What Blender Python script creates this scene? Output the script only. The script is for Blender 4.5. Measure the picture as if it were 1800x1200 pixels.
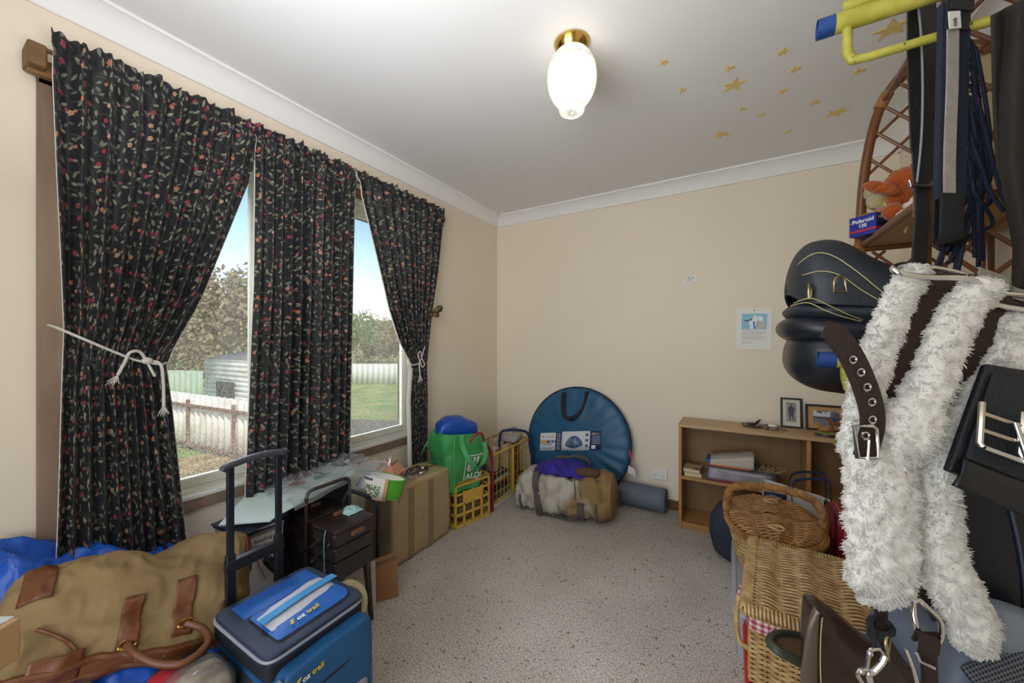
import bpy, bmesh, math, random
from mathutils import Vector, Matrix, Euler, noise
random.seed(7)
for o in list(bpy.data.objects): bpy.data.objects.remove(o)
SC = bpy.context.scene
COL = SC.collection
R = math.radians
PI = math.pi

# ------------------------------------------------------------------ camera
FPX = 655.6
CAM = Vector((1.926, 0.0, 1.234)); YAW = R(30.68)
FW = Vector((-math.sin(YAW), math.cos(YAW), 0)); RT = Vector((math.cos(YAW), math.sin(YAW), 0)); UP = Vector((0, 0, 1))
cd = bpy.data.cameras.new('camera'); cam = bpy.data.objects.new('camera', cd); COL.objects.link(cam)
cd.sensor_width = 36; cd.lens = FPX / 1800 * 36; cd.clip_start = .02; cd.clip_end = 500
cam.location = CAM; cam.rotation_euler = (R(90), 0, YAW)
SC.camera = cam

# ------------------------------------------------------------------ light
SC.view_settings.view_transform = 'Standard'; SC.view_settings.look = 'None'
SC.view_settings.gamma = 1; SC.view_settings.exposure = 0.40
SC.view_settings.use_curve_mapping = False
w = bpy.data.worlds.new('sky'); SC.world = w; w.use_nodes = True
wn = w.node_tree.nodes; wl = w.node_tree.links
for n in list(wn): wn.remove(n)
sky = wn.new('ShaderNodeTexSky'); sky.sky_type = 'NISHITA'; sky.sun_disc = False
sky.sun_elevation = R(38); sky.sun_rotation = R(100); sky.air_density = 1.0; sky.dust_density = .6; sky.ozone_density = 1.6
bg = wn.new('ShaderNodeBackground'); bg.inputs['Strength'].default_value = .20
wo = wn.new('ShaderNodeOutputWorld')
wl.new(sky.outputs[0], bg.inputs[0]); wl.new(bg.outputs[0], wo.inputs[0])

def light(name, kind, energy, loc, target=None, col=(1, 1, 1), size=None, sy=None, direction=None):
    ld = bpy.data.lights.new(name, kind); ld.energy = energy; ld.color = col
    if kind == 'AREA':
        ld.shape = 'RECTANGLE'; ld.size = size; ld.size_y = sy or size
    lo = bpy.data.objects.new(name, ld); COL.objects.link(lo); lo.location = loc
    d = Vector(direction) if direction else Vector(target) - Vector(loc)
    lo.rotation_euler = d.to_track_quat('-Z', 'Y').to_euler()
    return lo
sun = light('sun', 'SUN', 2.6, (6, -3, 9), direction=(-.72, .28, -.63), col=(1, .95, .86)); sun.data.angle = R(.6)
# added area lamp above the eave, boosting the daylight through the window
light('window_fill', 'AREA', 680, (-1.55, 1.1, 3.35), target=(1.6, 1.3, .1), col=(.86, .92, 1), size=2.6, sy=1.5)
# added fill lamps: one in an invented doorway, one aimed up at the ceiling
light('doorway_fill', 'AREA', 17, (1.35, -.62, 1.25), target=(1.35, 3, 1.3), col=(.97, .98, 1), size=1.3, sy=2.0)
light('ceiling_bounce_fill', 'AREA', 12, (1.25, .25, 1.7), target=(1.25, .75, 2.4), col=(.97, .98, 1), size=1.0, sy=.6)

# ------------------------------------------------------------------ helpers
def W(px, py, d):                       # a point seen at pixel (px, py), d metres in front of the camera
    return CAM + d * (FW + (px - 900) / FPX * RT + (600 - py) / FPX * UP)
def srgb(h):
    h = h.lstrip('#'); out = []
    for i in (0, 2, 4):
        c = int(h[i:i + 2], 16) / 255
        out.append(c / 12.92 if c <= .04045 else ((c + .055) / 1.055) ** 2.4)
    return tuple(out) + (1,)
MATS = {}
def mat(name, col, rough=.6, metal=0, var=0, vscale=8, bump=0, bscale=120, col2=None, cscale=6, cpos=(.4, .6), sheen=0, coat=0, stretch=None, trans=0, ior=1.45, alpha=1, emit=None, estr=0, spec=.5):
    if name in MATS: return MATS[name]
    m = bpy.data.materials.new(name); m.use_nodes = True; MATS[name] = m
    nt = m.node_tree; N = nt.nodes; L = nt.links; b = N['Principled BSDF']
    c = srgb(col); m.diffuse_color = c
    b.inputs['Base Color'].default_value = c; b.inputs['Roughness'].default_value = rough; b.inputs['Metallic'].default_value = metal
    b.inputs['Specular IOR Level'].default_value = spec
    b.inputs['IOR'].default_value = ior; b.inputs['Transmission Weight'].default_value = trans; b.inputs['Alpha'].default_value = alpha
    if sheen: b.inputs['Sheen Weight'].default_value = sheen; b.inputs['Sheen Roughness'].default_value = .5
    if coat: b.inputs['Coat Weight'].default_value = coat; b.inputs['Coat Roughness'].default_value = .15
    if emit: b.inputs['Emission Color'].default_value = srgb(emit); b.inputs['Emission Strength'].default_value = estr
    if var or bump or col2:
        tc = N.new('ShaderNodeTexCoord'); vec = tc.outputs['Object']
        if stretch:
            mp = N.new('ShaderNodeMapping'); mp.inputs['Scale'].default_value = stretch; L.new(vec, mp.inputs[0]); vec = mp.outputs[0]
    cur = None
    if col2:
        n = N.new('ShaderNodeTexNoise'); n.inputs['Scale'].default_value = cscale; n.inputs['Detail'].default_value = 5; L.new(vec, n.inputs['Vector'])
        r = N.new('ShaderNodeValToRGB'); r.color_ramp.elements[0].position = cpos[0]; r.color_ramp.elements[1].position = cpos[1]
        r.color_ramp.elements[0].color = c; r.color_ramp.elements[1].color = srgb(col2)
        L.new(n.outputs[0], r.inputs[0]); cur = r.outputs[0]; L.new(cur, b.inputs['Base Color'])
    if var:
        n = N.new('ShaderNodeTexNoise'); n.inputs['Scale'].default_value = vscale; n.inputs['Detail'].default_value = 6; L.new(vec, n.inputs['Vector'])
        mr = N.new('ShaderNodeMapRange'); mr.inputs['From Min'].default_value = .25; mr.inputs['From Max'].default_value = .75
        mr.inputs['To Min'].default_value = 1 - var; mr.inputs['To Max'].default_value = 1 + var; L.new(n.outputs[0], mr.inputs[0])
        mx = N.new('ShaderNodeMix'); mx.data_type = 'RGBA'; mx.blend_type = 'MULTIPLY'; mx.inputs[0].default_value = 1
        if cur: L.new(cur, mx.inputs[6])
        else: mx.inputs[6].default_value = c
        L.new(mr.outputs[0], mx.inputs[7]); L.new(mx.outputs[2], b.inputs['Base Color'])
    if bump:
        n = N.new('ShaderNodeTexNoise'); n.inputs['Scale'].default_value = bscale; n.inputs['Detail'].default_value = 4; L.new(vec, n.inputs['Vector'])
        bp = N.new('ShaderNodeBump'); bp.inputs['Strength'].default_value = min(bump, 1); bp.inputs['Distance'].default_value = .004
        L.new(n.outputs[0], bp.inputs['Height']); L.new(bp.outputs[0], b.inputs['Normal'])
    return m

def clear_film(name, col, dens=.25, rough=.12):          # clear plastic film or dusty glass: mostly see-through, a little gloss and haze
    if name in MATS: return MATS[name]
    m = bpy.data.materials.new(name); m.use_nodes = True; MATS[name] = m
    nt = m.node_tree; N = nt.nodes; L = nt.links; N.remove(N['Principled BSDF']); out = N['Material Output']
    tr = N.new('ShaderNodeBsdfTransparent'); gl = N.new('ShaderNodeBsdfGlossy'); gl.inputs['Roughness'].default_value = rough
    df = N.new('ShaderNodeBsdfDiffuse'); df.inputs['Color'].default_value = srgb(col)
    tl = N.new('ShaderNodeBsdfTranslucent'); tl.inputs['Color'].default_value = srgb(col)
    a1 = N.new('ShaderNodeMixShader'); a1.inputs[0].default_value = .5; L.new(df.outputs[0], a1.inputs[1]); L.new(tl.outputs[0], a1.inputs[2])
    a = N.new('ShaderNodeMixShader'); a.inputs[0].default_value = dens; L.new(tr.outputs[0], a.inputs[1]); L.new(a1.outputs[0], a.inputs[2])
    fr = N.new('ShaderNodeFresnel'); fr.inputs[0].default_value = 1.4
    b = N.new('ShaderNodeMixShader'); L.new(fr.outputs[0], b.inputs[0]); L.new(a.outputs[0], b.inputs[1]); L.new(gl.outputs[0], b.inputs[2])
    L.new(b.outputs[0], out.inputs[0]); return m

ORG = {}
def root_of(o):
    while o.parent: o = o.parent
    return o
class MB:
    def __init__(s): s.v = []; s.f = []; s.mi = []; s.uv = []; s.M = Matrix(); s.m = 0
    def add(s, vs, fs, uvs=None):
        k = len(s.v); s.v += [s.M @ Vector(p) for p in vs]
        for i, f in enumerate(fs):
            s.f.append(tuple(k + j for j in f)); s.mi.append(s.m); s.uv.append(uvs[i] if uvs else None)
        return s
    def box(s, c, d, rot=None):
        c = Vector(c); x, y, z = (q / 2 for q in d); m = rot or Matrix()
        if not isinstance(m, Matrix): m = Matrix.Rotation(rot, 4, 'Z')
        vs = [c + m @ Vector(p) for p in ((-x, -y, -z), (x, -y, -z), (x, y, -z), (-x, y, -z), (-x, -y, z), (x, -y, z), (x, y, z), (-x, y, z))]
        return s.add(vs, [(0, 3, 2, 1), (4, 5, 6, 7), (0, 1, 5, 4), (1, 2, 6, 5), (2, 3, 7, 6), (3, 0, 4, 7)])
    def bb(s, a, b):
        return s.box([(p + q) / 2 for p, q in zip(a, b)], [abs(q - p) for p, q in zip(a, b)])
    def tube(s, pts, r, seg=8, closed=False, caps=True, flat=1.0, side=None):
        pts = [Vector(p) for p in pts]; n = len(pts); rs = r if isinstance(r, (list, tuple)) else [r] * n
        vs = []; fs = []; prev = None
        for i, p in enumerate(pts):
            a = pts[(i - 1) % n] if (closed or i) else p; b = pts[(i + 1) % n] if (closed or i < n - 1) else p
            t = (b - a)
            if t.length < 1e-9: t = Vector((0, 0, 1))
            t.normalize()
            if prev is None:
                u = t.orthogonal().normalized() if side is None else (Vector(side) - t * t.dot(Vector(side))).normalized()
            else:
                u = prev - t * t.dot(prev)
                if u.length < 1e-6: u = t.orthogonal()
                u.normalize()
            if side is not None:
                q = Vector(side) - t * t.dot(Vector(side))
                if q.length > 1e-4: u = q.normalized()
            prev = u; v = t.cross(u)
            for k in range(seg):
                an = 2 * PI * k / seg
                vs.append(p + rs[i] * (math.cos(an) * u + math.sin(an) * flat * v))
        for i in range(n if closed else n - 1):
            j = (i + 1) % n
            for k in range(seg):
                l = (k + 1) % seg
                fs.append((i * seg + k, i * seg + l, j * seg + l, j * seg + k))
        if caps and not closed:
            fs.append(tuple(range(seg))[::-1]); fs.append(tuple((n - 1) * seg + k for k in range(seg)))
        return s.add(vs, fs)
    def strap(s, pts, wid, th, side, closed=False):       # flat band swept along pts, its width lying along side
        pts = [Vector(p) for p in pts]; n = len(pts); vs = []; fs = []
        ws = wid if isinstance(wid, (list, tuple)) else [wid] * n
        for i, p in enumerate(pts):
            a = pts[(i - 1) % n] if (closed or i) else p; b = pts[(i + 1) % n] if (closed or i < n - 1) else p
            t = (b - a).normalized(); sd = Vector(side[i]) if isinstance(side, list) else Vector(side)
            u = (sd - t * t.dot(sd)).normalized(); v = t.cross(u)
            for (q, e) in ((-.5, -.5), (.5, -.5), (.5, .5), (-.5, .5)): vs.append(p + u * q * ws[i] + v * e * th)
        for i in range(n if closed else n - 1):
            j = (i + 1) % n
            for k in range(4): l = (k + 1) % 4; fs.append((i * 4 + k, i * 4 + l, j * 4 + l, j * 4 + k))
        if not closed: fs += [(3, 2, 1, 0), tuple((n - 1) * 4 + k for k in range(4))]
        return s.add(vs, fs)
    def cyl(s, a, b, r, r2=None, seg=20, caps=True): return s.tube([a, b], [r, r if r2 is None else r2], seg, caps=caps)
    def lathe(s, prof, c=(0, 0, 0), seg=32, m=None):
        c = Vector(c); m = m or Matrix(); vs = []; fs = []; n = len(prof)
        for (r, z) in prof:
            for k in range(seg): an = 2 * PI * k / seg; vs.append(c + m @ Vector((r * math.cos(an), r * math.sin(an), z)))
        for i in range(n - 1):
            for k in range(seg): l = (k + 1) % seg; fs.append((i * seg + k, i * seg + l, (i + 1) * seg + l, (i + 1) * seg + k))
        if prof[0][0] > 1e-5: fs.append(tuple(range(seg))[::-1])
        if prof[-1][0] > 1e-5: fs.append(tuple((n - 1) * seg + k for k in range(seg)))
        return s.add(vs, fs)
    def grid(s, fn, nu, nv, cu=False, cv=False, uvf=None):
        vs = [fn(i / (nu if cu else nu - 1), j / (nv if cv else nv - 1)) for j in range(nv) for i in range(nu)]; fs = []; uvs = []
        for j in range(nv if cv else nv - 1):
            for i in range(nu if cu else nu - 1):
                q = ((i, j), (i + 1, j), (i + 1, j + 1), (i, j + 1))
                fs.append(tuple((b % nv) * nu + (a % nu) for a, b in q))
                if uvf: uvs.append([uvf(a / (nu - 1), b / (nv - 1)) for a, b in q])
        return s.add(vs, fs, uvs if uvf else None)
    def sup(s, c, r, e1=1, e2=1, nu=40, nv=24, m=None, disp=None):   # superellipsoid, optionally displaced along its direction
        c = Vector(c); m = m or Matrix()
        def sg(x, e): return math.copysign(abs(x) ** e, x)
        def fn(u, v):
            la = (v - .5) * PI; lo = u * 2 * PI
            p = Vector((r[0] * sg(math.cos(la), e1) * sg(math.cos(lo), e2), r[1] * sg(math.cos(la), e1) * sg(math.sin(lo), e2), r[2] * sg(math.sin(la), e1)))
            if disp: p = disp(p, u, v)
            return c + m @ p
        return s.grid(fn, nu, nv, cu=True)
    def prism(s, poly, o, ux, uy, th):
        o = Vector(o); ux = Vector(ux); uy = Vector(uy); nn = ux.cross(uy).normalized(); n = len(poly)
        vs = [o + ux * a + uy * b for a, b in poly] + [o + ux * a + uy * b + nn * th for a, b in poly]
        return s.add(vs, [tuple(range(n))[::-1], tuple(range(n, 2 * n))] + [(i, (i + 1) % n, n + (i + 1) % n, n + i) for i in range(n)])
    def build(s, name, mats, parent=None, smooth=True, bevel=0, sub=0, solid=0, remesh=0, ang=40, label=None, origin=None, kind=None, bseg=2):
        if not isinstance(mats, (list, tuple)): mats = [mats]
        if parent is not None: org = ORG[root_of(parent).name]
        elif origin is not None: org = Vector(origin)
        else:
            xs = [p.x for p in s.v]; ys = [p.y for p in s.v]; zs = [p.z for p in s.v]
            org = Vector(((min(xs) + max(xs)) / 2, (min(ys) + max(ys)) / 2, min(zs)))
        me = bpy.data.meshes.new(name); me.from_pydata([p - org for p in s.v], [], s.f)
        for m_ in mats: me.materials.append(m_)
        if any(s.mi): me.polygons.foreach_set('material_index', s.mi)
        if any(q is not None for q in s.uv):
            ul = me.uv_layers.new(name='uv')
            for p, q in zip(me.polygons, s.uv):
                if q:
                    for li, c in zip(p.loop_indices, q): ul.data[li].uv = c
        me.validate()
        bm = bmesh.new(); bm.from_mesh(me); bmesh.ops.recalc_face_normals(bm, faces=bm.faces); bm.to_mesh(me); bm.free()
        if smooth:
            me.polygons.foreach_set('use_smooth', [True] * len(me.polygons)); me.set_sharp_from_angle(angle=R(ang))
        me.update()
        o = bpy.data.objects.new(name, me); COL.objects.link(o)
        if parent is None: o.location = org; ORG[o.name] = org
        else: o.parent = parent
        if remesh: q = o.modifiers.new('remesh', 'REMESH'); q.mode = 'VOXEL'; q.voxel_size = remesh; q.use_smooth_shade = True
        if solid: q = o.modifiers.new('solid', 'SOLIDIFY'); q.thickness = solid; q.offset = 0
        if bevel: q = o.modifiers.new('bevel', 'BEVEL'); q.width = bevel; q.segments = bseg; q.limit_method = 'ANGLE'; q.angle_limit = R(35)
        if sub: q = o.modifiers.new('sub', 'SUBSURF'); q.levels = sub; q.render_levels = sub
        if label: o['label'] = label
        if kind: o['kind'] = kind
        return o
def tag(o, label, cat, group=None):
    o['label'] = label; o['category'] = cat
    if group: o['group'] = group
    return o
def thing(name, label, cat, loc, group=None):
    o = bpy.data.objects.new(name, None); COL.objects.link(o); o.location = loc; o.empty_display_size = .05
    ORG[o.name] = Vector(loc); return tag(o, label, cat, group)
def text(name, s, m, o, ux, uy, size, parent, th=.0008, bold=0, shear=0):   # lettering lying in the plane ux, uy with its lower left corner at o
    cu = bpy.data.curves.new(name, 'FONT'); cu.body = s; cu.size = size; cu.extrude = th / 2; cu.offset = bold * size; cu.shear = shear; cu.resolution_u = 3
    to = bpy.data.objects.new(name, cu); COL.objects.link(to)
    dg = bpy.context.evaluated_depsgraph_get(); me = bpy.data.meshes.new_from_object(to.evaluated_get(dg))
    bpy.data.objects.remove(to); bpy.data.curves.remove(cu)
    ux = Vector(ux).normalized(); uy = Vector(uy); uy = (uy - ux * ux.dot(uy)).normalized(); uz = ux.cross(uy)
    M = Matrix((ux, uy, uz)).transposed().to_4x4(); M.translation = Vector(o) - ORG[root_of(parent).name]
    me.transform(M); me.materials.clear(); me.materials.append(m)
    ob = bpy.data.objects.new(name, me); COL.objects.link(ob); ob.parent = parent; return ob
def copy_tree(o, parent=None):
    c = o.copy(); COL.objects.link(c); c.parent = parent
    for ch in list(o.children): copy_tree(ch, c)
    return c
def nz(p, s, seed=0): return noise.noise(Vector(p) * s + Vector((seed * 7.3, seed * 3.1, seed)))
def crv(pts, n=8, closed=False):                        # smooth curve through points
    P = [Vector(p) for p in pts]; m = len(P); out = []
    for i in range(m if closed else m - 1):
        g = lambda k: P[k % m] if closed else P[max(0, min(m - 1, k))]
        a, b, c, d = g(i - 1), g(i), g(i + 1), g(i + 2)
        for k in range(n):
            t = k / n
            out.append(.5 * ((2 * b) + (c - a) * t + (2 * a - 5 * b + 4 * c - d) * t * t + (3 * b - a - 3 * c + d) * t ** 3))
    if not closed: out.append(P[-1])
    return out
def lerp(pts, x):
    if x <= pts[0][0]: return pts[0][1]
    for (a, b), (c, d) in zip(pts, pts[1:]):
        if x <= c: return b + (d - b) * (x - a) / (c - a)
    return pts[-1][1]
def slerp_(pts, x):                        # smooth interpolation through key values
    if x <= pts[0][0]: return pts[0][1]
    if x >= pts[-1][0]: return pts[-1][1]
    n = len(pts)
    for i in range(n - 1):
        if x <= pts[i + 1][0]:
            (x0, y0), (x1, y1) = pts[i], pts[i + 1]; h = x1 - x0; t = (x - x0) / h
            m0 = (y1 - pts[i - 1][1]) / (x1 - pts[i - 1][0]) * h if i else (y1 - y0); m1 = (pts[i + 2][1] - y0) / (pts[i + 2][0] - x0) * h if i < n - 2 else (y1 - y0)
            return (2 * t ** 3 - 3 * t * t + 1) * y0 + (t ** 3 - 2 * t * t + t) * m0 + (3 * t * t - 2 * t ** 3) * y1 + (t ** 3 - t * t) * m1
def struct(mb, name, m, **k): return mb.build(name, m, kind='structure', **k)

# ------------------------------------------------------------------ shared materials
cream = mat('cream_wall_paint', '#e8dcc8', .55, var=.03, vscale=1.5, bump=.05, bscale=300)
white_ceil = mat('white_ceiling_paint', '#e4e4e4', .6, var=.015, vscale=1.2)
white_trim = mat('white_cornice_paint', '#ececec', .5)
black_plastic = mat('black_plastic', '#16171a', .35)
chrome = mat('chrome_metal', '#d8d8d8', .12, 1)
steel = mat('dull_steel', '#9a9a98', .35, 1)
brass = mat('brass_metal', '#c8a456', .18, 1)
white_paper = mat('white_paper', '#eceae4', .7)
# ------------------------------------------------------------------ room shell
XW, YB, YF, ZC = 2.747, 2.97, -.40, 2.40
carpet = mat('flecked_wool_carpet', '#b7ad9d', .95, bump=1, bscale=260)
def _carpet(m):
    nt = m.node_tree; N = nt.nodes; L = nt.links; b = N['Principled BSDF']; tc = N.new('ShaderNodeTexCoord')
    n1 = N.new('ShaderNodeTexNoise'); n1.inputs['Scale'].default_value = 150; n1.inputs['Detail'].default_value = 4; L.new(tc.outputs['Object'], n1.inputs[0])
    r1 = N.new('ShaderNodeValToRGB'); e = r1.color_ramp.elements; e[0].position = .3; e[0].color = srgb('#857a6e'); e[1].position = .6; e[1].color = srgb('#d0c8bd')
    L.new(n1.outputs[0], r1.inputs[0])
    n2 = N.new('ShaderNodeTexNoise'); n2.inputs['Scale'].default_value = 70; n2.inputs['Detail'].default_value = 2; L.new(tc.outputs['Object'], n2.inputs[0])
    r2 = N.new('ShaderNodeValToRGB'); e = r2.color_ramp.elements; e[0].position = .27; e[0].color = (.32, .26, .2, 1); e[1].position = .37; e[1].color = (1, 1, 1, 1); L.new(n2.outputs[0], r2.inputs[0])
    n3 = N.new('ShaderNodeTexNoise'); n3.inputs['Scale'].default_value = 2.2; n3.inputs['Detail'].default_value = 3; L.new(tc.outputs['Object'], n3.inputs[0])
    r3 = N.new('ShaderNodeValToRGB'); e = r3.color_ramp.elements; e[0].position = .35; e[0].color = (.86, .85, .84, 1); e[1].position = .65; e[1].color = (1.04, 1.04, 1.04, 1); L.new(n3.outputs[0], r3.inputs[0])
    a = N.new('ShaderNodeMix'); a.data_type = 'RGBA'; a.blend_type = 'MULTIPLY'; a.inputs[0].default_value = 1; L.new(r1.outputs[0], a.inputs[6]); L.new(r2.outputs[0], a.inputs[7])
    c = N.new('ShaderNodeMix'); c.data_type = 'RGBA'; c.blend_type = 'MULTIPLY'; c.inputs[0].default_value = 1; L.new(a.outputs[2], c.inputs[6]); L.new(r3.outputs[0], c.inputs[7])
    L.new(c.outputs[2], b.inputs['Base Color'])
_carpet(carpet)
struct(MB().bb((-.1, YF - 1.2, -.12), (XW + .1, YB + .1, 0)), 'floor', carpet)
struct(MB().bb((-.15, YF - 1.2, ZC), (XW + .15, YB + .15, ZC + .12)), 'ceiling', white_ceil)
struct(MB().bb((-.15, YB, -.12), (XW + .15, YB + .12, ZC)), 'wall_back', cream)
struct(MB().bb((XW, YF - 1.2, -.12), (XW + .12, YB, ZC)), 'wall_right', cream)
# window opening: y .285 - 1.90, z .60 - 2.06
WY0, WY1, WZ0, WZ1 = .285, 1.915, .60, 2.06
mb = MB(); mb.bb((-.14, YF - 1.2, -.12), (0, WY0, ZC)); mb.bb((-.14, WY1, -.12), (0, YB, ZC)); mb.bb((-.14, WY0, -.12), (0, WY1, WZ0)); mb.bb((-.14, WY0, WZ1), (0, WY1, ZC))
struct(mb, 'wall_left', cream)
# front wall behind the photographer, its opening added to let the fill light in
mb = MB(); mb.bb((0, YF - .1, 0), (.65, YF, ZC)); mb.bb((2.05, YF - .1, 0), (XW, YF, ZC)); mb.bb((.65, YF - .1, 2.2), (2.05, YF, ZC))
struct(mb, 'wall_front', cream)
# cornices
def cornice(a, b, inward, name):
    a = Vector(a); b = Vector(b); n = Vector(inward); prof = [(0, -.088), (.012, -.088), (.02, -.07), (.035, -.045), (.055, -.025), (.075, -.014), (.082, -.012), (.088, -.012), (.088, 0), (0, 0)]
    vs = [p + n * q + Vector((0, 0, ZC + z)) for p in (a, b) for q, z in prof]; k = len(prof)
    struct(MB().add(vs, [tuple(range(k)), tuple(range(k, 2 * k))[::-1]] + [(i, (i + 1) % k, k + (i + 1) % k, k + i) for i in range(k)]), name, white_trim, ang=50)
cornice((0, YF, 0), (0, YB, 0), (1, 0, 0), 'trim_1'); cornice((0, YB, 0), (XW, YB, 0), (0, -1, 0), 'trim_2'); cornice((XW, YF, 0), (XW, YB, 0), (-1, 0, 0), 'trim_3')
wood_skirt = mat('stained_wood_skirting', '#6b4630', .4, var=.2, vscale=14, stretch=(1, 1, 6))
struct(MB().bb((0, YB - .014, 0), (XW, YB, .068)), 'baseboard_back', wood_skirt, bevel=.004)
struct(MB().bb((0, YF, 0), (.014, YB - .014, .068)), 'baseboard_left', wood_skirt, bevel=.004)
struct(MB().bb((XW - .014, YF, 0), (XW, YB - .014, .068)), 'baseboard_right', wood_skirt, bevel=.004)

# window
grey_wood = mat('weathered_stained_timber', '#86705f', .55, var=.22, vscale=9, stretch=(2, 2, .35), bump=.1)
sash = mat('cream_aluminium_sash', '#cfccbe', .45)
win = bpy.data.objects.new('window_1', None); COL.objects.link(win); win.location = (-.07, 1.1, .6); ORG['window_1'] = Vector((-.07, 1.1, .6)); win['kind'] = 'structure'
mb = MB(); mb.bb((-.14, WY0, WZ0), (-.005, WY0 + .02, WZ1)); mb.bb((-.14, WY1 - .02, WZ0), (-.005, WY1, WZ1)); mb.bb((-.14, WY0, WZ1 - .02), (-.005, WY1, WZ1)); mb.bb((-.14, WY0, WZ0 - .004), (-.005, WY1, WZ0 + .012))
mb.build('jamb', mat('cream_reveal_paint', '#c9c4b6', .5), win)
mb = MB()
for (a, b) in ((WY0 + .02, .93), (.93, 1.40), (1.40, WY1 - .02)):
    mb.bb((-.10, a, WZ0 + .012), (-.065, a + .03, WZ1 - .02)); mb.bb((-.10, b - .03, WZ0 + .012), (-.065, b, WZ1 - .02))
    mb.bb((-.10, a + .03, WZ0 + .012), (-.065, b - .03, WZ0 + .05)); mb.bb((-.10, a + .03, WZ1 - .055), (-.065, b - .03, WZ1 - .02))
mb.build('sash_frame', sash, win, bevel=.003)
# glass: slightly dusty with dried drops towards the bottom
gm = clear_film('dusty_window_glass', '#c9c1b2', .04, .02)
def _glass(m):
    nt = m.node_tree; N = nt.nodes; L = nt.links
    tc = N.new('ShaderNodeTexCoord'); sp = N.new('ShaderNodeSeparateXYZ'); L.new(tc.outputs['Object'], sp.inputs[0])
    mr = N.new('ShaderNodeMapRange'); mr.inputs['From Min'].default_value = .75; mr.inputs['From Max'].default_value = 0.1; mr.inputs['To Min'].default_value = 0; mr.inputs['To Max'].default_value = 1; L.new(sp.outputs[2], mr.inputs[0])
    n = N.new('ShaderNodeTexNoise'); n.inputs['Scale'].default_value = 260; n.inputs['Detail'].default_value = 4; L.new(tc.outputs['Object'], n.inputs[0])
    r = N.new('ShaderNodeMapRange'); r.inputs['From Min'].default_value = .46; r.inputs['From Max'].default_value = .7; r.inputs['To Max'].default_value = .55; L.new(n.outputs[0], r.inputs[0])
    mu = N.new('ShaderNodeMath'); mu.operation = 'MULTIPLY'; L.new(mr.outputs[0], mu.inputs[0]); L.new(r.outputs[0], mu.inputs[1])
    ad = N.new('ShaderNodeMath'); ad.operation = 'ADD'; ad.use_clamp = True; ad.inputs[1].default_value = .035; L.new(mu.outputs[0], ad.inputs[0])
    for x in N:
        if x.type == 'MIX_SHADER' and abs(x.inputs[0].default_value - .04) < 1e-4 and not x.inputs[0].links: L.new(ad.outputs[0], x.inputs[0])
_glass(gm)
for (a, b) in ((WY0 + .05, .90), (.96, 1.37), (1.43, WY1 - .05)):
    MB().bb((-.083, a - .005, WZ0 + .045), (-.079, b + .005, WZ1 - .05)).build('pane', gm, win)
MB().bb((-.02, WY0 + .022, .585), (.022, WY1 + .02, .604)).build('sill_ledge', mat('white_ledge_paint', '#d4d2cc', .4), win, bevel=.004)
MB().bb((.0, WY0 - .03, .540), (.018, WY1 + .03, .585)).build('sill_apron', grey_wood, win, bevel=.003)
MB().bb((0, WY0 - .035, .30), (.02, WY0 + .02, 2.09)).build('architrave', grey_wood, win, bevel=.003)
MB().bb((0, WY1 - .02, .54), (.02, WY1 + .035, 2.09)).build('architrave', mat('pale_architrave_paint', '#cfc8b8', .5), win, bevel=.003)
MB().bb((0, WY0 - .035, 2.06), (.02, WY1 + .035, 2.10)).build('architrave', mat('pale_architrave_paint', '#cfc8b8', .5), win, bevel=.003)
# eave outside
struct(MB().bb((-.75, YF - 1.5, 2.24), (-.14, YB + .5, 2.34)), 'trim_4', mat('dark_eave_timber', '#4d4a46', .7))

# power outlet
t = thing('power_outlet', 'white double power point on the back wall above the rolled mat', 'power outlet', (1.448, 2.968, .205))
MB().bb((1.388, 2.958, .203), (1.506, 2.97, .277)).build('cover_plate', mat('white_switch_plastic', '#e9e8e4', .35), t, bevel=.003)
for i in (-1, 1):
    MB().bb((1.447 + i * .03 - .009, 2.953, .252), (1.447 + i * .03 + .009, 2.958, .268)).build('switch', mat('white_switch_plastic', '#e9e8e4', .35), t, bevel=.002)
    mb = MB(); c = Vector((1.447 + i * .03, 2.9575, .228))
    for k in (-1, 1): mb.box(c + Vector((k * .007, 0, .005)), (.0025, .002, .009), Matrix.Rotation(k * .5, 4, 'Y'))
    mb.box(c + Vector((0, 0, -.009)), (.0025, .002, .008)); mb.build('socket', black_plastic, t)

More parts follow.
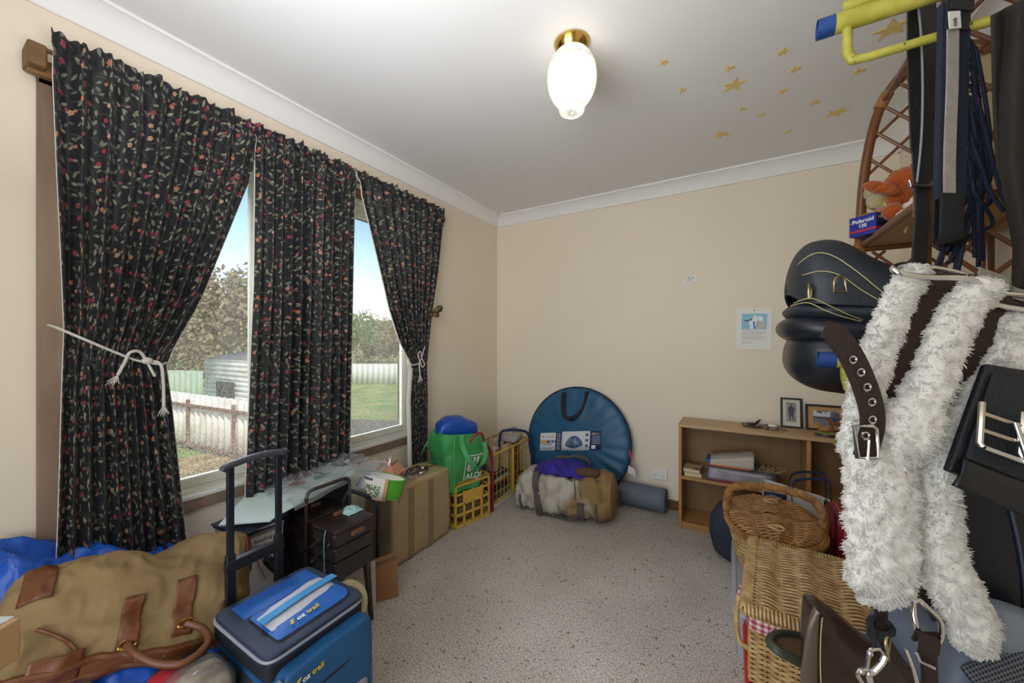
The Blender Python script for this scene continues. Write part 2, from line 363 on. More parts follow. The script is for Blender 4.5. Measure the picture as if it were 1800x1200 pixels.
# ceiling lamp
LX, LY = 1.383, 1.374
t = thing('ceiling_lamp', 'lit frosted glass oval ceiling lamp with a polished brass base', 'ceiling lamp', (LX, LY, 2.4))
MB().lathe([(0, 2.4), (.066, 2.4), (.07, 2.396), (.068, 2.388), (.058, 2.372), (.046, 2.358), (.04, 2.35), (.036, 2.335), (0, 2.335)], (LX, LY, 0), 40).build('lamp_base', brass, t)
gmat = bpy.data.materials.new('frosted_glass'); gmat.use_nodes = True
def _frost(m):
    nt = m.node_tree; N = nt.nodes; L = nt.links; N.remove(N['Principled BSDF'])
    tl = N.new('ShaderNodeBsdfTranslucent'); tl.inputs[0].default_value = srgb('#f4f0e6'); tr = N.new('ShaderNodeBsdfTransparent'); tr.inputs[0].default_value = (.9, .9, .88, 1); gl = N.new('ShaderNodeBsdfGlossy'); gl.inputs['Roughness'].default_value = .25; df = N.new('ShaderNodeBsdfDiffuse'); df.inputs[0].default_value = srgb('#e8e4da')
    a = N.new('ShaderNodeMixShader'); a.inputs[0].default_value = .5; L.new(df.outputs[0], a.inputs[1]); L.new(tl.outputs[0], a.inputs[2])
    b = N.new('ShaderNodeMixShader'); b.inputs[0].default_value = .22; L.new(a.outputs[0], b.inputs[1]); L.new(tr.outputs[0], b.inputs[2])
    fr = N.new('ShaderNodeFresnel'); fr.inputs[0].default_value = 1.35; c = N.new('ShaderNodeMixShader'); L.new(fr.outputs[0], c.inputs[0]); L.new(b.outputs[0], c.inputs[1]); L.new(gl.outputs[0], c.inputs[2]); L.new(c.outputs[0], N['Material Output'].inputs[0])
_frost(gmat)
prof = []
for k in range(25):
    a = k / 24; z = 2.352 - a * .2; q = (a - .45)
    r = .096 * math.sqrt(max(0, 1 - (q / .62) ** 2)); prof.append((max(r, .03), z))
prof += [(.046, 2.146), (.05, 2.138), (.046, 2.130), (.03, 2.128)]
MB().lathe(prof, (LX, LY, 0), 48).build('glass_shade', gmat, t)
mb = MB()                                                    # embossed scroll band and the rosette under the shade
for k in range(14):
    a = 2 * PI * k / 14
    for s_ in (1, -1):
        pts = []
        for q in range(9):
            th = q / 8 * 4.2; rr = .013 * (1 - q / 11); aa = a + s_ * (rr * math.cos(th) + .004) / .085; zz = 2.30 + rr * math.sin(th)
            al = (2.352 - zz) / .2; rad = .096 * math.sqrt(max(0, 1 - ((al - .45) / .62) ** 2)) + .001
            pts.append((LX + rad * math.cos(aa), LY + rad * math.sin(aa), zz))
        mb.tube(pts, .0016, 5)
mb.build('embossed_pattern', mat('embossed_glass', '#cfcabb', .3), t)
mb = MB()
for k in range(12):
    a = 2 * PI * k / 12
    mb.tube([(LX + .008 * math.cos(a), LY + .008 * math.sin(a), 2.1275), (LX + .027 * math.cos(a), LY + .027 * math.sin(a), 2.1275)], .002, 5)
mb.build('rosette', mat('embossed_glass', '#cfcabb', .3), t)
lb = light('lamp_bulb', 'POINT', .6, (LX, LY, 2.235), direction=(0, 0, -1), col=(1, .95, .88)); lb.data.shadow_soft_size = .028

# stick-on ceiling stars
goldm = mat('gold_star_vinyl', '#e0c47c', .45)
stars = [(1.677, 1.662, .024, 'small gold star closest to the lamp shade, leftmost of the ceiling stars'), (1.722, 1.89, .022, 'small gold ceiling star below and right of the leftmost star'),
    (1.914, 1.841, .024, 'small gold ceiling star just above the big central star'), (2.097, 1.848, .026, 'topmost small gold star left of the yellow pole end'),
    (2.154, 1.991, .026, 'small gold ceiling star below the topmost one left of the yellow pole'), (2.124, 2.138, .026, 'small gold ceiling star level with the big central star, to its right'),
    (1.965, 2.197, .022, 'left one of the close pair of small stars below the big central star'), (2.05, 2.307, .024, 'right one of the close pair of small stars below the big central star'),
    (2.269, 2.315, .026, 'small gold star just left above the big star nearest the back cornice corner'), (2.192, 2.567, .022, 'lowest small gold star, nearest the back wall cornice'),
    (2.324, 1.989, .028, 'small gold star seen inside the bent yellow bracket'), (2.394, 2.145, .028, 'small gold star just below the bent yellow bracket, left of the cane arch'),
    (1.928, 1.972, .055, 'big gold ceiling star in the middle of the star cluster'), (1.868, 2.408, .05, 'big gold ceiling star lowest and nearest the back wall'),
    (2.381, 2.476, .055, 'big gold ceiling star left of the cane arch'), (2.433, 1.917, .06, 'big gold ceiling star between the yellow pole and its bracket')]
for i, (x, y, r, lab) in enumerate(stars):
    a0 = .3 + i * .7; pl = []
    for k in range(10):
        rr = r if k % 2 == 0 else r * .42; a = a0 + k * PI / 5; pl.append((rr * math.cos(a), rr * math.sin(a)))
    o = MB().prism(pl, (x, y, 2.3975), (1, 0, 0), (0, 1, 0), .002).build('ceiling_star', goldm, smooth=False)
    tag(o, lab, 'star', 'gold stars stuck on the ceiling')
o = MB().tube(crv([(1.0, 2.72, 2.399), (1.0, 2.72, 2.385), (1.008, 2.722, 2.378), (1.015, 2.724, 2.386)], 4), .0018, 6).build('ceiling_hook', steel); tag(o, 'tiny wire hook in the ceiling near the back left corner', 'hook')

# papers on the back wall
t = thing('printed_sheet', 'white printed sheet with a blue picture pinned to the back wall', 'paper', (2.04, 2.968, 1.178))
ang = R(-1.5); ux = Vector((math.cos(ang), 0, math.sin(ang))); uz = Vector((-math.sin(ang), 0, math.cos(ang))); o0 = Vector((1.94, 2.966, 1.182))
def onp(a, b, d=0): return o0 + ux * a + uz * b + Vector((0, -d, 0))
def sheet(a0, b0, a1, b1, d, th=.001): return MB().prism([(a0, b0), (a1, b0), (a1, b1), (a0, b1)], onp(0, 0, d), ux, uz, th)
sheet(0, 0, .2, .276, 0).build('page', white_paper, t)
sheet(.03, .136, .172, .24, .0014).build('picture', mat('print_sky_blue', '#8fc7dc', .6), t)
for (pl, c) in (([(.075, .138), (.1, .138), (.115, .175), (.12, .22), (.104, .234), (.09, .21)], '#e9eef2'), ([(.118, .138), (.158, .138), (.162, .18), (.14, .196), (.122, .18)], '#cdbfae'), ([(.112, .196), (.15, .19), (.15, .216), (.125, .226)], '#eaf2fa'),
                ([(.043, .196), (.07, .198), (.088, .208), (.094, .202), (.07, .189), (.048, .189)], '#3b3f52'), ([(.1, .14), (.108, .14), (.104, .19), (.094, .185)], '#4b79c0'), ([(.07, .17), (.088, .16), (.09, .19), (.074, .196)], '#f1f0ea'), ([(.106, .19), (.12, .17), (.148, .184), (.14, .176), (.12, .162)], '#3a4a78')):
    MB().prism(pl, onp(0, 0, .0022 + random.random() * .0008), ux, uz, .0006).build('picture_shape', mat('print_' + c[1:], c, .6), t)
for k, (b, l) in enumerate(((.128, .09), (.118, .135), (.108, .13), (.098, .11), (.086, .135), (.077, .13), (.068, .12), (.05, .06), (.041, .055))):
    sheet(.034, b, .034 + l, b + .0022, .0016, .0005).build('text_line', mat('print_grey_text', '#9a97a2', .7), t)
MB().lathe([(0, 0), (.004, .001), (.004, .003), (0, .005)], onp(.1, .262, 0), 12, Matrix.Rotation(R(90), 4, 'X')).build('drawing_pin', brass, t)
t = thing('small_card', 'small white card pinned crooked on the back wall above the printed sheet', 'card', (1.66, 2.968, 1.65))
ang = R(24); ux = Vector((math.cos(ang), 0, math.sin(ang))); uz = Vector((-math.sin(ang), 0, math.cos(ang))); o0 = Vector((1.628, 2.966, 1.638))
sheet(0, 0, .092, .05, 0).build('card_face', white_paper, t)
for (b, a, l) in ((.018, .01, .05), (.024, .026, .05), (.03, .02, .055), (.038, .05, .03)): sheet(a, b, a + l, b + .002, .0014, .0005).build('text_line', mat('print_grey_text', '#9a97a2', .7), t)
MB().lathe([(0, 0), (.004, .001), (.004, .003), (0, .005)], onp(.04, .043, 0), 12, Matrix.Rotation(R(90), 4, 'X')).build('drawing_pin', brass, t)

# ------------------------------------------------------------------ outside
GZ = -1.0
grass = mat('sunny_lawn', '#7f9a4a', .9, col2='#a8a860', cscale=1.2, cpos=(.42, .6), bump=.6, bscale=25, var=.25, vscale=30)
dry = mat('dry_gold_grass', '#b39a63', .95, col2='#86704a', cscale=4, bump=.6, bscale=30)
hillm = mat('wooded_hill', '#8d8a66', .95, col2='#6f7358', cscale=.25, var=.25, vscale=1.2)
def ground(u, v):
    x = -.2 - 60 * u; y = -30 + 90 * v
    return (x, y, GZ + .03 * nz((x, y, 0), .3))
struct(MB().grid(ground, 40, 40), 'ground', grass)
def yard(u, v):
    x = -.4 - 6.6 * u; y = -1 + 4.4 * v
    return (x, y, GZ + .045 + .02 * nz((x, y, 0), 1.3))
tag(MB().grid(yard, 20, 20).build('dry_grass_patch', dry, kind='stuff'), 'dry golden grass patch in front of the white picket-like iron fence', 'grass')
hill = MB().grid(lambda u, v: (-60 - 20 * v, -60 + 160 * u, GZ + (8.2 + 1.6 * nz((u * 6, 0, 0), 1)) * math.sin(v * PI * .5)), 50, 8); struct(hill, 'hill', hillm)
iron = mat('white_corrugated_iron', '#e0dacf', .5, col2='#c4b6a4', cscale=2.5, cpos=(.5, .75)); rust = mat('rusty_rail', '#8b6a55', .8, col2='#6a4a3a', cscale=12)
def corr(a, b, h0, h1, m, amp=.02, pitch=.1, zb=GZ):
    a = Vector(a); b = Vector(b); L_ = (b - a).length; d = (b - a) / L_; n = Vector((-d.y, d.x, 0)); nn = int(L_ / pitch * 6)
    def fn(u, v):
        q = a + d * (L_ * u) + n * amp * math.sin(u * L_ / pitch * 2 * PI); return (q.x, q.y, zb + v * (h0 + (h1 - h0) * u))
    return MB().grid(fn, nn, 2)
t = thing('corrugated_fence', 'whitewashed corrugated iron fence with rusty rails outside the left window', 'fence', (-7, 3.35, GZ))
fa, fb = Vector((-9.8, 3.05, 0)), Vector((-4.9, 3.57, 0)); d = (fb - fa).normalized()
corr(fa, fb, 1.17, 1.12, iron, .045, .21).build('iron_sheet', iron, t, solid=.006)
pn = Vector((d.y, -d.x, 0)) * .05
for z in (.93, .12): mbx = MB().tube([fa + pn * 1.3 + Vector((0, 0, GZ + z)), fb + pn * 1.3 + Vector((0, 0, GZ + z - .03))], .04, 4).build('rail', rust, t)
for k in (.1, .42, .74, .98):
    p = fa.lerp(fb, k) + pn * 1.4; MB().box((p.x, p.y, GZ + .52), (.05, .05, 1.04)).build('post', rust, t)
gf = corr((W(230, 600, 12.5).x, W(230, 600, 12.5).y, 0), (W(357, 600, 11.5).x, W(357, 600, 11.5).y, 0), 1.3, 1.33, None, .02, .25).build('green_fence', mat('pale_green_steel', '#a9b79c', .5, var=.06), solid=.01); tag(gf, 'pale green steel fence panel left of the corrugated shed outside', 'fence')
t = thing('corrugated_shed', 'small pale corrugated shed with a dark square opening beyond the iron fence', 'shed', tuple(W(405, 600, 10.8) * Vector((1, 1, 0)) + Vector((0, 0, GZ))))
sa = W(361, 600, 11.0); sb = W(455, 600, 9.6); sd = Vector((sb.x - sa.x, sb.y - sa.y, 0)).normalized(); sn = Vector((-sd.y, sd.x, 0)); Ls = (Vector((sb.x, sb.y)) - Vector((sa.x, sa.y))).length
shedm = mat('weathered_zinc', '#dedbd4', .5, col2='#c4beb2', cscale=2)
def shw(u, v): p = Vector((sa.x, sa.y, 0)) + sd * Ls * u; z = GZ + v * 1.72; p = p - sn * .02 * math.sin(v * 1.72 / .13 * 2 * PI); return (p.x, p.y, z)
MB().grid(shw, 2, 90).build('shed_wall', shedm, t, solid=.01)
p0 = Vector((sa.x, sa.y, GZ)); 
def shp(u, v, w_): return p0 + sd * u - sn * w_ + Vector((0, 0, v))
MB().add([shp(0, 1.72, -.02), shp(Ls, 1.72, -.02), shp(Ls, 2.0, -1.6), shp(0, 2.0, -1.6)], [(0, 1, 2, 3)]).build('shed_roof', mat('dark_mossy_roof', '#77726a', .8, var=.3, vscale=6), t, solid=.04)
MB().add([shp(0, 0, 0), shp(0, 1.72, 0), shp(0, 1.95, -1.6), shp(0, 0, -1.6)], [(0, 1, 2, 3)]).build('shed_side', shedm, t, solid=.02)
hx = Ls * .27; MB().add([shp(hx, .40, .05), shp(hx + .98, .40, .05), shp(hx + .98, 1.12, .05), shp(hx, 1.12, .05)], [(0, 1, 2, 3)]).build('dark_opening', mat('painted_opening_shade', '#26241f', .9, col2='#4c4840', cscale=30, cpos=(.55, .6)), t, solid=.02)  # flat dark panel on the wall, shade inside the opening painted as colour
wf = corr((W(560, 600, 20).x, W(560, 600, 20).y, 0), (W(760, 600, 19).x, W(760, 600, 19).y, 0), 1.05, 1.1, None, .02, .3)
wfo = wf.build('white_fence', mat('white_steel_fence', '#d5d3c8', .5), solid=.01); tag(wfo, 'long pale steel fence across the lawn in the right window', 'fence')
# dark upright sheet on the lawn, the low dark strip behind the glass
t = thing('dark_screen', 'dark upright sheet with a tall post close outside the right window', 'screen', tuple(W(660, 600, 5.0) * Vector((1, 1, 0)) + Vector((0, 0, GZ))))
da = W(585, 600, 5.0); db = W(735, 600, 4.8)
ztop = 1.234 - 135 / FPX * 5.0
def scr(u, v):
    x = da.x + (db.x - da.x) * u; y = da.y + (db.y - da.y) * u
    return (x, y, GZ + (ztop - GZ) * v + (.012 * nz((u * 60, 0, 0), 1) if v > .99 else 0))
dk = mat('charcoal_sheet', '#3f3d38', .9, var=.35, vscale=40, stretch=(4, 4, .4))
MB().grid(scr, 90, 6).build('cloth', dk, t, solid=.01)
pp = W(706, 600, 4.85); MB().box((pp.x, pp.y, (GZ + 1.01) / 2), (.075, .075, 1.01 - GZ)).build('post', mat('dark_post_timber', '#3a352d', .9, var=.3, vscale=14), t)
# trees
leafm = [mat('dry_gum_leaves', '#7d7158', .9, col2='#94866a', cscale=1.3), mat('green_gum_leaves', '#6b7a48', .9, col2='#84895c', cscale=1.3)]
barkm = mat('pale_gum_bark', '#8d8272', .9, var=.2)
def tree(name, lab, base, h, rad, m, n=1500, blobs=7, seed=1):
    rnd = random.Random(seed); t = thing(name, lab, 'tree', tuple(base), 'trees beyond the fences'); b = Vector(base)
    mb = MB(); cs = []
    for k in range(blobs):
        c = b + Vector((rnd.uniform(-.6, .6) * rad, rnd.uniform(-.6, .6) * rad, h * rnd.uniform(.16, .86))); cs.append((c, rad * rnd.uniform(.35, .6)))
    for k in range(n):
        c, r = cs[k % blobs]; v = Vector((rnd.gauss(0, 1), rnd.gauss(0, 1), rnd.gauss(0, .8))).normalized() * r * rnd.uniform(.55, 1.05) ** .5
        p = c + v; s_ = rnd.uniform(.09, .2) * (rad / 3) ** .5; u = Vector((rnd.gauss(0, 1), rnd.gauss(0, 1), rnd.gauss(0, 1))).normalized(); q = u.orthogonal().normalized()
        mb.add([p - u * s_, p - q * s_ * .6, p + u * s_, p + q * s_ * .6], [(0, 1, 2, 3)])
    mb.build('foliage', m, t, smooth=False)
    tb = MB(); tb.tube([b, b + Vector((.1, 0, h * .3)), b + Vector((0, .1, h * .6))], [.22, .16, .08], 8)
    for c, r in cs: tb.tube([b + Vector((0, 0, h * .25)), (b + Vector((0, 0, h * .4))).lerp(c, .5), c], [.1, .07, .03], 6)
    tb.build('trunk', barkm, t)
def at_ground(px, d): p = W(px, 600, d); return (p.x, p.y, GZ)
tree('gum_tree', 'tall dry brown gum tree behind the shed, highest crown in the left window', at_ground(408, 23), 7.0, 3.0, leafm[0], 5200, 16, 1)
tree('gum_tree', 'broad brown gum tree left of the tallest one in the left window', at_ground(330, 32), 7.2, 3.4, leafm[0], 4600, 15, 2)
tree('gum_tree', 'brown tree low behind the green fence, half hidden by the left curtain', at_ground(262, 16), 3.4, 1.9, leafm[0], 3000, 11, 3)
tree('gum_tree', 'green tree at the left edge of the right window view', at_ground(616, 26), 4.9, 1.7, leafm[1], 2400, 9, 4)
tree('scrub_tree', 'grey-brown scrub in the middle of the right window view', at_ground(668, 38), 4.6, 2.8, leafm[0], 3600, 14, 5)
tree('scrub_tree', 'grey-brown scrub at the right edge of the right window view', at_ground(720, 31), 4.0, 2.2, leafm[0], 3000, 12, 6)
tree('gum_tree', 'brown gum tree on the right of the shed beside the middle curtain', at_ground(475, 30), 6.5, 2.6, leafm[0], 2600, 11, 8)
# ------------------------------------------------------------------ curtains
def floral():
    m = bpy.data.materials.new('black_floral_cotton'); m.use_nodes = True; nt = m.node_tree; N = nt.nodes; L = nt.links; b = N['Principled BSDF']
    b.inputs['Roughness'].default_value = .62; b.inputs['Sheen Weight'].default_value = .06
    uv = N.new('ShaderNodeUVMap'); uv.uv_map = 'uv'
    def math_(op, a, c=None, cl=False):
        n = N.new('ShaderNodeMath'); n.operation = op; n.use_clamp = cl
        for i, q in enumerate((a, c)):
            if q is None: continue
            if isinstance(q, (int, float)): n.inputs[i].default_value = q
            else: L.new(q, n.inputs[i])
        return n.outputs[0]
    def mix(f, a, c):
        n = N.new('ShaderNodeMix'); n.data_type = 'RGBA'; L.new(f, n.inputs[0])
        for i, q in ((6, a), (7, c)):
            if isinstance(q, tuple): n.inputs[i].default_value = q
            else: L.new(q, n.inputs[i])
        return n.outputs[2]
    def cell(scale, off, rnd=.8):
        mp = N.new('ShaderNodeMapping'); mp.inputs['Scale'].default_value = (scale * 1.6, scale * 1.6, 1); mp.inputs['Location'].default_value = (off, off * .7, 0); L.new(uv.outputs[0], mp.inputs[0])
        v = N.new('ShaderNodeTexVoronoi'); v.voronoi_dimensions = '2D'; v.inputs['Scale'].default_value = 1; v.inputs['Randomness'].default_value = rnd; L.new(mp.outputs[0], v.inputs['Vector'])
        s = N.new('ShaderNodeVectorMath'); s.operation = 'SUBTRACT'; L.new(mp.outputs[0], s.inputs[0]); L.new(v.outputs['Position'], s.inputs[1])
        sp = N.new('ShaderNodeSeparateXYZ'); L.new(s.outputs[0], sp.inputs[0]); sc = N.new('ShaderNodeSeparateColor'); L.new(v.outputs['Color'], sc.inputs[0])
        return sp.outputs[0], sp.outputs[1], sc.outputs, v
    base = srgb('#101117'); col = base
    # stems: thin curving lines
    for sc_, off in ((9, 1.3), (8, 5.2)):
        x, y, rc, v = cell(sc_, off); yy = math_('ADD', y, math_('MULTIPLY', math_('MULTIPLY', x, x), 1.6)); ln = math_('LESS_THAN', math_('ABSOLUTE', math_('ADD', yy, math_('MULTIPLY', x, .5))), .012)
        lim = math_('LESS_THAN', math_('ABSOLUTE', x), .34); f = math_('MULTIPLY', math_('MULTIPLY', ln, lim), .55); col = mix(f, col, srgb('#6b6a55'))
    # leaves
    for sc_, off, keep, c1, c2, sz in ((16, 0, .66, '#7e7e66', '#51564d', .27), (13.5, 3.7, .56, '#87866b', '#606557', .25), (19, 8.1, .5, '#70746a', '#484c4e', .28)):
        x, y, rc, v = cell(sc_, off); a = math_('MULTIPLY', rc[0], 6.283); ca = math_('COSINE', a); sa = math_('SINE', a)
        lx = math_('ADD', math_('MULTIPLY', x, ca), math_('MULTIPLY', y, sa)); ly = math_('SUBTRACT', math_('MULTIPLY', y, ca), math_('MULTIPLY', x, sa))
        wv = math_('ADD', math_('MULTIPLY', math_('MULTIPLY', lx, lx), 11.0), math_('MULTIPLY', math_('ABSOLUTE', ly), 7.5))
        f = math_('MULTIPLY', math_('LESS_THAN', wv, 1.0 * sz / .3), math_('LESS_THAN', rc[1], keep)); col = mix(f, col, mix(rc[2], srgb(c1), srgb(c2)))
    # five-petalled flowers
    for sc_, off, keep, sz in ((12.5, 2.1, .42, .19), (16, 6.6, .24, .17)):
        x, y, rc, v = cell(sc_, off); r = math_('SQRT', math_('ADD', math_('MULTIPLY', x, x), math_('MULTIPLY', y, y))); an = math_('ARCTAN2', y, x)
        pr = math_('MULTIPLY', math_('ADD', math_('MULTIPLY', math_('ABSOLUTE', math_('COSINE', math_('ADD', math_('MULTIPLY', an, 2.5), math_('MULTIPLY', rc[2], 6.0)))), .5), .5), sz)
        f = math_('MULTIPLY', math_('LESS_THAN', r, pr), math_('LESS_THAN', rc[1], keep)); rp = N.new('ShaderNodeValToRGB'); rp.color_ramp.interpolation = 'CONSTANT'
        e = rp.color_ramp.elements; e[0].color = srgb('#93303f'); e[1].position = .38; e[1].color = srgb('#b8714f'); q = e.new(.62); q.color = srgb('#b98a72'); q = e.new(.82); q.color = srgb('#8f3442'); L.new(rc[0], rp.inputs[0])
        col = mix(f, col, rp.outputs[0]); g = math_('MULTIPLY', math_('LESS_THAN', r, sz * .2), f); col = mix(g, col, srgb('#3a2420'))
    L.new(col, b.inputs['Base Color'])
    n = N.new('ShaderNodeTexNoise'); n.inputs['Scale'].default_value = 700; bp = N.new('ShaderNodeBump'); bp.inputs['Strength'].default_value = .15; bp.inputs['Distance'].default_value = .002
    L.new(n.outputs[0], bp.inputs['Height']); L.new(bp.outputs[0], b.inputs['Normal'])
    m.diffuse_color = base; return m
floralm = floral(); lining = mat('white_curtain_lining', '#d9d7d0', .8)
rope_m = mat('white_cotton_rope', '#cdc8bd', .8, bump=.6, bscale=400)
def curtain(lab, left, right, zt, zb, folds, fabric, seed, tie=None, xoff=.098):
    t = thing('curtain', lab, 'curtain', (.09, (left[0][1] + right[0][1]) / 2, zb), 'black floral curtains')
    Lz = sorted(left); Rz = sorted(right); H = zt - zb
    def pt(u, v, push=0):
        z = zt - v * H; y0 = lerp(Lz, z); y1 = lerp(Rz, z); wdt = y1 - y0
        k = min(1, v / .06); amp = min(.017, .30 * wdt / folds * 1.5) * (1 + .45 * nz((u * folds * .6, v * .8, seed + 2), 1)) * (.35 + .65 * k)
        ph = 2 * PI * folds * (u + .018 * math.sin(u * 9 + seed) + .012 * nz((u * 4, v * 1.2, seed), 1.0))
        x = xoff + amp * math.sin(ph) + .010 * nz((u * 5, v * 3, seed), 1) + push
        if v < .075:                                        # gathered heading and the pinched rod pocket
            q = v / .075; x += .014 * math.sin(q * PI); x += .010 * math.sin(2 * PI * folds * 2.3 * u + seed + 2 * nz((u * 8, 1, seed), 1)) * (1 - q) - .010 * math.exp(-((q - .3) / .1) ** 2)
        if tie:                                             # waisted where the cord holds it
            g = math.exp(-((z - tie) / .07) ** 2); x = x * (1 - .35 * g) + .35 * g * (xoff + .01)
        y = y0 + wdt * u + min(.004, .07 * wdt / folds) * math.cos(ph)
        zz = z + ((.022 * nz((u * folds * 1.3, 3, seed), 1) + .012 * nz((u * folds * 3.7, 5, seed), 1) + .008) * max(0, 1 - v / .02)) - (.012 * nz((u * 6, 8, seed), 1) if v == 1 else 0)
        return Vector((x, y, zz))
    nu, nv = folds * 12 + 1, 90
    MB().grid(lambda u, v: pt(u, v), nu, nv, uvf=lambda u, v: (u * fabric + seed, (1 - v) * H)).build('curtain_cloth', floralm, t, ang=180)
    MB().grid(lambda u, v: pt(u, v, -.004) + Vector((0, 0, -.012 if v == 0 else 0)), nu, nv).build('lining', lining, t, ang=180)
    mb = MB()
    for u in ((0, 1) if tie else (0, 1)): mb.strap([pt(u, v / 40, -.004) for v in range(2, 41)], .006, .002, (1, 0, 0))
    mb.build('white_hem', lining, t)
    return t, pt
cl, clp = curtain('wide black floral curtain tied back with a cord, nearest the left of the window', [(2.2, .262), (1.77, .274), (1.27, .29), (.96, .283), (.6, .275), (.44, .27)],
        [(2.2, .866), (2.156, .862), (1.963, .828), (1.69, .741), (1.393, .644), (1.234, .573), (1.149, .54), (1.018, .556), (.686, .585), (.44, .603)], 2.2, .44, 10, 1.05, 1, 1.16)
cm, cmp_ = curtain('straight untied black floral curtain hanging between the two window gaps', [(2.2, .846), (1.487, .84), (.58, .808)], [(2.2, 1.35), (1.55, 1.333), (.55, 1.313)], 2.2, .55, 10, .95, 4)
cr, crp = curtain('narrow black floral curtain tied back beside the butterfly', [(2.2, 1.345), (2.178, 1.351), (1.835, 1.458), (1.444, 1.583), (1.234, 1.674), (1.084, 1.775), (.862, 1.752), (.41, 1.755)],
        [(2.2, 2.10), (2.13, 2.10), (1.769, 2.047), (1.395, 1.97), (1.076, 1.925), (.836, 1.941), (.41, 1.932)], 2.2, .405, 11, 1.0, 7, 1.09)
# lining turned out along the narrow curtain's lower edge
MB().grid(lambda u, v: Vector((.112 + .010 * math.sin(u * PI), lerp([(0, 1.742), (.3, 1.722), (1, 1.735)], v) + .038 * u, 1.06 - .66 * v)), 8, 30).build('turned_lining', lining, cr, solid=.002)
# rod and its timber batten
t = thing('curtain_rail', 'timber curtain batten and rod behind the floral curtain headings', 'curtain rail', (.03, 1.15, 2.1))
MB().bb((.021, .228, 2.075), (.05, 2.09, 2.125)).build('batten', mat('honey_pine_batten', '#8a6440', .5, var=.25, vscale=10, stretch=(3, .5, 3)), t, bevel=.002)
MB().cyl((.070, .245, 2.148), (.070, 2.09, 2.148), .007).build('rod', mat('dull_brass_rod', '#7a6a48', .4, .8), t)
mb = MB(); mb.bb((.0, .222, 2.085), (.088, .262, 2.155)); mb.build('end_bracket', mat('worn_brown_bracket', '#6d4f30', .6, var=.35, vscale=40), t, bevel=.006)
# cord ties
t = thing('cord_tie', 'white cord round the wide curtain with a loose bow and frayed ends', 'curtain tie', (.12, .4, 1.2))
X = .142
def LWp(px, py, x):                      # where the sight line through (px, py) meets the vertical plane x
    r = FW + (px - 900) / FPX * RT + (600 - py) / FPX * UP; return CAM + r * ((x - CAM.x) / r.x)
mb = MB(); mb.tube(crv([LWp(84, 571, .012), LWp(92, 573, .05), LWp(105, 578, .1), LWp(150, 597, X), LWp(200, 618, X), LWp(240, 633, X), LWp(280, 640, X), LWp(290, 638, .11), LWp(292, 634, .05), LWp(250, 615, .03)], 8), .0042, 7); mb.build('cord', rope_m, t)
mb = MB(); mb.tube(crv([LWp(258, 634, X), LWp(245, 618, X + .008), LWp(228, 620, X + .012), LWp(219, 637, X + .01), LWp(207, 659, X + .006)], 8), .005, 7); mb.build('bow_end', rope_m, t)
mb = MB(); mb.tube(crv([LWp(258, 634, X), LWp(265, 648, X + .01), LWp(272, 661, X + .012), LWp(264, 645, X + .004)], 6), .004, 7); mb.tube(crv([LWp(262, 634, X), LWp(282, 640, X + .006), LWp(287, 670, X + .008), LWp(288, 715, X + .006)], 8), .005, 7); mb.build('bow_end', rope_m, t)
mb = MB(); mb.sup(LWp(259, 634, X + .004), (.012, .016, .012), nu=14, nv=10); mb.build('knot', rope_m, t)
def fray(p, d, n=16, l=.03):
    mb = MB(); rnd = random.Random(3)
    for k in range(n):
        q = Vector(d) + Vector((rnd.gauss(0, .3), rnd.gauss(0, .3), rnd.gauss(0, .2))); mb.tube([p, p + q * l * .6, p + q * l], [.0016, .0014, .0008], 4)
    return mb
fray(LWp(207, 659, X + .006), (0, -.3, -.8)).build('frayed_end', rope_m, t); fray(LWp(288, 712, X + .006), (0, .1, -1)).build('frayed_end', rope_m, t)
t = thing('cord_tie', 'thin white cord with a small bow round the narrow curtain under the butterfly', 'curtain tie', (.12, 1.85, 1.05))
mb = MB(); mb.tube(crv([LWp(716, 633, .06), LWp(719, 641, X), LWp(728, 641, X + .004), LWp(738, 636, X), LWp(745, 615, X - .02), LWp(752, 590, .03), LWp(753, 586, .003)], 8), .004, 7); mb.build('cord', rope_m, t)
mb = MB(); mb.tube(crv([LWp(738, 636, X + .006), LWp(735, 622, X + .01), LWp(740, 618, X + .01), LWp(741, 628, X + .008), LWp(746, 640, X + .012), LWp(742, 645, X + .012), LWp(739, 636, X + .008)], 6), .0035, 6); mb.build('bow_loop', rope_m, t)
mb = MB(); mb.tube(crv([LWp(738, 634, X + .006), LWp(737, 645, X + .01), LWp(739, 664, X + .008)], 6), .004, 6); mb.build('bow_end', rope_m, t); fray(LWp(739, 660, X + .008), (0, 0, -1), 12, .035).build('frayed_end', rope_m, t)
# butterfly
t = thing('butterfly_ornament', 'brown feather butterfly clipped to the right edge of the narrow curtain', 'ornament', tuple(LWp(758, 551, .13)))
bc = LWp(759, 549, .13); wing = mat('brown_feather_wing', '#7d6a45', .8, col2='#4e4028', cscale=60, var=.2, vscale=40)
def wingm(ang, l, wd, tilt):
    d = Vector((.2, math.cos(ang), math.sin(ang))).normalized(); n_ = Vector((1, 0, 0)); s_ = d.cross(n_).normalized()
    pts = [(0, 0), (l * .35, wd * .55), (l * .8, wd * .6), (l, wd * .2), (l * .95, -wd * .25), (l * .6, -wd * .45), (l * .2, -wd * .25)]
    q = [bc + d * a + s_ * b_ + n_ * (.02 * a / l * tilt) for a, b_ in pts]
    return MB().add(q, [tuple(range(len(q)))])
for a, l, wd in ((.6, .085, .05), (2.75, .075, .045), (-.45, .05, .038), (-2.3, .05, .038)): wingm(a, l, wd, 1).build('wing', wing, t, solid=.002)
mb = MB(); mb.sup(bc, (.005, .006, .022), nu=10, nv=8); mb.build('body', mat('dark_brown_body', '#3e3122', .9), t)

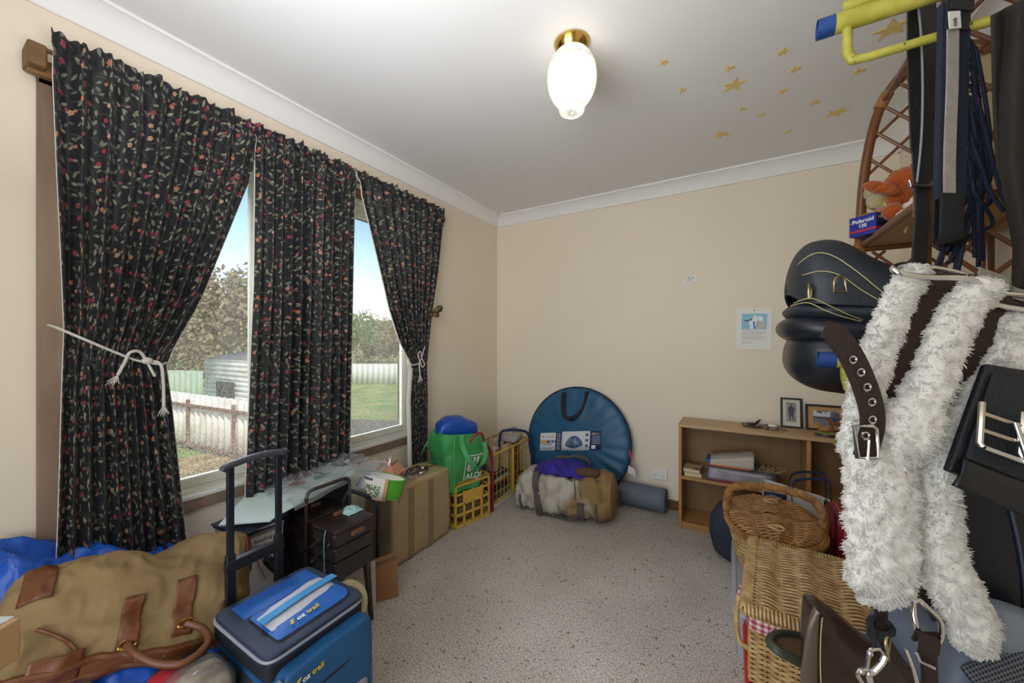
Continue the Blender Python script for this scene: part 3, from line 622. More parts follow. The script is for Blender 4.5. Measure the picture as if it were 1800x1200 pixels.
# ------------------------------------------------------------------ left heap: tarpaulin, canvas bag
tarp_m = mat('blue_woven_tarpaulin', '#1f55b8', .28, var=.18, vscale=14, bump=.5, bscale=45)
def tarp(u, v):
    y = -.22 + .98 * v; x = .035 + .80 * u
    back = lerp([(-.3, .55), (.1, .62), (.22, .635), (.36, .56), (.5, .50), (.66, .40), (.8, .25)], y)
    mid = lerp([(-.3, .36), (.2, .37), (.5, .33), (.66, .22), (.8, .12)], y)
    z = lerp([(0, back), (.15, back - .02), (.34, mid), (.68, mid - .02), (.84, mid * .5), (1, .02)], u)
    c = (.30 - abs(nz((x, y, 0), 5, 2))) * .10 + (.3 - abs(nz((x, y, 0), 13, 5))) * .045 + (.3 - abs(nz((x, y, 0), 29, 8))) * .016
    return (x, y, max(.012, z - .03 + c))
tag(MB().grid(tarp, 130, 150).build('tarpaulin', tarp_m, solid=.002), 'crumpled blue plastic tarpaulin under the tan canvas bag', 'tarpaulin')
canvas = mat('tan_canvas', '#8d7650', .85, col2='#6c5738', cscale=3.2, cpos=(.42, .75), bump=.5, bscale=500)
leather = mat('tan_brown_leather', '#683d22', .38, var=.15, vscale=20, bump=.2, bscale=200)
bagA = W(-22, 1124, .92); bagB = W(432, 1022, 1.33)
ax = (bagB - bagA).normalized(); blen = (bagB - bagA).length
bt = thing('canvas_duffel_bag', 'large tan canvas holdall with brown leather trim lying on the blue tarpaulin', 'bag', tuple((bagA + bagB) / 2 + Vector((0, 0, -.16))))
# local frame: ax along the bag, upv up its broad face, outv towards the room
outv = Vector((.72, -.30, .62)); outv = (outv - ax * ax.dot(outv)).normalized(); upv = outv.cross(ax).normalized()
if upv.z < 0: upv = -upv
def bag(u, v):                              # u along, v around the section
    s = (u - .5) * 2; an = v * 2 * PI
    hgt = lerp([(0, .12), (.06, .145), (.3, .155), (.7, .18), (.94, .185), (1, .15)], u); dp = lerp([(0, .07), (.1, .10), (.5, .105), (.9, .10), (1, .06)], u)
    e = .72; cx = math.copysign(abs(math.cos(an)) ** e, math.cos(an)); sx = math.copysign(abs(math.sin(an)) ** e, math.sin(an))
    k = 1 if abs(s) < .94 else math.sqrt(max(.0, 1 - ((abs(s) - .94) / .06) ** 2)) * .5 + .5
    p = bagA + ax * (blen * u) + upv * (hgt * cx * k) + outv * (dp * sx * k)
    nrm = upv * cx + outv * sx
    wr = .022 * nz(p, 6, 1) + .020 * (.25 - abs(nz(p, 11, 3))) + .010 * (.25 - abs(nz(p, 24, 5))) - .020 * max(0, math.sin(u * 7 + cx * 3 + 1.2)) ** 4 - .022 * math.exp(-((cx + .25 + .5 * (u - .5)) / .12) ** 2) * (1 if sx > 0 else 0)
    return p + nrm * wr
mb = MB(); mb.grid(bag, 150, 100, cv=True)
mb.add([bag(0, k / 100) for k in range(100)], [tuple(range(100))]); mb.add([bag(1, k / 100) for k in range(100)], [tuple(range(100))]); mb.build('canvas_body', canvas, bt, ang=80)
def onbag(u, cx_, off=.004):                # point on the room-facing side; cx_ -1 bottom .. 1 top
    an = math.acos(max(-1, min(1, math.copysign(abs(cx_) ** (1 / .72), cx_)))); p = bag(u, an / (2 * PI)); return p + outv * off
mb = MB(); mb.tube([onbag(u / 40, -.80, .004) for u in range(0, 41)], .010, 8); mb.tube([onbag(u / 40, -.93, .0) for u in range(0, 41)], .009, 8)
mb.build('leather_piping', leather, bt)
def patch(u0, u1, c0, c1, nm, m, off=.005, rounded=True):
    def fn(a, b): 
        uu = u0 + (u1 - u0) * a; cc = c0 + (c1 - c0) * b; return onbag(uu, cc, off)
    return MB().grid(fn, 12, 12).build(nm, m, bt, solid=.004)
patch(0.0, 1.0, -.98, -.82, 'leather_base_strip', leather, .003)
patch(.05, .15, .30, .98, 'leather_corner', leather); patch(.13, .30, -1.0, -.62, 'leather_corner', leather, .008)
patch(.955, .998, .2, .98, 'leather_corner', leather)
patch(.40, .475, -.80, .02, 'handle_patch', leather, .006); patch(.605, .685, -.66, .14, 'handle_patch', leather, .006)
h0 = onbag(.44, -.66, .014); h1 = onbag(.655, -.52, .014)
dn = outv * .06 - upv * .085
mb = MB(); mb.tube(crv([h0, h0 + dn * .35 + ax * .015, h0 + dn * .85 + ax * .06, (h0 + h1) / 2 + dn * 1.12 + ax * .05, h1 + dn * .85 + ax * .04, h1 + dn * .35 + ax * .035, h1], 8), .0095, 10); mb.build('carry_handle', leather, bt)
for h in (h0, h1):
    mb = MB(); mb.tube([h + ax * .018 * math.cos(k * PI / 6) + upv * .011 * math.sin(k * PI / 6) for k in range(12)], .003, 6, closed=True); mb.build('handle_ring', brass, bt)
mb = MB()                                   # stitched seam piping across the left end
mb.tube([onbag(.13 + .15 * math.sin(k / 20 * PI * .5), -.15 - .62 * k / 20, .005) for k in range(21)], .004, 6); mb.build('seam_piping', leather, bt)
# small things at the near left corner
t = thing('cardboard_carton', 'corner of a brown carton cut off by the left photo edge', 'box', tuple(W(-22, 1140, .62)))
mb = MB(); p = W(-52, 1150, .62); mb.box(p, (.075, .07, .07), YAW); mb.build('carton_body', mat('brown_cardboard', '#b08d62', .8), t, bevel=.002)
mb = MB(); mb.box(p + Vector((0, 0, .036)), (.05, .072, .002), YAW); mb.build('tape', mat('grey_tape', '#b9bcc2', .3), t)
film = clear_film('clear_plastic_film', '#cfd3d8', .22, .15)
def wrapb(c, r, m, nm, sd, amp=.25, parent=None, e=.6, **k):
    return MB().sup(c, r, e, e, 40, 24, disp=lambda p, u, v: p * (1 + amp * nz(p, 14, sd) + amp * .5 * nz(p, 34, sd))).build(nm, m, parent, **k)
t = thing('wrapped_parcel', 'clear plastic wrapped parcel at the bottom edge left of the blue cooler', 'parcel', tuple(W(355, 1215, .98)))
wrapb(W(352, 1215, .98), (.07, .06, .045), mat('striped_cream_bundle', '#b9a78c', .8, col2='#7d6a58', cscale=18), 'bundle', 4, .12, t); wrapb(W(352, 1213, .98), (.078, .068, .052), film, 'plastic_wrap', 6, .14, t)
o = wrapb(W(292, 1216, .98), (.045, .04, .045), mat('red_knit_fabric', '#a8202c', .7, bump=.5, bscale=200), 'red_cloth', 8, .15); tag(o, 'red cloth lump at the bottom edge beside the wrapped parcel', 'cloth')
o = wrapb(W(325, 1205, 1.06), (.13, .08, .06), mat('dark_green_cloth', '#2c3230', .85, bump=.4, bscale=60), 'dark_cloth', 9, .2); tag(o, 'dark cloth bundle between the canvas bag and the blue cooler', 'cloth')

# ------------------------------------------------------------------ cooler trolley
blk = mat('black_nylon', '#17191f', .6, bump=.3, bscale=400); nav = mat('navy_nylon', '#242f45', .55, bump=.3, bscale=300)
blu = mat('bright_blue_nylon', '#1e5aa8', .5, bump=.3, bscale=300, var=.08); teal = mat('deep_blue_nylon', '#17507e', .5, bump=.3, bscale=300, var=.1)
gry = mat('pale_grey_nylon', '#b7b7bf', .6, bump=.3, bscale=250); sky_ = mat('sky_blue_webbing', '#3d8fca', .6, bump=.4, bscale=500); zipm = mat('grey_zip_tape', '#8a8d92', .5)
yel = mat('yellow_print', '#d6b52c', .6); wht = mat('white_print', '#e2e2e2', .6)
t = thing('cooler_trolley', 'blue and black soft cooler on wheels with a raised telescopic handle', 'cooler bag', (.74, .66, 0))
x0, x1, y0, y1, zt = .585, .895, .505, .79, .415
def rb(a, b, e=.18, nm='x', m=None, nu=64, nv=40, amp=.006, sd=1, **k):
    c = (Vector(a) + Vector(b)) / 2; r = (Vector(b) - Vector(a)) / 2
    return MB().sup(c, r, e, e, nu, nv, disp=lambda p, u, v: p + p.normalized() * amp * nz(p, 11, sd)).build(nm, m, **k)
rb((x0, y0, .06), (x1, y1, .385), .14, 'cooler_body', teal, parent=t); rb((x0 + .02, y0 - .012, .08), (x1 - .06, y1 + .012, .33), .16, 'side_panel', blk, parent=t)
lid = rb((x0 - .003, y0 - .005, .382), (x1 + .006, y1 + .006, zt + .004), .16, 'lid', nav, parent=t, amp=.003)
rb((x0 - .002, y0 - .004, .345), (x1 + .004, y1 + .004, .400), .12, 'lid_band', blk, parent=t, amp=.002)
def onl(a, b, dz=0):                      # a along y (0 near .. 1 far), b along x (0 back .. 1 front)
    bow = .006 * (1 - (2 * a - 1) ** 2) * (1 - (2 * b - 1) ** 2)
    return Vector((x0 + (x1 - x0) * b, y0 + (y1 - y0) * a, zt + .004 + bow + dz + .0015 * nz((a * 5, b * 5, 0), 1)))
def lidp(poly, dz, nm, m, th=.006):
    n_ = len(poly); c = (sum(a for a, b in poly) / n_, sum(b for a, b in poly) / n_); vs = []; fs = []
    rings = 5
    for r_ in range(rings + 1):
        for a, b in poly: k = r_ / rings; vs.append(onl(c[0] + (a - c[0]) * k, c[1] + (b - c[1]) * k, dz + (0 if r_ < rings else -th)))
    for r_ in range(rings):
        for i in range(n_): j = (i + 1) % n_; fs.append((r_ * n_ + i, r_ * n_ + j, (r_ + 1) * n_ + j, (r_ + 1) * n_ + i))
    return MB().add(vs, fs).build(nm, m, t, ang=60)
lidp([(.12, .07), (.95, .07), (.95, .35), (.12, .35)], .004, 'blue_panel', blu)
def rpoly(a0, b0, a1, b1, r=.06, n_=5):
    o_ = []
    for (ca, cb, s) in ((a1 - r, b1 - r, 0), (a0 + r * .3, b1 - r * .3, 1), (a0 + r * .3, b0 + r * .3, 2), (a1 - r, b0 + r, 3)):
        rr = r if s in (0, 3) else r * .3
        for k in range(n_): an = (s + k / (n_ - 1)) * PI / 2; o_.append((ca + rr * math.cos(an), cb + rr * math.sin(an)))
    return o_
lidp(rpoly(.13, .37, .965, .93, .14), .006, 'pocket_edge', blk); lidp(rpoly(.14, .39, .95, .91, .13), .009, 'lid_pocket', blu)
lidp([(.16, .50), (.3, .45), (.55, .42), (.78, .37), (.89, .39), (.925, .50), (.91, .64), (.8, .70), (.6, .73), (.45, .76), (.16, .77)], .0125, 'grey_panel', gry)
mb = MB(); mb.strap([onl(a, .64 - .09 * a, .019) for a in [.13 + .05 * k for k in range(18)]], .028, .002, (1, -.1, 0)); mb.build('lid_strap', sky_, t)
text('brand_lettering', 'oz', wht, onl(.36, .86, .013), (-.04, 1, 0), (-1, 0, 0), .024, t, bold=.02, shear=.15); text('brand_lettering', 'trail', yel, onl(.465, .855, .013), (-.04, 1, 0), (-1, 0, 0), .024, t, bold=.02, shear=.15)
MB().prism([(0, 0), (.009, 0), (.012, .008), (.003, .008)], onl(.29, .86, .013), (0, 1, 0), (-1, 0, 0), .0008).build('brand_mark', yel, t); MB().prism([(0, 0), (.009, 0), (.012, .008), (.003, .008)], onl(.305, .83, .013), (0, 1, 0), (-1, 0, 0), .0008).build('brand_mark', yel, t)
def ring(zz, gx=.006, r=.007, nm='zip', m=zipm, f=None):
    pts = []
    for k in range(64):
        an = 2 * PI * k / 64; c = math.cos(an); s = math.sin(an); sg = lambda q: math.copysign(abs(q) ** .2, q)
        pts.append(((x0 + x1) / 2 + ((x1 - x0) / 2 + gx) * sg(c), (y0 + y1) / 2 + ((y1 - y0) / 2 + gx) * sg(s), zz))
    mb = MB(); mb.tube(pts, r, 6, closed=True); return mb.build(nm, m, t)
ring(.402, .005, .0055)
rb((x1 - .05, y0 + .012, .075), (x1 + .050, y1 + .006, .374), .2, 'front_pocket', teal, parent=t)
def zipf(z0, z1_, off, nm, m, r):
    pts = [(x1 + .056 * (1 - abs(2 * k / 20 - 1) ** 5) + off - .012, y0 + .012 + (y1 - y0 - .006) * k / 20, z0 + (z1_ - z0) * (k / 20)) for k in range(21)]
    mb = MB(); mb.tube(crv(pts, 2), r, 6); mb.build(nm, m, t)
zipf(.300, .305, .0, 'pocket_zip', zipm, .006); zipf(.286, .291, .002, 'pocket_piping', blk, .006)
mb = MB(); mb.tube(crv([(x1 + .030, y0 + .008, .365), (x1 + .046, y0 + .018, .345), (x1 + .050, y0 + .022, .32), (x1 + .046, y0 + .016, .30)], 6), .006, 6); mb.build('pocket_zip', zipm, t)
rb((x1 + .0, y0 + .05, .10), (x1 + .06, y1 - .02, .20), .25, 'grey_net_pocket', mat('grey_net', '#8a8a94', .7), parent=t)
text('brand_lettering', 'oz', wht, (x1 + .0508, y0 + .062, .330), (0, 1, .03), (0, 0, 1), .021, t, bold=.02); text('brand_lettering', 'trail', yel, (x1 + .0508, y0 + .088, .331), (0, 1, .03), (0, 0, 1), .021, t, bold=.02)
MB().prism([(0, 0), (.009, .003), (.012, .010), (.003, .007)], (x1 + .0505, y0 + .042, .328), (0, 1, 0), (0, 0, 1), .0015).build('brand_mark', yel, t); MB().prism([(0, 0), (.009, .003), (.012, .010), (.003, .007)], (x1 + .0505, y0 + .046, .339), (0, 1, 0), (0, 0, 1), .0015).build('brand_mark', yel, t)
mb = MB(); mb.strap(crv([(x0 + .16, y0 - .012, .31), (x0 + .15, y0 - .03, .24), (x0 + .17, y0 - .03, .16), (x0 + .16, y0 - .012, .10)], 5), .03, .003, (1, 0, 0)); mb.build('side_strap', blk, t)
rb((x0 + .19, y0 - .04, .17), (x0 + .27, y0 - .005, .26), .5, 'side_pocket', sky_, parent=t)
for s in (0, 1):
    y = y0 + .03 if s == 0 else y1 - .03
    MB().cyl((x0 + .02, y - .016, .045), (x0 + .02, y + .016, .045), .045).build('wheel', black_plastic, t, bevel=.004)
    MB().bb((x1 - .04, y - .015, 0), (x1 - .01, y + .015, .075)).build('foot', black_plastic, t, bevel=.004)
hx, hy0, hy1 = .545, .565, .712
dkm = mat('dark_blue_black_metal', '#1c222e', .35, .3)
mb = MB()
for y in (hy0, hy1): mb.bb((hx - .010, y - .0125, .30), (hx + .010, y + .0125, .555))
mb.bb((hx - .012, hy0 - .014, .50), (hx + .012, hy1 + .014, .535)); mb.build('handle_sleeve', black_plastic, t, bevel=.002)
for y in (hy0, hy1): MB().bb((hx - .007, y - .0095, .53), (hx + .007, y + .0095, .832)).build('handle_post', dkm, t, bevel=.002)
mb = MB(); mb.tube(crv([(hx, hy0 - .022, .826), (hx, hy0 - .006, .838), (hx, (hy0 + hy1) / 2, .847), (hx, hy1 + .004, .842), (hx, hy1 + .012, .834)], 6), [.011] * 25, 10, flat=1.2); mb.build('hand_grip', mat('grey_black_rubber', '#3c4046', .5), t)
mb = MB(); mb.bb((hx - .03, y0 + .02, .03), (hx + .045, y1 - .02, .05)); mb.bb((hx - .010, hy0 - .012, .04), (hx + .010, hy0 + .012, .32)); mb.bb((hx - .010, hy1 - .012, .04), (hx + .010, hy1 + .012, .32)); mb.build('trolley_frame', black_plastic, t)
# ------------------------------------------------------------------ boxes, board and sewing box under the window
boxw = mat('white_lamp_carton', '#d9dade', .5)
t = thing('lamp_carton', 'white desk lamp carton behind the trolley handle, under the pale green board', 'box', (.20, .775, 0))
MB().bb((.115, .69, 0), (.285, .865, .475)).build('carton_body', boxw, t, bevel=.003)
MB().bb((.113, .688, .452), (.287, .867, .478)).build('carton_lid', mat('grey_carton_lid', '#9a968e', .6), t, bevel=.002)
blkprint = mat('black_print', '#1c1c20', .6)
for k, s in enumerate(('Reading', 'Desk', 'Lamp')): text('carton_lettering', s, blkprint, (.2858, .752, .425 - .022 * k), (0, 1, 0), (0, 0, 1), .022, t)
t = thing('looped_cable', 'thin orange cable looped over the white lamp carton', 'cable', (.3, .76, .5))
MB().tube(crv([(.20, .70, .487), (.25, .70, .495), (.292, .725, .482), (.296, .745, .41), (.30, .765, .34), (.31, .785, .28)], 6), .002, 6).build('cable_line', mat('orange_cable', '#c65a2a', .5), t)
mb = MB(); m_ = Matrix.Rotation(.55, 4, 'X'); mb.sup((.325, .80, .335), (.012, .018, .045), .5, .5, 16, 12, m_); mb.build('cord_toggle', black_plastic, t)
sat = mat('black_bag_fabric', '#1b1d22', .6, bump=.4, bscale=150, var=.15)
t = thing('black_document_case', 'black padded case with a small white logo standing behind the sewing box', 'case', (.26, 1.08, 0))
mb = MB(); mb.sup((.165, 1.06, .275), (.055, .17, .275), .14, .14, 56, 30, disp=lambda p, u, v: p * (1 + .015 * nz(p, 9, 3))); mb.build('case_body', sat, t)
mb = MB(); mb.tube([(.165 + .056 * 0, 1.06 + .172 * math.copysign(abs(math.cos(a)) ** .15, math.cos(a)), .275 + .277 * math.copysign(abs(math.sin(a)) ** .15, math.sin(a))) for a in [2 * PI * (k + .5) / 48 for k in range(48)]], .004, 6, closed=True); mb.build('zip_edge', black_plastic, t)
text('brand_lettering', 'targus', wht, (.2215, 1.09, .525), (0, 1, 0), (0, 0, 1), .020, t, bold=.02)
t = thing('grey_folder_stack', 'stack of dark folders lying on the white lamp carton under the green board', 'folders', (.2, .79, .478))
for k, (c, dz, a) in enumerate((('#2b3442', .006, .1), ('#c9cdd6', .004, -.12), ('#3c4654', .007, .22))):
    MB().box((.21, .775, .4825 + k * .0085), (.21, .17, dz), a).build('folder', mat('folder_' + c[1:], c, .5), t, bevel=.001)
# pale green board in a clear plastic bag, sloping on top of the pile
t = thing('pale_green_board', 'pale green cutting board half inside clear plastic, lying over cartons under the window', 'board', (.2, .93, .52))
gz = lambda x, y: .532 + (y - .7) * .10
P = [(.232, .655), (.388, .762), (.372, .80), (.33, 1.18), (.27, 1.235), (.035, 1.16), (.022, .86)]
pv = [(x, y, gz(x, y)) for x, y in P]; pw = [(x, y, gz(x, y) + .006) for x, y in P]; k = len(P)
MB().add(pv + pw, [tuple(range(k))[::-1], tuple(range(k, 2 * k))] + [(i, (i + 1) % k, k + (i + 1) % k, k + i) for i in range(k)]).build('board_sheet', mat('pale_green_board', '#cfded6', .3), t, smooth=False)
def filmg(u, v):
    y = .86 + .46 * v; x = lerp([(0, .0), (1, .38)], u) - .03 * v * u
    e = min(u, 1 - u, .12) / .12
    return Vector((x + .012 * nz((x, y, 1), 11), y, gz(x, y) + .012 + .05 * e * abs(nz((x, y, 0), 8, 2)) + .022 * e * abs(nz((x, y, 0), 22, 4)) + .012 * e * nz((x, y, 0), 45, 6) - (0.02 if e < .05 else 0)))
MB().grid(filmg, 60, 60).build('plastic_sleeve', clear_film('crinkled_clear_bag', '#dfe6ee', .3, .1), t)
mb = MB(); mb.grid(lambda u, v: Vector((.30 + .05 * u + .03 * v, 1.19 + .22 * v - .05 * u, .585 + .03 * v * (1 - u) - .10 * u * (1 - v) + .025 * nz((u * 4, v * 4, 3), 1))), 24, 24); mb.build('bag_end', clear_film('crinkled_clear_bag', '#dfe6ee', .3, .1), t)
for (x, y, r, c) in ((.12, 1.05, .028, '#a6414d'), (.17, .99, .024, '#b0603e'), (.09, .97, .022, '#7d4a86'), (.2, 1.08, .02, '#4f7a4a')):
    wrapb((x, y, gz(x, y) + .008), (r, r * 1.4, .005), mat('print_' + c[1:], c, .6), 'printed_motif', int(x * 100), .2, t)

# sewing box
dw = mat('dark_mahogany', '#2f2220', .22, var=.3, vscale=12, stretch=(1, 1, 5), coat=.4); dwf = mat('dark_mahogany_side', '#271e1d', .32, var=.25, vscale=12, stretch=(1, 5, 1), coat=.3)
t = thing('sewing_box', 'dark wooden cantilever sewing box on splayed legs beside the blue cooler', 'sewing box', (.40, 1.01, 0))
xa, xm, xb, ya, yb_ = .215, .375, .548, .925, 1.112
for (p0, p1) in ((xa, xm - .008), (xm + .004, xb)):
    zs = (.255, .335, .395, .452)
    for k in range(3):
        d_ = MB().bb((p0 + .002 * k, ya, zs[k] + .0015), (p1, yb_, zs[k + 1] - .0015)).build('drawer', dwf, t, bevel=.006)
        if p1 == xb and k == 2:
            mb = MB(); mb.sup((xb + .006, (ya + yb_) / 2 + .01, zs[k] + .034), (.009, .032, .010), .4, .4, 20, 12); mb.build('drawer_pull', mat('brown_wood_pull', '#6a4a32', .45), d_)
    l_ = MB().bb((p0 - .001, ya - .002, .452), (p1 + .002, yb_ + .002, .467)).build('lid', dw, t, bevel=.003)
    mb = MB(); mb.sup(((p0 + p1) / 2 - .04, (ya + yb_) / 2 + .01, .475), (.008, .024, .009), .4, .4, 16, 10); mb.build('lid_pull', mat('brown_wood_pull', '#6a4a32', .45), l_)
def arch(x, y0_, y1_, z0, z1, r=.03, n=6):
    pts = [(x, y0_, z0)]
    for k in range(n + 1): a = PI - PI / 2 * k / n; pts.append((x, y0_ + r + r * math.cos(a), z1 - r + r * math.sin(a)))
    for k in range(n + 1): a = PI / 2 - PI / 2 * k / n; pts.append((x, y1_ - r + r * math.cos(a), z1 - r + r * math.sin(a)))
    return pts + [(x, y1_, z0)]
mb = MB(); mb.tube(arch(xm - .002, ya - .012, yb_ + .008, .26, .598), .0085, 4, flat=1.1, side=(1, 0, 0)); mb.build('carry_arch', dw, t, bevel=.002)
MB().bb((xm - .006, ya + .0, .26), (xm + .002, yb_, .45)).build('centre_panel', dwf, t)
for (fx, fy) in ((1, -1), (1, 1), (-1, -1), (-1, 1)):
    bx = xb - .02 if fx > 0 else xa + .02; by = yb_ - .02 if fy > 0 else ya + .02
    mb = MB(); mb.tube([(bx, by, .26), (bx + fx * .018, by + fy * .012, 0.0)], [.017, .011], 4, side=(1, 1, 0)); mb.build('leg', dw, t, bevel=.002)
for yy in (ya - .004,):                        # crossed cantilever arms on the near end
    mb = MB()
    for (x0_, x1_) in ((xm, xb - .02), (xm, xa + .02)):
        mb.strap([(x0_, yy, .29), (x1_, yy, .42)], .014, .004, (0, 0, 1)); mb.strap([(x0_, yy - .004, .36), (x1_, yy - .004, .44)], .012, .004, (0, 0, 1))
    mb.build('cantilever_arm', dw, t)
for (x, z) in ((xm + .03, .31), (xm + .1, .37), (xb - .03, .41), (xm + .06, .40), (xm + .12, .30), (xa + .05, .4)): MB().cyl((x, ya - .010, z), (x, ya - .002, z), .005, seg=10).build('rivet', steel, t)
mb = MB(); mb.tube(crv([(xb - .05, ya - .006, .466), (xb - .052, ya - .012, .42), (xb - .05, ya - .012, .36), (xb - .054, ya - .01, .29)], 5), .0018, 5); mb.build('loose_thread', mat('pale_blue_thread', '#8fb0c0', .7), t)
o = MB().grid(lambda u, v: Vector((.395 + .085 * u + .01 * nz((u * 4, v * 4, 0), 1), 1.04 + .075 * v + .01 * nz((u * 4, v * 4, 5), 1), .470 + .028 * math.sin(u * PI) * math.sin(v * PI) * (.6 + .6 * abs(nz((u * 5, v * 5, 2), 1))))), 24, 24).build('blue_face_mask', mat('pale_blue_nonwoven', '#9ec3c4', .8, var=.1), solid=.002)
tag(o, 'crumpled pale blue mask lying on the sewing box lid', 'mask')
# black bent tube carrier behind the sewing box
t = thing('black_tube_carrier', 'black bent tube frame standing between the sewing box and the tan suitcase', 'trolley frame', (.32, 1.26, 0))
ca = W(611, 863, 1.80); cb_ = W(664, 878, 1.84)
mb = MB(); mb.tube(crv([(ca.x - .01, ca.y - .02, 0.0), (ca.x - .01, ca.y - .02, .3), (ca.x - .01, ca.y - .02, .44), ca + Vector((.01, .0, .0)), ca.lerp(cb_, .5) + Vector((0, 0, .004)), cb_ - Vector((.03, .01, 0)), cb_ + Vector((0, 0, -.03)), Vector((cb_.x, cb_.y, .24)), Vector((cb_.x, cb_.y, 0.0))], 6), .0095, 10); mb.build('tube_frame', mat('navy_black_tube', '#1e2630', .4), t)
mb = MB(); mb.tube([ca.lerp(cb_, .35), ca.lerp(cb_, .35) + Vector((0, 0, -.2))], .0025, 6); mb.build('hanging_string', mat('jute_string', '#9a8058', .8), t)
mb = MB(); mb.strap([ca.lerp(cb_, .28) + Vector((0, 0, .013)), ca.lerp(cb_, .42) + Vector((0, 0, .013))], .03, .006, (1, 0, 0)); mb.build('frame_clip', black_plastic, t)
# cream reel and boards under the sewing box
cardm = mat('brown_cardboard', '#b08d62', .8)
t = thing('cardboard_sheet', 'brown cardboard box flap standing on the carpet behind the sewing box leg', 'cardboard', (.49, 1.22, 0))
pa = Vector((.452, 1.165, 0)); pb = Vector((.526, 1.270, 0))
MB().prism([(0, 0), (.135, 0), (.128, .215), (.0, .20)], pa, (pb - pa).normalized(), Vector((-.02, .01, 1)).normalized(), .006).build('panel', mat('kraft_cardboard', '#96714a', .8, var=.12, vscale=7), t)
MB().prism([(.004, .168), (.128, .185), (.127, .2), (.004, .183)], pa + Vector((.005, -.004, 0)), (pb - pa).normalized(), Vector((-.02, .01, 1)).normalized(), .0015).build('fold_line', mat('dark_kraft', '#7a5a3a', .8), t)
o = MB().prism([(0, 0), (.19, 0), (.19, .2), (0, .2)], (.38, 1.02, 0), Vector((.55, .83, 0)), Vector((-.12, .08, 1)).normalized(), .012).build('white_board', mat('speckled_white_board', '#c9c2b0', .6, col2='#8c7f6a', cscale=24, cpos=(.6, .68)), smooth=False); tag(o, 'speckled off-white board standing on edge under the sewing box', 'board')
t = thing('cream_ring', 'cream plastic ring standing on edge under the sewing box', 'ring', (.50, 1.02, 0))
rc = W(601, 1066, 1.53); rn = (CAM - rc).normalized(); rn.z = .15; rn.normalize(); ru = rn.orthogonal().normalized(); rv = rn.cross(ru)
mb = MB(); mb.tube([rc + (ru * math.cos(2 * PI * k / 48) + rv * math.sin(2 * PI * k / 48))* .088 for k in range(48)], .012, 8, closed=True, flat=1.3); mb.build('rim', mat('cream_plastic', '#cfc39a', .4), t)
mb = MB(); mb.tube([rc - rn * .004, rc + rn * .004], [.08, .08], 40); mb.build('disc', mat('cream_disc', '#c2b58e', .5), t)

# tan suitcase
sv = mat('tan_vinyl', '#a8936f', .42, var=.1, vscale=7, bump=.15, bscale=260); svd = mat('grey_brown_vinyl_stripe', '#8a755a', .45, var=.08)
t = thing('suitcase', 'large tan vinyl suitcase with two darker stripes standing on its side under the window', 'suitcase', (.23, 1.63, 0))
sx0, sx1, sy0, sy1, sz = .115, .356, 1.395, 1.872, .432
def scs(p, u, v): return p
mb = MB(); mb.sup(((sx0 + sx1) / 2, (sy0 + sy1) / 2, sz / 2), ((sx1 - sx0) / 2, (sy1 - sy0) / 2, sz / 2), .16, .12, 72, 40); mb.build('shell', sv, t)
for ya_, w_ in ((1.505, .045), (1.665, .045)):
    mb = MB(); mb.bb((sx1 - .004, ya_, .012), (sx1 + .0016, ya_ + w_, sz - .028)); mb.build('stripe', svd, t)
mb = MB(); mb.tube([(sx0 + .14, sy0 + .02 + (sy1 - sy0 - .04) * k / 20, sz + .001) for k in range(21)], .0035, 6); mb.build('seam', mat('dark_brown_seam', '#4a3c2a', .5), t)
for y in (1.6, 1.72):
    MB().bb((sx0 + .10, y - .02, sz), (sx0 + .155, y + .02, sz + .006)).build('latch', steel, t, bevel=.002)
mb = MB(); mb.tube(crv([(sx0 + .12, 1.60, sz + .006), (sx0 + .12, 1.615, sz + .024), (sx0 + .12, 1.66, sz + .026), (sx0 + .12, 1.70, sz + .024), (sx0 + .12, 1.715, sz + .006)], 5), .006, 8); mb.build('carry_handle', mat('dark_brown_handle', '#40301f', .5), t)
for (y, z) in ((1.435, .36), (1.62, .20), (1.845, .04), (1.845, .39)):
    mb = MB(); mb.sup((sx1 + .001, y, z), (.004, .008, .008), nu=14, nv=10); mb.build('stud', steel, t)
# belt and buckle on the suitcase
t = thing('belt_with_buckle', 'dark belt with a bright buckle lying on top of the tan suitcase', 'belt', (.27, 1.6, sz))
mb = MB(); mb.strap(crv([(.30, 1.47, sz + .012), (.27, 1.53, sz + .018), (.29, 1.58, sz + .032), (.26, 1.65, sz + .034), (.30, 1.70, sz + .012), (.25, 1.75, sz + .012)], 6), .022, .003, (1, -.3, .2)); mb.build('strap', mat('dark_belt_leather', '#2a2523', .5), t)
mb = MB(); mb.tube([(.30 + .022 * math.cos(a), 1.665 + .03 * math.sin(a), sz + .020 + .008 * math.sin(a)) for a in [2 * PI * k / 16 for k in range(16)]], .004, 6, closed=True); mb.build('buckle', chrome, t)
mb = MB(); mb.grid(lambda u, v: Vector((.28 + .07 * u, 1.45 + .12 * v, sz + .006 + .03 * abs(nz((u * 3, v * 3, 1), 1)) + .012 * u)), 16, 16); mb.build('clear_wrapper', film, t)

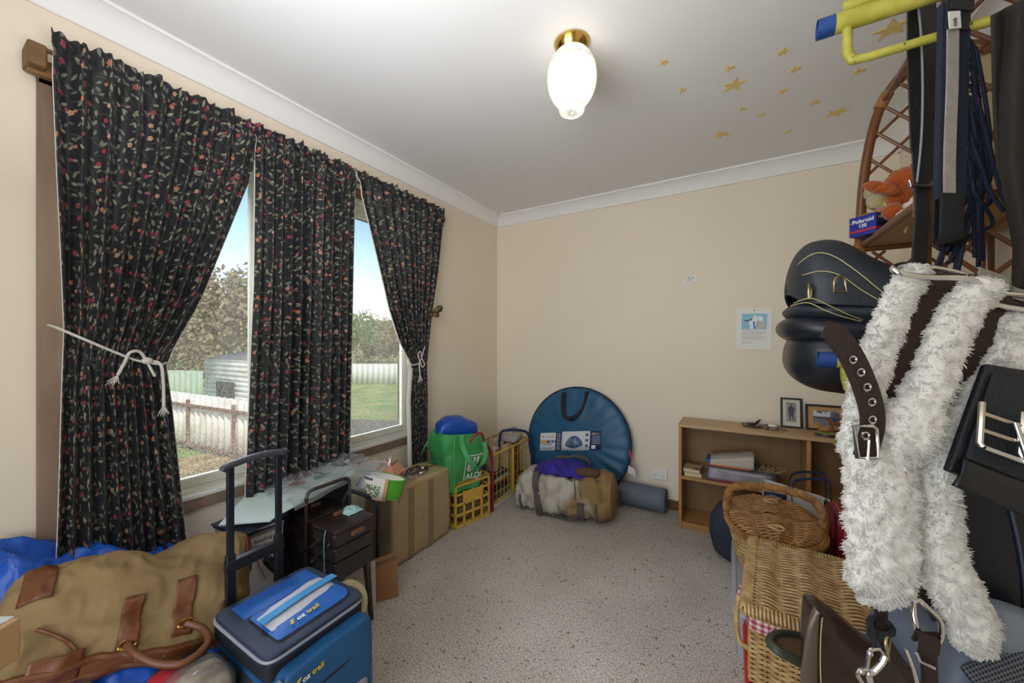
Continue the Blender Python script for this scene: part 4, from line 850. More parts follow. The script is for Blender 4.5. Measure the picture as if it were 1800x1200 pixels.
# green tub and pink lantern
greenp = mat('leaf_green_tin', '#4f9a2c', .35, var=.05)
gc = W(668, 878, 1.90)
t = thing('green_tin_planter', 'green oval tin planter in a printed card sleeve on the tan suitcase', 'planter', tuple(gc))
Mg = Matrix.Translation(gc + Vector((0, 0, .022))) @ Matrix.Rotation(R(26), 4, 'Z') @ Matrix.Rotation(R(-5), 4, 'X') @ Matrix.Rotation(R(9), 4, 'Y')
def oval(z, k, a=.115, b=.055): return [(a * k * math.cos(2 * PI * q / 48), b * k * math.sin(2 * PI * q / 48), z) for q in range(48)]
mb = MB(); mb.M = Mg; rings = [(.0, .0), (.0, .9), (.012, .92), (.014, .94), (.03, .94), (.034, .96), (.06, .97), (.064, .985), (.095, 1.0), (.098, 1.03), (.101, 1.03), (.101, .98), (.09, .96)]
vs = []; fs = []
for z, k in rings: vs += oval(z, k)
for i in range(len(rings) - 1):
    for q in range(48): l = (q + 1) % 48; fs.append((i * 48 + q, i * 48 + l, (i + 1) * 48 + l, (i + 1) * 48 + q))
mb.add(vs, fs); mb.build('tin_body', greenp, t)
mb = MB(); mb.M = Mg; mb.add(oval(.092, .95) + oval(.096, .95), [tuple(range(48)), tuple(range(48, 96))] + [(q, (q + 1) % 48, 48 + (q + 1) % 48, 48 + q) for q in range(48)]); mb.build('white_liner', mat('white_liner_card', '#e6e4de', .6), t)
def slv(u, v):
    a = -PI * 1.02 + (PI * .66) * u
    return Vector((.122 * math.cos(a), .063 * math.sin(a), -.003 + .108 * v))
mb = MB(); mb.M = Mg; mb.grid(slv, 24, 3); mb.build('card_sleeve', mat('white_print_card', '#cfcbc6', .5), t, solid=.002)
def slvp(u0, u1, v0, v1, nm, m, dz=1.02):
    mb = MB(); mb.M = Mg; mb.grid(lambda a, b: Vector(((slv(u0 + (u1 - u0) * a, 0)).x * dz, (slv(u0 + (u1 - u0) * a, 0)).y * dz, slv(0, v0 + (v1 - v0) * b).z)), 10, 3); mb.build(nm, m, t, solid=.0008)
slvp(.93, 1.0, .0, 1, 'kraft_edge', cardm); slvp(0, 1, 0, .08, 'kraft_edge', cardm, 1.015)
slvp(.46, .68, .82, .93, 'sleeve_badge', mat('slate_badge', '#4a5763', .6)); 
for k, v in enumerate((.7, .6, .5)): slvp(.22, .4, v, v + .035, 'red_lettering', mat('muted_red_print', '#b8706a', .6))
mb = MB(); mb.M = Mg
rnd = random.Random(5)
for k in range(70):
    u = .55 + .3 * rnd.random(); v = .12 + .5 * rnd.random(); p = slv(u, v) * 1.0; p.x *= 1.025; p.y *= 1.025; a = rnd.random() * 6; s_ = .006
    tx = (slv(u + .01, v) - slv(u, v)).normalized(); tz = Vector((0, 0, 1))
    mb.add([p + (tx * math.cos(a + q) + tz * math.sin(a + q)) * s_ * (1 if i % 2 == 0 else .6) for i, q in enumerate((0, PI / 2, PI, 3 * PI / 2))], [(0, 1, 2, 3)])
mb.build('printed_herbs', mat('herb_green_print', '#4c6a2a', .6, var=.4, vscale=120), t, smooth=False)
mb = MB(); mb.M = Mg; mb.tube([(-.128 + .004 * math.cos(a), .012 * math.sin(a), .035 + .014 * math.cos(a)) for a in [2 * PI * k / 16 for k in range(16)]], .003, 6, closed=True); mb.build('ring_handle', greenp, t)
pink = mat('pink_painted_tin', '#b87a72', .45, var=.12, vscale=25); pinkr = mat('pink_orange_roof', '#c08462', .45, var=.12, vscale=25)
lc = W(683, 838, 2.02); lc.z = sz
t = thing('pink_lantern', 'small pink house-shaped lantern on the suitcase behind the green tin planter', 'lantern', tuple(lc))
ML = Matrix.Translation(lc) @ Matrix.Rotation(R(22), 4, 'Z')
def pb(a, b, nm, m, par=t, **k):
    mb = MB(); mb.M = ML; mb.bb(a, b); return mb.build(nm, m, par, **k)
w_ = .052
for sx_ in (-1, 1):
    for sy_ in (-1, 1): pb((sx_ * w_ - .006, sy_ * w_ - .006, 0), (sx_ * w_ + .006, sy_ * w_ + .006, .092), 'corner_post', pink)
pb((-w_, -w_, 0), (w_, w_, .01), 'floor_tray', pink); 
pb((-w_, -w_, .062), (w_, -w_ + .004, .092), 'upper_band', pink); pb((w_ - .004, -w_, .07), (w_, w_, .092), 'upper_band', pink); pb((-w_, -w_, .0), (w_, -w_ + .004, .03), 'lower_band', pink); pb((-w_, -w_ + .0005, .03), (w_, -w_ + .002, .062), 'window_pane', mat('smoky_pink_glass', '#a5706c', .2), bevel=0)
mb = MB(); mb.M = ML; a, b_ = .068, .03; mb.add([(-a, -a, .092), (a, -a, .092), (a, a, .092), (-a, a, .092), (-b_, -b_, .142), (b_, -b_, .142), (b_, b_, .142), (-b_, b_, .142)], [(0, 1, 5, 4), (2, 3, 7, 6), (3, 0, 4, 7), (4, 5, 6, 7), (0, 3, 2, 1), (1, 2, 6, 5)]); mb.m = 0
rf = mb.build('roof', pinkr, t, smooth=False)
mb = MB(); mb.M = ML
for u in range(4):
    for v in range(3):
        yy = -.05 + .033 * u + (.012 if v % 2 else 0); k = .2 + .28 * v; mb.cyl((a + (b_ - a) * k + .001, yy * (1 - .45 * k), .092 + .05 * k), (a + (b_ - a) * k + .002, yy * (1 - .45 * k), .0925 + .05 * k), .005, seg=8)
mb.build('roof_spots', mat('cream_spots', '#dcb89a', .5), rf)
mb = MB(); mb.M = ML
for (p, q) in (((-1, -1), (1, -1)), ((1, -1), (1, 1)), ((1, 1), (-1, 1)), ((-1, 1), (-1, -1))): mb.bb((min(p[0], q[0]) * .03 - .003, min(p[1], q[1]) * .03 - .003, .142), (max(p[0], q[0]) * .03 + .003, max(p[1], q[1]) * .03 + .003, .154))
mb.build('chimney_rim', pink, t)

# ------------------------------------------------------------------ crate, green bag, wire trolley
ycr = mat('yellow_crate_plastic', '#d0a848', .42, var=.1, vscale=8)
t = thing('milk_crate', 'yellow plastic milk crate holding the green shopping bag', 'crate', (.30, 2.08, 0))
cO = Vector((.363, 1.908, 0)); cu = Vector((.077, .297, 0)).normalized(); cw = Vector((-cu.y, cu.x, 0)); CL, CWd, CH = .305, .215, .30
def crate_side(o, d, L_, nin, name, cols, wallth=.006):
    mb = MB(); d = Vector(d); n_ = Vector(nin)
    def bar(a0, a1, z0, z1, th=.008): 
        c = o + d * (a0 + a1) / 2 + n_ * th / 2 + Vector((0, 0, (z0 + z1) / 2)); rot = Matrix.Rotation(math.atan2(d.y, d.x), 4, 'Z'); mb.box(c, (a1 - a0, th, z1 - z0), rot)
    for z0, z1 in ((0, .022), (.077, .093), (.145, .161), (.213, .226), (.272, .30)): bar(0, L_, z0, z1)
    for k in range(cols + 1): a = L_ * k / cols; w2 = .014 if k in (0, cols) else .008; bar(max(0, a - w2), min(L_, a + w2), 0.0, .30 if k in (0, cols) else .235, .0095)
    bar(0, L_, .285, .30, .016)
    return mb
sd = crate_side(cO, cu, CL, cw, 'x', 4); mbp = sd
sd.box(cO + cu * CL / 2 + cw * .004 + Vector((0, 0, .195)), (.15, .007, .07), Matrix.Rotation(math.atan2(cu.y, cu.x), 4, 'Z')); sd.build('side_wall', ycr, t, bevel=.0015)
crate_side(cO + cw * CWd, cu, CL, -cw, 'x', 4).build('side_wall', ycr, t, bevel=.0015)
crate_side(cO, cw, CWd, cu, 'x', 3).build('end_wall', ycr, t, bevel=.0015); crate_side(cO + cu * CL, cw, CWd, -cu, 'x', 3).build('end_wall', ycr, t, bevel=.0015)
mb = MB(); mb.box(cO + cu * CL / 2 + cw * CWd / 2 + Vector((0, 0, .012)), (CL - .02, CWd - .02, .008), Matrix.Rotation(math.atan2(cu.y, cu.x), 4, 'Z')); mb.build('base', ycr, t)
o = MB().sup(cO + cu * CL / 2 + cw * CWd / 2 + Vector((0, 0, .115)), (.09, .125, .09), .4, .4, 40, 24, Matrix.Rotation(-.25, 4, 'Z'), lambda p, u, v: p * (1 + .1 * nz(p, 12, 4))).build('brown_bundle', mat('dull_brown_bundle', '#6d5740', .9, var=.3, vscale=14)); tag(o, 'dull brown bundle seen through the holes of the yellow milk crate', 'bundle')
grn = mat('green_nonwoven_bag', '#3d9650', .55, var=.08, vscale=5, bump=.25, bscale=350); grnl = mat('green_bag_strap', '#56b06c', .55, bump=.25, bscale=350)
t = thing('green_shopping_bag', 'bright green supermarket bag with white logo standing in the yellow milk crate', 'bag', (.28, 2.05, .21))
gb = W(815, 850, 2.44); gT = W(806, 772, 2.42)
gcen = Vector((.285, 2.03, .23)); rotg = Matrix.Rotation(R(-18), 4, 'Z')
def gbag(u, v):
    a = u * 2 * PI; z = v; k = lerp([(0, .80), (.35, .95), (.6, 1.06), (.85, 1.04), (1, .93)], v); e = .38
    cx = math.copysign(abs(math.cos(a)) ** e, math.cos(a)); sx = math.copysign(abs(math.sin(a)) ** e, math.sin(a))
    p = Vector((.118 * k * cx, .165 * k * sx, .40 * v - .035 * v * (sx * .5 + .5)))
    p += Vector((cx, sx, 0)) * (.022 * nz(p, 7, 2) + .011 * nz(p, 18, 5))
    return gcen + rotg @ p
mb = MB(); mb.grid(gbag, 72, 40, cu=True); mb.add([gbag(k / 72, 0) for k in range(72)], [tuple(range(72))]); mb.build('bag_body', grn, t, solid=.003)
# logo on the face towards the room
def gface(a, z, off=.006):                   # a: -1 .. 1 across the face
    s_ = math.copysign(abs(a) ** (1 / .38), a); an = math.asin(max(-1, min(1, s_))); u = (an / (2 * PI)) % 1
    return gbag(u, z) + rotg @ Vector((off, 0, 0))
def gpatch(a0, a1, z0, z1, nm, m, off=.006): return MB().grid(lambda p, q: gface(a0 + (a1 - a0) * p, z0 + (z1 - z0) * q, off), 10, 8).build(nm, m, t, solid=.0012)
wpr = mat('white_bag_print', '#d8dcd2', .6)
for (a0, a1, z0, z1) in ((-.15, .74, .165, .185), (-.15, .74, .625, .645), (-.15, -.105, .165, .645), (.695, .74, .165, .645)): gpatch(a0, a1, z0, z1, 'logo_frame', wpr)
for k, (a0, a1, z0, z1) in enumerate(((-.02, .12, .36, .60), (.18, .30, .36, .60), (.36, .46, .40, .60), (.05, .58, .34, .375))): gpatch(a0, a1, z0, z1, 'logo_stroke', wpr)
p0_ = gface(-.06, .205, .008); p1_ = gface(.62, .205, .008); text('brand_lettering', 'ALDI', wpr, p0_, (p1_ - p0_), (gface(-.06, .3, .008) - p0_), .058, t, bold=.03)
for (a, s_) in ((-.35, 1), ):
    mb = MB(); mb.strap(crv([gface(-.30, 1.0, .004), gface(-.26, .80, .012), gface(-.1, .60, .022), gface(.2, .45, .024), gface(.46, .38, .02), gface(.7, .46, .02), gface(.86, .66, .016), gface(.82, .95, .004)], 6), .034, .003, [(rotg @ Vector((0, 1, .3)))] * 43); mb.build('bag_strap', grnl, t)
mb = MB(); mb.strap(crv([gbag(.56, .98), gbag(.56, .8) + Vector((-.03, -.02, 0)), gbag(.62, .62) + Vector((-.03, -.05, 0)), gbag(.69, .72) + Vector((-.02, -.03, 0)), gbag(.70, .97)], 6), .03, .003, (0, .6, .8)); mb.build('bag_strap', grnl, t)
mb = MB(); mb.tube([gface(-.62, .02 + .96 * k / 20, .003) for k in range(21)], .003, 6); mb.build('seam', grnl, t)
t = thing('blue_rolled_bag', 'shiny blue rolled sleeping bag with a red cord on top of the green shopping bag', 'sleeping bag', (.27, 2.05, .6))
bl_ = mat('royal_blue_shiny_nylon', '#1f4fa8', .3, var=.1, vscale=9, bump=.35, bscale=40)
b0 = W(795, 770, 2.45)
mb = MB(); mb.sup((.262, 2.045, .625), (.085, .155, .086), .8, .7, 48, 28, Matrix.Rotation(R(-22), 4, 'Z') @ Matrix.Rotation(R(-9), 4, 'X'), lambda p, u, v: p * (1 + .14 * nz(p, 9, 6) + .06 * nz(p, 22, 2))); mb.build('roll', bl_, t)
mb = MB(); mb.tube(crv([W(826, 778, 2.40), W(832, 768, 2.40), W(842, 761, 2.44), W(848, 764, 2.5), W(850, 775, 2.55)], 6), .008, 8); mb.build('red_cord', mat('red_cord', '#a01f2e', .6), t)
# yellow wire basket trolley
yw = mat('yellow_wire', '#cbab42', .4); 
t = thing('wire_basket', 'yellow wire basket full of bags and papers in the corner behind the milk crate', 'basket', (.25, 2.58, 0))
bx0, bx1, by0, by1, bz0, bz1 = .09, .405, 2.29, 2.86, .035, .395
mb = MB()
for z, r in ((bz0, .006), (bz1, .009)): mb.tube([(bx0, by0, z), (bx1, by0, z), (bx1, by1, z), (bx0, by1, z)], r, 8, closed=True)
mb.build('basket_rim', yw, t)
for (a, b) in (((bx1, by0), (bx1, by1)), ((bx0, by1), (bx0, by0)), ((bx0, by0), (bx1, by0)), ((bx1, by1), (bx0, by1))):
    mb = MB(); L_ = math.hypot(b[0] - a[0], b[1] - a[1]); n_ = int(L_ / .048)
    for k in range(1, n_): q = k / n_; x, y = a[0] + (b[0] - a[0]) * q, a[1] + (b[1] - a[1]) * q; mb.tube([(x, y, bz0), (x, y, bz1)], .0024, 5)
    for k in range(1, 5): z = bz0 + (bz1 - bz0) * k / 5; mb.tube([(a[0], a[1], z), (b[0], b[1], z)], .0022, 5)
    mb.build('wire_side', yw, t)
mb = MB(); mb.cyl((bx1 + .003, 2.575, bz0), (bx1 + .003, 2.575, bz1), .008, seg=10); mb.build('middle_upright', yw, t)
mb = MB(); mb.bb((bx0, by0, .0), (bx1 + .005, by1, .03)); mb.build('white_base', mat('white_enamel', '#cfcabc', .4), t, bevel=.004)
o = MB().tube(crv([(.415, 2.262, 0), (.418, 2.262, .2), (.41, 2.262, .40), (.36, 2.27, .47), (.25, 2.27, .49)], 6), .012, 8).build('red_tube', mat('dark_red_tube', '#8e1f2c', .45)); tag(o, 'dark red bent tube upright between the milk crate and the yellow wire basket', 'tube')
t = thing('navy_hoop_handle', 'navy blue hoop handle rising behind the yellow wire basket', 'trolley handle', (.1, 2.7, .0))
hA = W(877, 792, 3.02); hB = W(935, 790, 3.1)
mb = MB(); mb.tube(crv([(hA.x, hA.y, .0), (hA.x, hA.y, .3), hA, W(880, 762, 3.03), W(890, 756, 3.04), W(912, 756, 3.07), W(928, 762, 3.09), hB, (hB.x, hB.y, .3), (hB.x, hB.y, 0)], 6), .011, 10); mb.build('hoop', mat('navy_foam_tube', '#20284e', .5), t)
ctn = [('brown_paper_bag', 'small cream paper gift bag with string handles in the yellow wire basket', 'bag', '#c9bca0', (.30, 2.46, .18), (.055, .085, .215), .12), ('red_carton', 'brick red carton behind the cream gift bag in the yellow wire basket', 'box', '#8f3a2c', (.30, 2.73, .03), (.09, .10, .37), -.1),
       ('kraft_envelope', 'buff paper envelope standing between the gift bag and the red carton', 'envelope', '#b8a27c', (.33, 2.61, .03), (.05, .11, .36), .1)]
for nm, lab, ct, c, p, s, a in ctn:
    t = thing(nm, lab, ct, p); mb = MB(); mb.box(Vector(p) + Vector((0, 0, s[2] / 2)), s, a); mb.build('body', mat('paper_' + c[1:], c, .75, var=.12, vscale=10), t, bevel=.003)
    if nm == 'brown_paper_bag':
        for k in (-1, 1):
            mb = MB(); q = Vector(p) + Vector((.02 * k, 0, s[2])); mb.tube(crv([q + Vector((0, -.022, 0)), q + Vector((0, -.014, .06)), q + Vector((0, 0, .085)), q + Vector((0, .014, .06)), q + Vector((0, .022, 0))], 5), .003, 6); mb.build('string_handle', mat('cream_string', '#d6cdb8', .7), t)
        mb = MB(); mb.box(Vector(p) + Vector((s[0] / 2 + .001, 0, s[2] - .02)), (.002, .06, .006), a); mb.build('print_band', mat('dull_print', '#8a8070', .7), t)
z = .035
for k, (c, h, lab) in enumerate((('#6f6a60', .05, 'grey folded cloth at the bottom of the yellow wire basket'), ('#2b2a2c', .045, 'black folded cloth above the grey one in the yellow wire basket'), ('#7d2530', .03, 'dark red folded cloth in the middle of the yellow wire basket'), ('#c3b8a6', .028, 'cream folded cloth above the red one in the yellow wire basket'), ('#232c4c', .03, 'navy folded cloth topmost of the pile in the yellow wire basket'))):
    o = MB().sup((.25, 2.44, z + h / 2), (.13, .135, h / 2), .3, .2, 40, 16, disp=lambda p, u, v, k=k: p * (1 + .06 * nz(p, 13, k))).build('folded_cloth', mat('cloth_' + c[1:], c, .85, bump=.4, bscale=120)); tag(o, lab, 'cloth', 'folded cloths in the wire basket'); z += h + .001
t = thing('plastic_carrier_bag', 'white plastic carrier bag with looped handles on the red carton', 'bag', (.30, 2.73, .40)); pf = clear_film('white_plastic_bag', '#e2e0da', .72, .2)
MB().sup((.30, 2.73, .425), (.085, .095, .035), .7, .7, 40, 20, disp=lambda p, u, v: p * (1 + .3 * nz(p, 20, 3))).build('bag_body', pf, t)
for s_ in (-1, 1): mb = MB(); mb.strap(crv([(.30 + .02 * s_, 2.67, .43), (.30 + .02 * s_, 2.69, .48), (.30, 2.74, .505), (.30 + .02 * s_, 2.79, .48), (.30 + .02 * s_, 2.80, .43)], 6), .02, .002, (1, 0, .3)); mb.build('bag_handle', pf, t)

# ------------------------------------------------------------------ pop-up tent, duffel, mat
tent_m = mat('petrol_blue_nylon', '#1f5578', .42, var=.1, vscale=6, bump=.1, bscale=300)
t = thing('popup_tent_bag', 'round petrol blue pop-up tent bag leaning on the back wall', 'tent bag', (.795, 2.78, 0))
TR = .432; tilt = R(9.5); tcx = .832; tcy0 = 2.795
tu = Vector((1, .0, 0)); tv = Vector((0, math.sin(tilt), math.cos(tilt))); tn = Vector((0, -math.cos(tilt), math.sin(tilt))); tc_ = Vector((tcx, tcy0, 0)) + tv * TR
def tdisc(s):
    def fn(u, v):
        a = u * 2 * PI; r = TR * v ** .75; th = .034 * (1 - (v ** .75) ** 6) ** .5
        rad = .009 * v * math.sin(a * 23 + 3 * nz((math.cos(a) * 2, math.sin(a) * 2, 1), 1)) * max(0, v - .2) * (1.2 if math.sin(a) < -.1 else .5)
        cr_ = .012 * nz((math.cos(a) * r * 7, math.sin(a) * r * 7, 2), 1) * (1 - v)
        return tc_ + (tu * math.cos(a) + tv * math.sin(a)) * r + tn * s * (th + (rad + cr_ if s > 0 else 0))
    return fn
mb = MB(); mb.grid(tdisc(1), 160, 30, cu=True); mb.grid(tdisc(-1), 160, 10, cu=True); mb.build('bag_body', tent_m, t, ang=80)
mb = MB(); mb.tube([tc_ + (tu * math.cos(a) + tv * math.sin(a)) * (TR + .002) for a in [2 * PI * k / 96 for k in range(96)]], .006, 8, closed=True); mb.build('black_piping', blk, t)
def onT(x, y, d=.004):
    r = math.hypot(x, y); th = .034 * max(0, 1 - (r / TR) ** 6) ** .5; return tc_ + tu * x + tv * y + tn * (th + d)
for off in (0, .022):
    mb = MB(); mb.strap(crv([onT(-.135 + off, .385), onT(-.13 + off, .30, .008), onT(-.11 + off, .20 - off * .3, .014), onT(-.035, .165 + off, .02), onT(.03, .22 + off * .8, .018), onT(.065, .32, .01), onT(.085 - off, .405)], 6), .02, .003, (1, 0, .4)); mb.build('carry_strap', blk, t)
def tl(x0_, y0_, x1_, y1_, nm, m, d=.006, parent=t, sk=.15):
    return MB().grid(lambda u, v: onT(x0_ + (x1_ - x0_) * u, y0_ + (y1_ - y0_) * v + sk * (x0_ + (x1_ - x0_) * u), d), 12, 4).build(nm, m, parent, solid=.001)
navyp = mat('navy_label', '#22385f', .5); ora = mat('orange_label', '#d99a3a', .5); wl_ = mat('white_label', '#d3d6dc', .45)
L0 = .005
tl(-.305, L0 - .075, -.165, L0 + .07, 'label', wl_); tl(-.162, L0 - .075, -.115, L0 + .07, 'label', navyp); tl(-.112, L0 - .075, .125, L0 + .075, 'label', wl_); tl(.13, L0 - .07, .215, L0 + .075, 'label', navyp)
tl(-.303, L0 - .012, -.24, L0 + .008, 'label_band', ora, .0075); tl(-.24, L0 - .012, -.167, L0 + .008, 'label_band', navyp, .0075)
def tt(s, x, y, size, m, d=.0085, **k): text('label_lettering', s, m, onT(x, y + .15 * x, d), tu + tv * .15, tv, size, t, **k)
tt('oz', -.25, L0 + .03, .028, mat('pale_grey_print', '#b9bcc4', .6), bold=.02); tt('trail', -.22, L0 + .03, .028, ora, bold=.02); tt('POP UP', -.222, L0 - .009, .017, wht, bold=.02); tt('PRO TENT', -.275, L0 - .03, .017, navyp, bold=.01)
MB().prism([(0, .012), (.012, 0), (.024, .012), (.012, .024)], onT(-.29, L0 + .028 - .042, .0085), tu, tv, .001).build('label_mark', ora, t)
for k in range(2): tl(-.285, L0 - .052 - .008 * k, -.185, L0 - .05 - .008 * k, 'label_line', navyp, .0075)
for k in range(4):
    mb = MB(); mb.tube([onT(-.139 + .012 * math.cos(a), L0 + .048 - .034 * k + .012 * math.sin(a) - .0208, .0085) for a in [2 * PI * q / 12 for q in range(12)]], .002, 5, closed=True); mb.build('label_icon', wht, t)
dome = [(-.075 + .15 * q / 16, -.035 + (.075 * math.sin(PI * (q / 16) ** 1.0) ** .6 if 0 < q < 16 else 0)) for q in range(17)] + [(.04, -.052), (0, -.06), (-.04, -.052)]
MB().add([onT(-.005 + a, L0 + b_ + .15 * a, .0085) for a, b_ in dome], [tuple(range(len(dome)))]).build('label_picture', mat('grey_blue_print', '#7a8ea4', .5, col2='#4a6484', cscale=30), t, solid=.001)
for k in range(3):
    mb = MB(); mb.cyl(onT(.10, L0 + .045 - .042 * k + .015, .006), onT(.10, L0 + .045 - .042 * k + .015, .009), .012, seg=16); mb.build('label_icon', mat('slate_print', '#4a566c', .5), t)
tt('OZ', .14, L0 + .045, .02, wht, bold=.02); tt('trail', .165, L0 + .045, .02, ora, bold=.02)
for k in range(5): tl(.142, L0 + .028 - .013 * k, .205, L0 + .032 - .013 * k, 'label_line', mat('pale_print', '#9fb0cc', .5), .0075)
tl(.14, L0 - .064, .172, L0 - .036, 'label_square', wl_, .0075)
mb = MB(); q = tc_ + tu * (TR * .985) + tv * (-.005) + tn * .01; mb.strap([q, q + Vector((.012, -.01, -.06))], .012, .004, tu); mb.build('zip_pull', mat('red_zip_pull', '#b5213a', .5), t)
mb = MB(); q = tc_ + tu * (TR * .97) + tv * (-.12) + tn * .012; mb.grid(lambda u, v: q + Vector((.055 * u, -.01 * u + .006 * math.sin(u * 4), -.02 * u)) + Vector((0, 0, -.06 * v)), 8, 8); mb.build('care_tag', mat('white_care_tag', '#d7d7d4', .6), t, solid=.001)

# canvas duffel
cream_c = mat('cream_faded_canvas', '#b6a58a', .85, bump=.4, bscale=400)
def _dufcol(m):
    nt = m.node_tree; N = nt.nodes; L = nt.links; b = N['Principled BSDF']; tc = N.new('ShaderNodeTexCoord'); n = N.new('ShaderNodeTexNoise'); n.inputs['Scale'].default_value = 4.5; n.inputs['Detail'].default_value = 4; n.inputs['Distortion'].default_value = .6
    mp = N.new('ShaderNodeMapping'); mp.inputs['Scale'].default_value = (1.2, 1.2, .45); L.new(tc.outputs['Object'], mp.inputs[0]); L.new(mp.outputs[0], n.inputs[0])
    r = N.new('ShaderNodeValToRGB'); e = r.color_ramp.elements; e[0].position = .47; e[0].color = srgb('#b8b2a4'); e[1].position = .62; e[1].color = srgb('#8c7147'); sx_ = N.new('ShaderNodeSeparateXYZ'); L.new(tc.outputs['Object'], sx_.inputs[0]); ab = N.new('ShaderNodeMath'); ab.operation = 'ABSOLUTE'; L.new(sx_.outputs[0], ab.inputs[0]); pw_ = N.new('ShaderNodeMath'); pw_.operation = 'MULTIPLY_ADD'; pw_.inputs[1].default_value = .62; L.new(ab.outputs[0], pw_.inputs[0]); of = N.new('ShaderNodeMath'); of.operation = 'SUBTRACT'; of.inputs[1].default_value = .08; L.new(n.outputs[0], of.inputs[0]); L.new(of.outputs[0], pw_.inputs[2]); L.new(pw_.outputs[0], r.inputs[0]); L.new(r.outputs[0], b.inputs['Base Color'])
_dufcol(cream_c)
tan2 = mat('tan_end_canvas', '#8d7248', .85, var=.18, vscale=7, bump=.4, bscale=400); gweb = mat('grey_brown_webbing', '#5d524c', .8, bump=.5, bscale=500); purp = mat('purple_fleece', '#35288a', .85, var=.4, vscale=16, bump=.5, bscale=150)
dA = Vector((.535, 2.475, .0)); dB = Vector((1.215, 2.565, .0)); dax = (dB - dA).normalized(); dn_ = Vector((dax.y, -dax.x, 0)); dl = (dB - dA).length
t = thing('canvas_duffel', 'faded cream and tan duffel bag, open at the top, before the round tent bag', 'bag', tuple((dA + dB) / 2))
def duf(u, v, k=1.0):
    a = v * 2 * PI; rr = lerp([(0, .115), (.08, .15), (.3, .165), (.6, .175), (.9, .165), (1, .15)], u)
    zc = lerp([(0, .12), (.1, .14), (.5, .150), (1, .165)], u); e = .8
    cx = math.copysign(abs(math.cos(a)) ** e, math.cos(a)); sx = math.copysign(abs(math.sin(a)) ** e, math.sin(a))
    p = dA + dax * (dl * u) + dn_ * (rr * .98 * cx * k) + Vector((0, 0, zc + rr * sx * k * (1.05 if sx > 0 else .95)))
    if sx > .75 and .15 < u < .9: p.z -= .05 * math.sin((u - .15) / .75 * PI) * (sx - .75) / .25          # sagging mouth
    wv = .018 * nz(p, 5, 3) + .012 * nz(p, 13, 7) - .020 * max(0, math.sin(u * 22 + a * 1.8 + 2 * nz(p, 4, 9))) ** 3 - .016 * max(0, math.sin(u * 15 - a * 2.6 + 1 + 2 * nz(p, 4, 5))) ** 4
    p += (dn_ * cx + Vector((0, 0, sx))) * wv; p.z = max(p.z, .002); return p
mb = MB(); mb.grid(duf, 130, 96, cv=True); mb.build('bag_body', cream_c, t, ang=80)
for u0 in (0, 1):
    mb = MB(); 
    def endc(a, b_, u0=u0):
        c = sum((duf(u0, q / 24) for q in range(24)), Vector()) / 24; bul = dax * (.035 * (1 - b_ ** 2)) * (1 if u0 else -1)
        return c + (duf(u0, a) - c) * b_ + bul
    mb.grid(endc, 48, 10, cu=True); mb.build('end_panel', tan2, t, ang=80)
for u in (.265, .70):
    mb = MB(); mb.strap([duf(u + .02 * math.sin(k / 30 * 6), .78 + .47 * k / 30) + (duf(u, .78 + .47 * k / 30) - (dA + dax * dl * u + Vector((0, 0, .15)))).normalized() * .016 for k in range(31)], .045, .004, dax); mb.build('webbing_band', gweb, t)
mb = MB(); q0 = duf(.275, .93) + dn_ * .01; q1 = duf(.70, .93) + dn_ * .01
mb.strap(crv([q0, duf(.28, .86) + dn_ * .03, duf(.34, .80) + dn_ * .05, duf(.46, .79) + dn_ * .055, duf(.56, .82) + dn_ * .045, duf(.64, .88) + dn_ * .025, q1], 8), .024, .004, (0, .2, 1)); mb.build('carry_handle', gweb, t)
for u in (.08, .87): 
    mb = MB(); mb.strap([duf(u, v_) + dn_ * .006 for v_ in (.83, .88, .93, .97, 1.0)], .018, .003, dax); mb.build('compression_strap', gweb, t)
mb = MB(); c = duf(1, .97) + dax * .036 + Vector((0, 0, .0))
mb.tube([c + dn_ * (-.12 + .032 * math.cos(a)) + Vector((0, 0, .035 + .045 * math.sin(a))) + dax * .008 for a in [PI / 4 + 2 * PI * k / 6 for k in range(6)]], .007, 6, closed=True); mb.build('leather_ring_patch', mat('dark_brown_patch', '#3d2e25', .6), t)
p0_ = duf(.40, .875) + dn_ * .022; text('bag_lettering', 'outland', mat('dark_bag_print', '#3a322e', .7), p0_ - dax * .04, dax + Vector((0, 0, -.02)), Vector((0, 0, 1)) + dn_ * -.4, .045, t, bold=.02)
mb = MB(); mb.grid(lambda u, v: duf(.05 + .9 * u, .25) * 0 + dA + dax * dl * (.20 + .68 * u) + dn_ * (.10 - .20 * v) + Vector((0, 0, .285 + .085 * math.sin(PI * v) * math.sin(PI * min(1, u * 1.05)) ** .6 + .05 * (.25 - abs(nz((u * 7, v * 3, 1), 1))) + .02 * nz((u * 14, v * 6, 2), 1))), 70, 40)
o = mb.build('purple_fleece_jacket', purp, solid=.01); tag(o, 'purple fleece clothing filling the open top of the duffel bag', 'clothing')
mb = MB(); mb.strap(crv([duf(.33, .30) + Vector((0, 0, .03)), dA + dax * dl * .40 + dn_ * -.04 + Vector((0, 0, .375)), dA + dax * dl * .52 + dn_ * -.05 + Vector((0, 0, .385)), dA + dax * dl * .60 + dn_ * -.05 + Vector((0, 0, .40)), dA + dax * dl * .72 + dn_ * -.08 + Vector((0, 0, .37)), duf(.75, .32) + Vector((0, 0, .02))], 6), .03, .005, (0, 1, .3)); mb.build('loose_webbing', gweb, t)
mb = MB(); mb.sup(dA + dax * dl * .76 + dn_ * .05 + Vector((0, 0, .325)), (.085, .05, .03), .8, .8, 30, 16, Matrix.Rotation(.1, 4, 'Z'), lambda p, u, v: p * (1 + .2 * nz(p, 14, 3)))
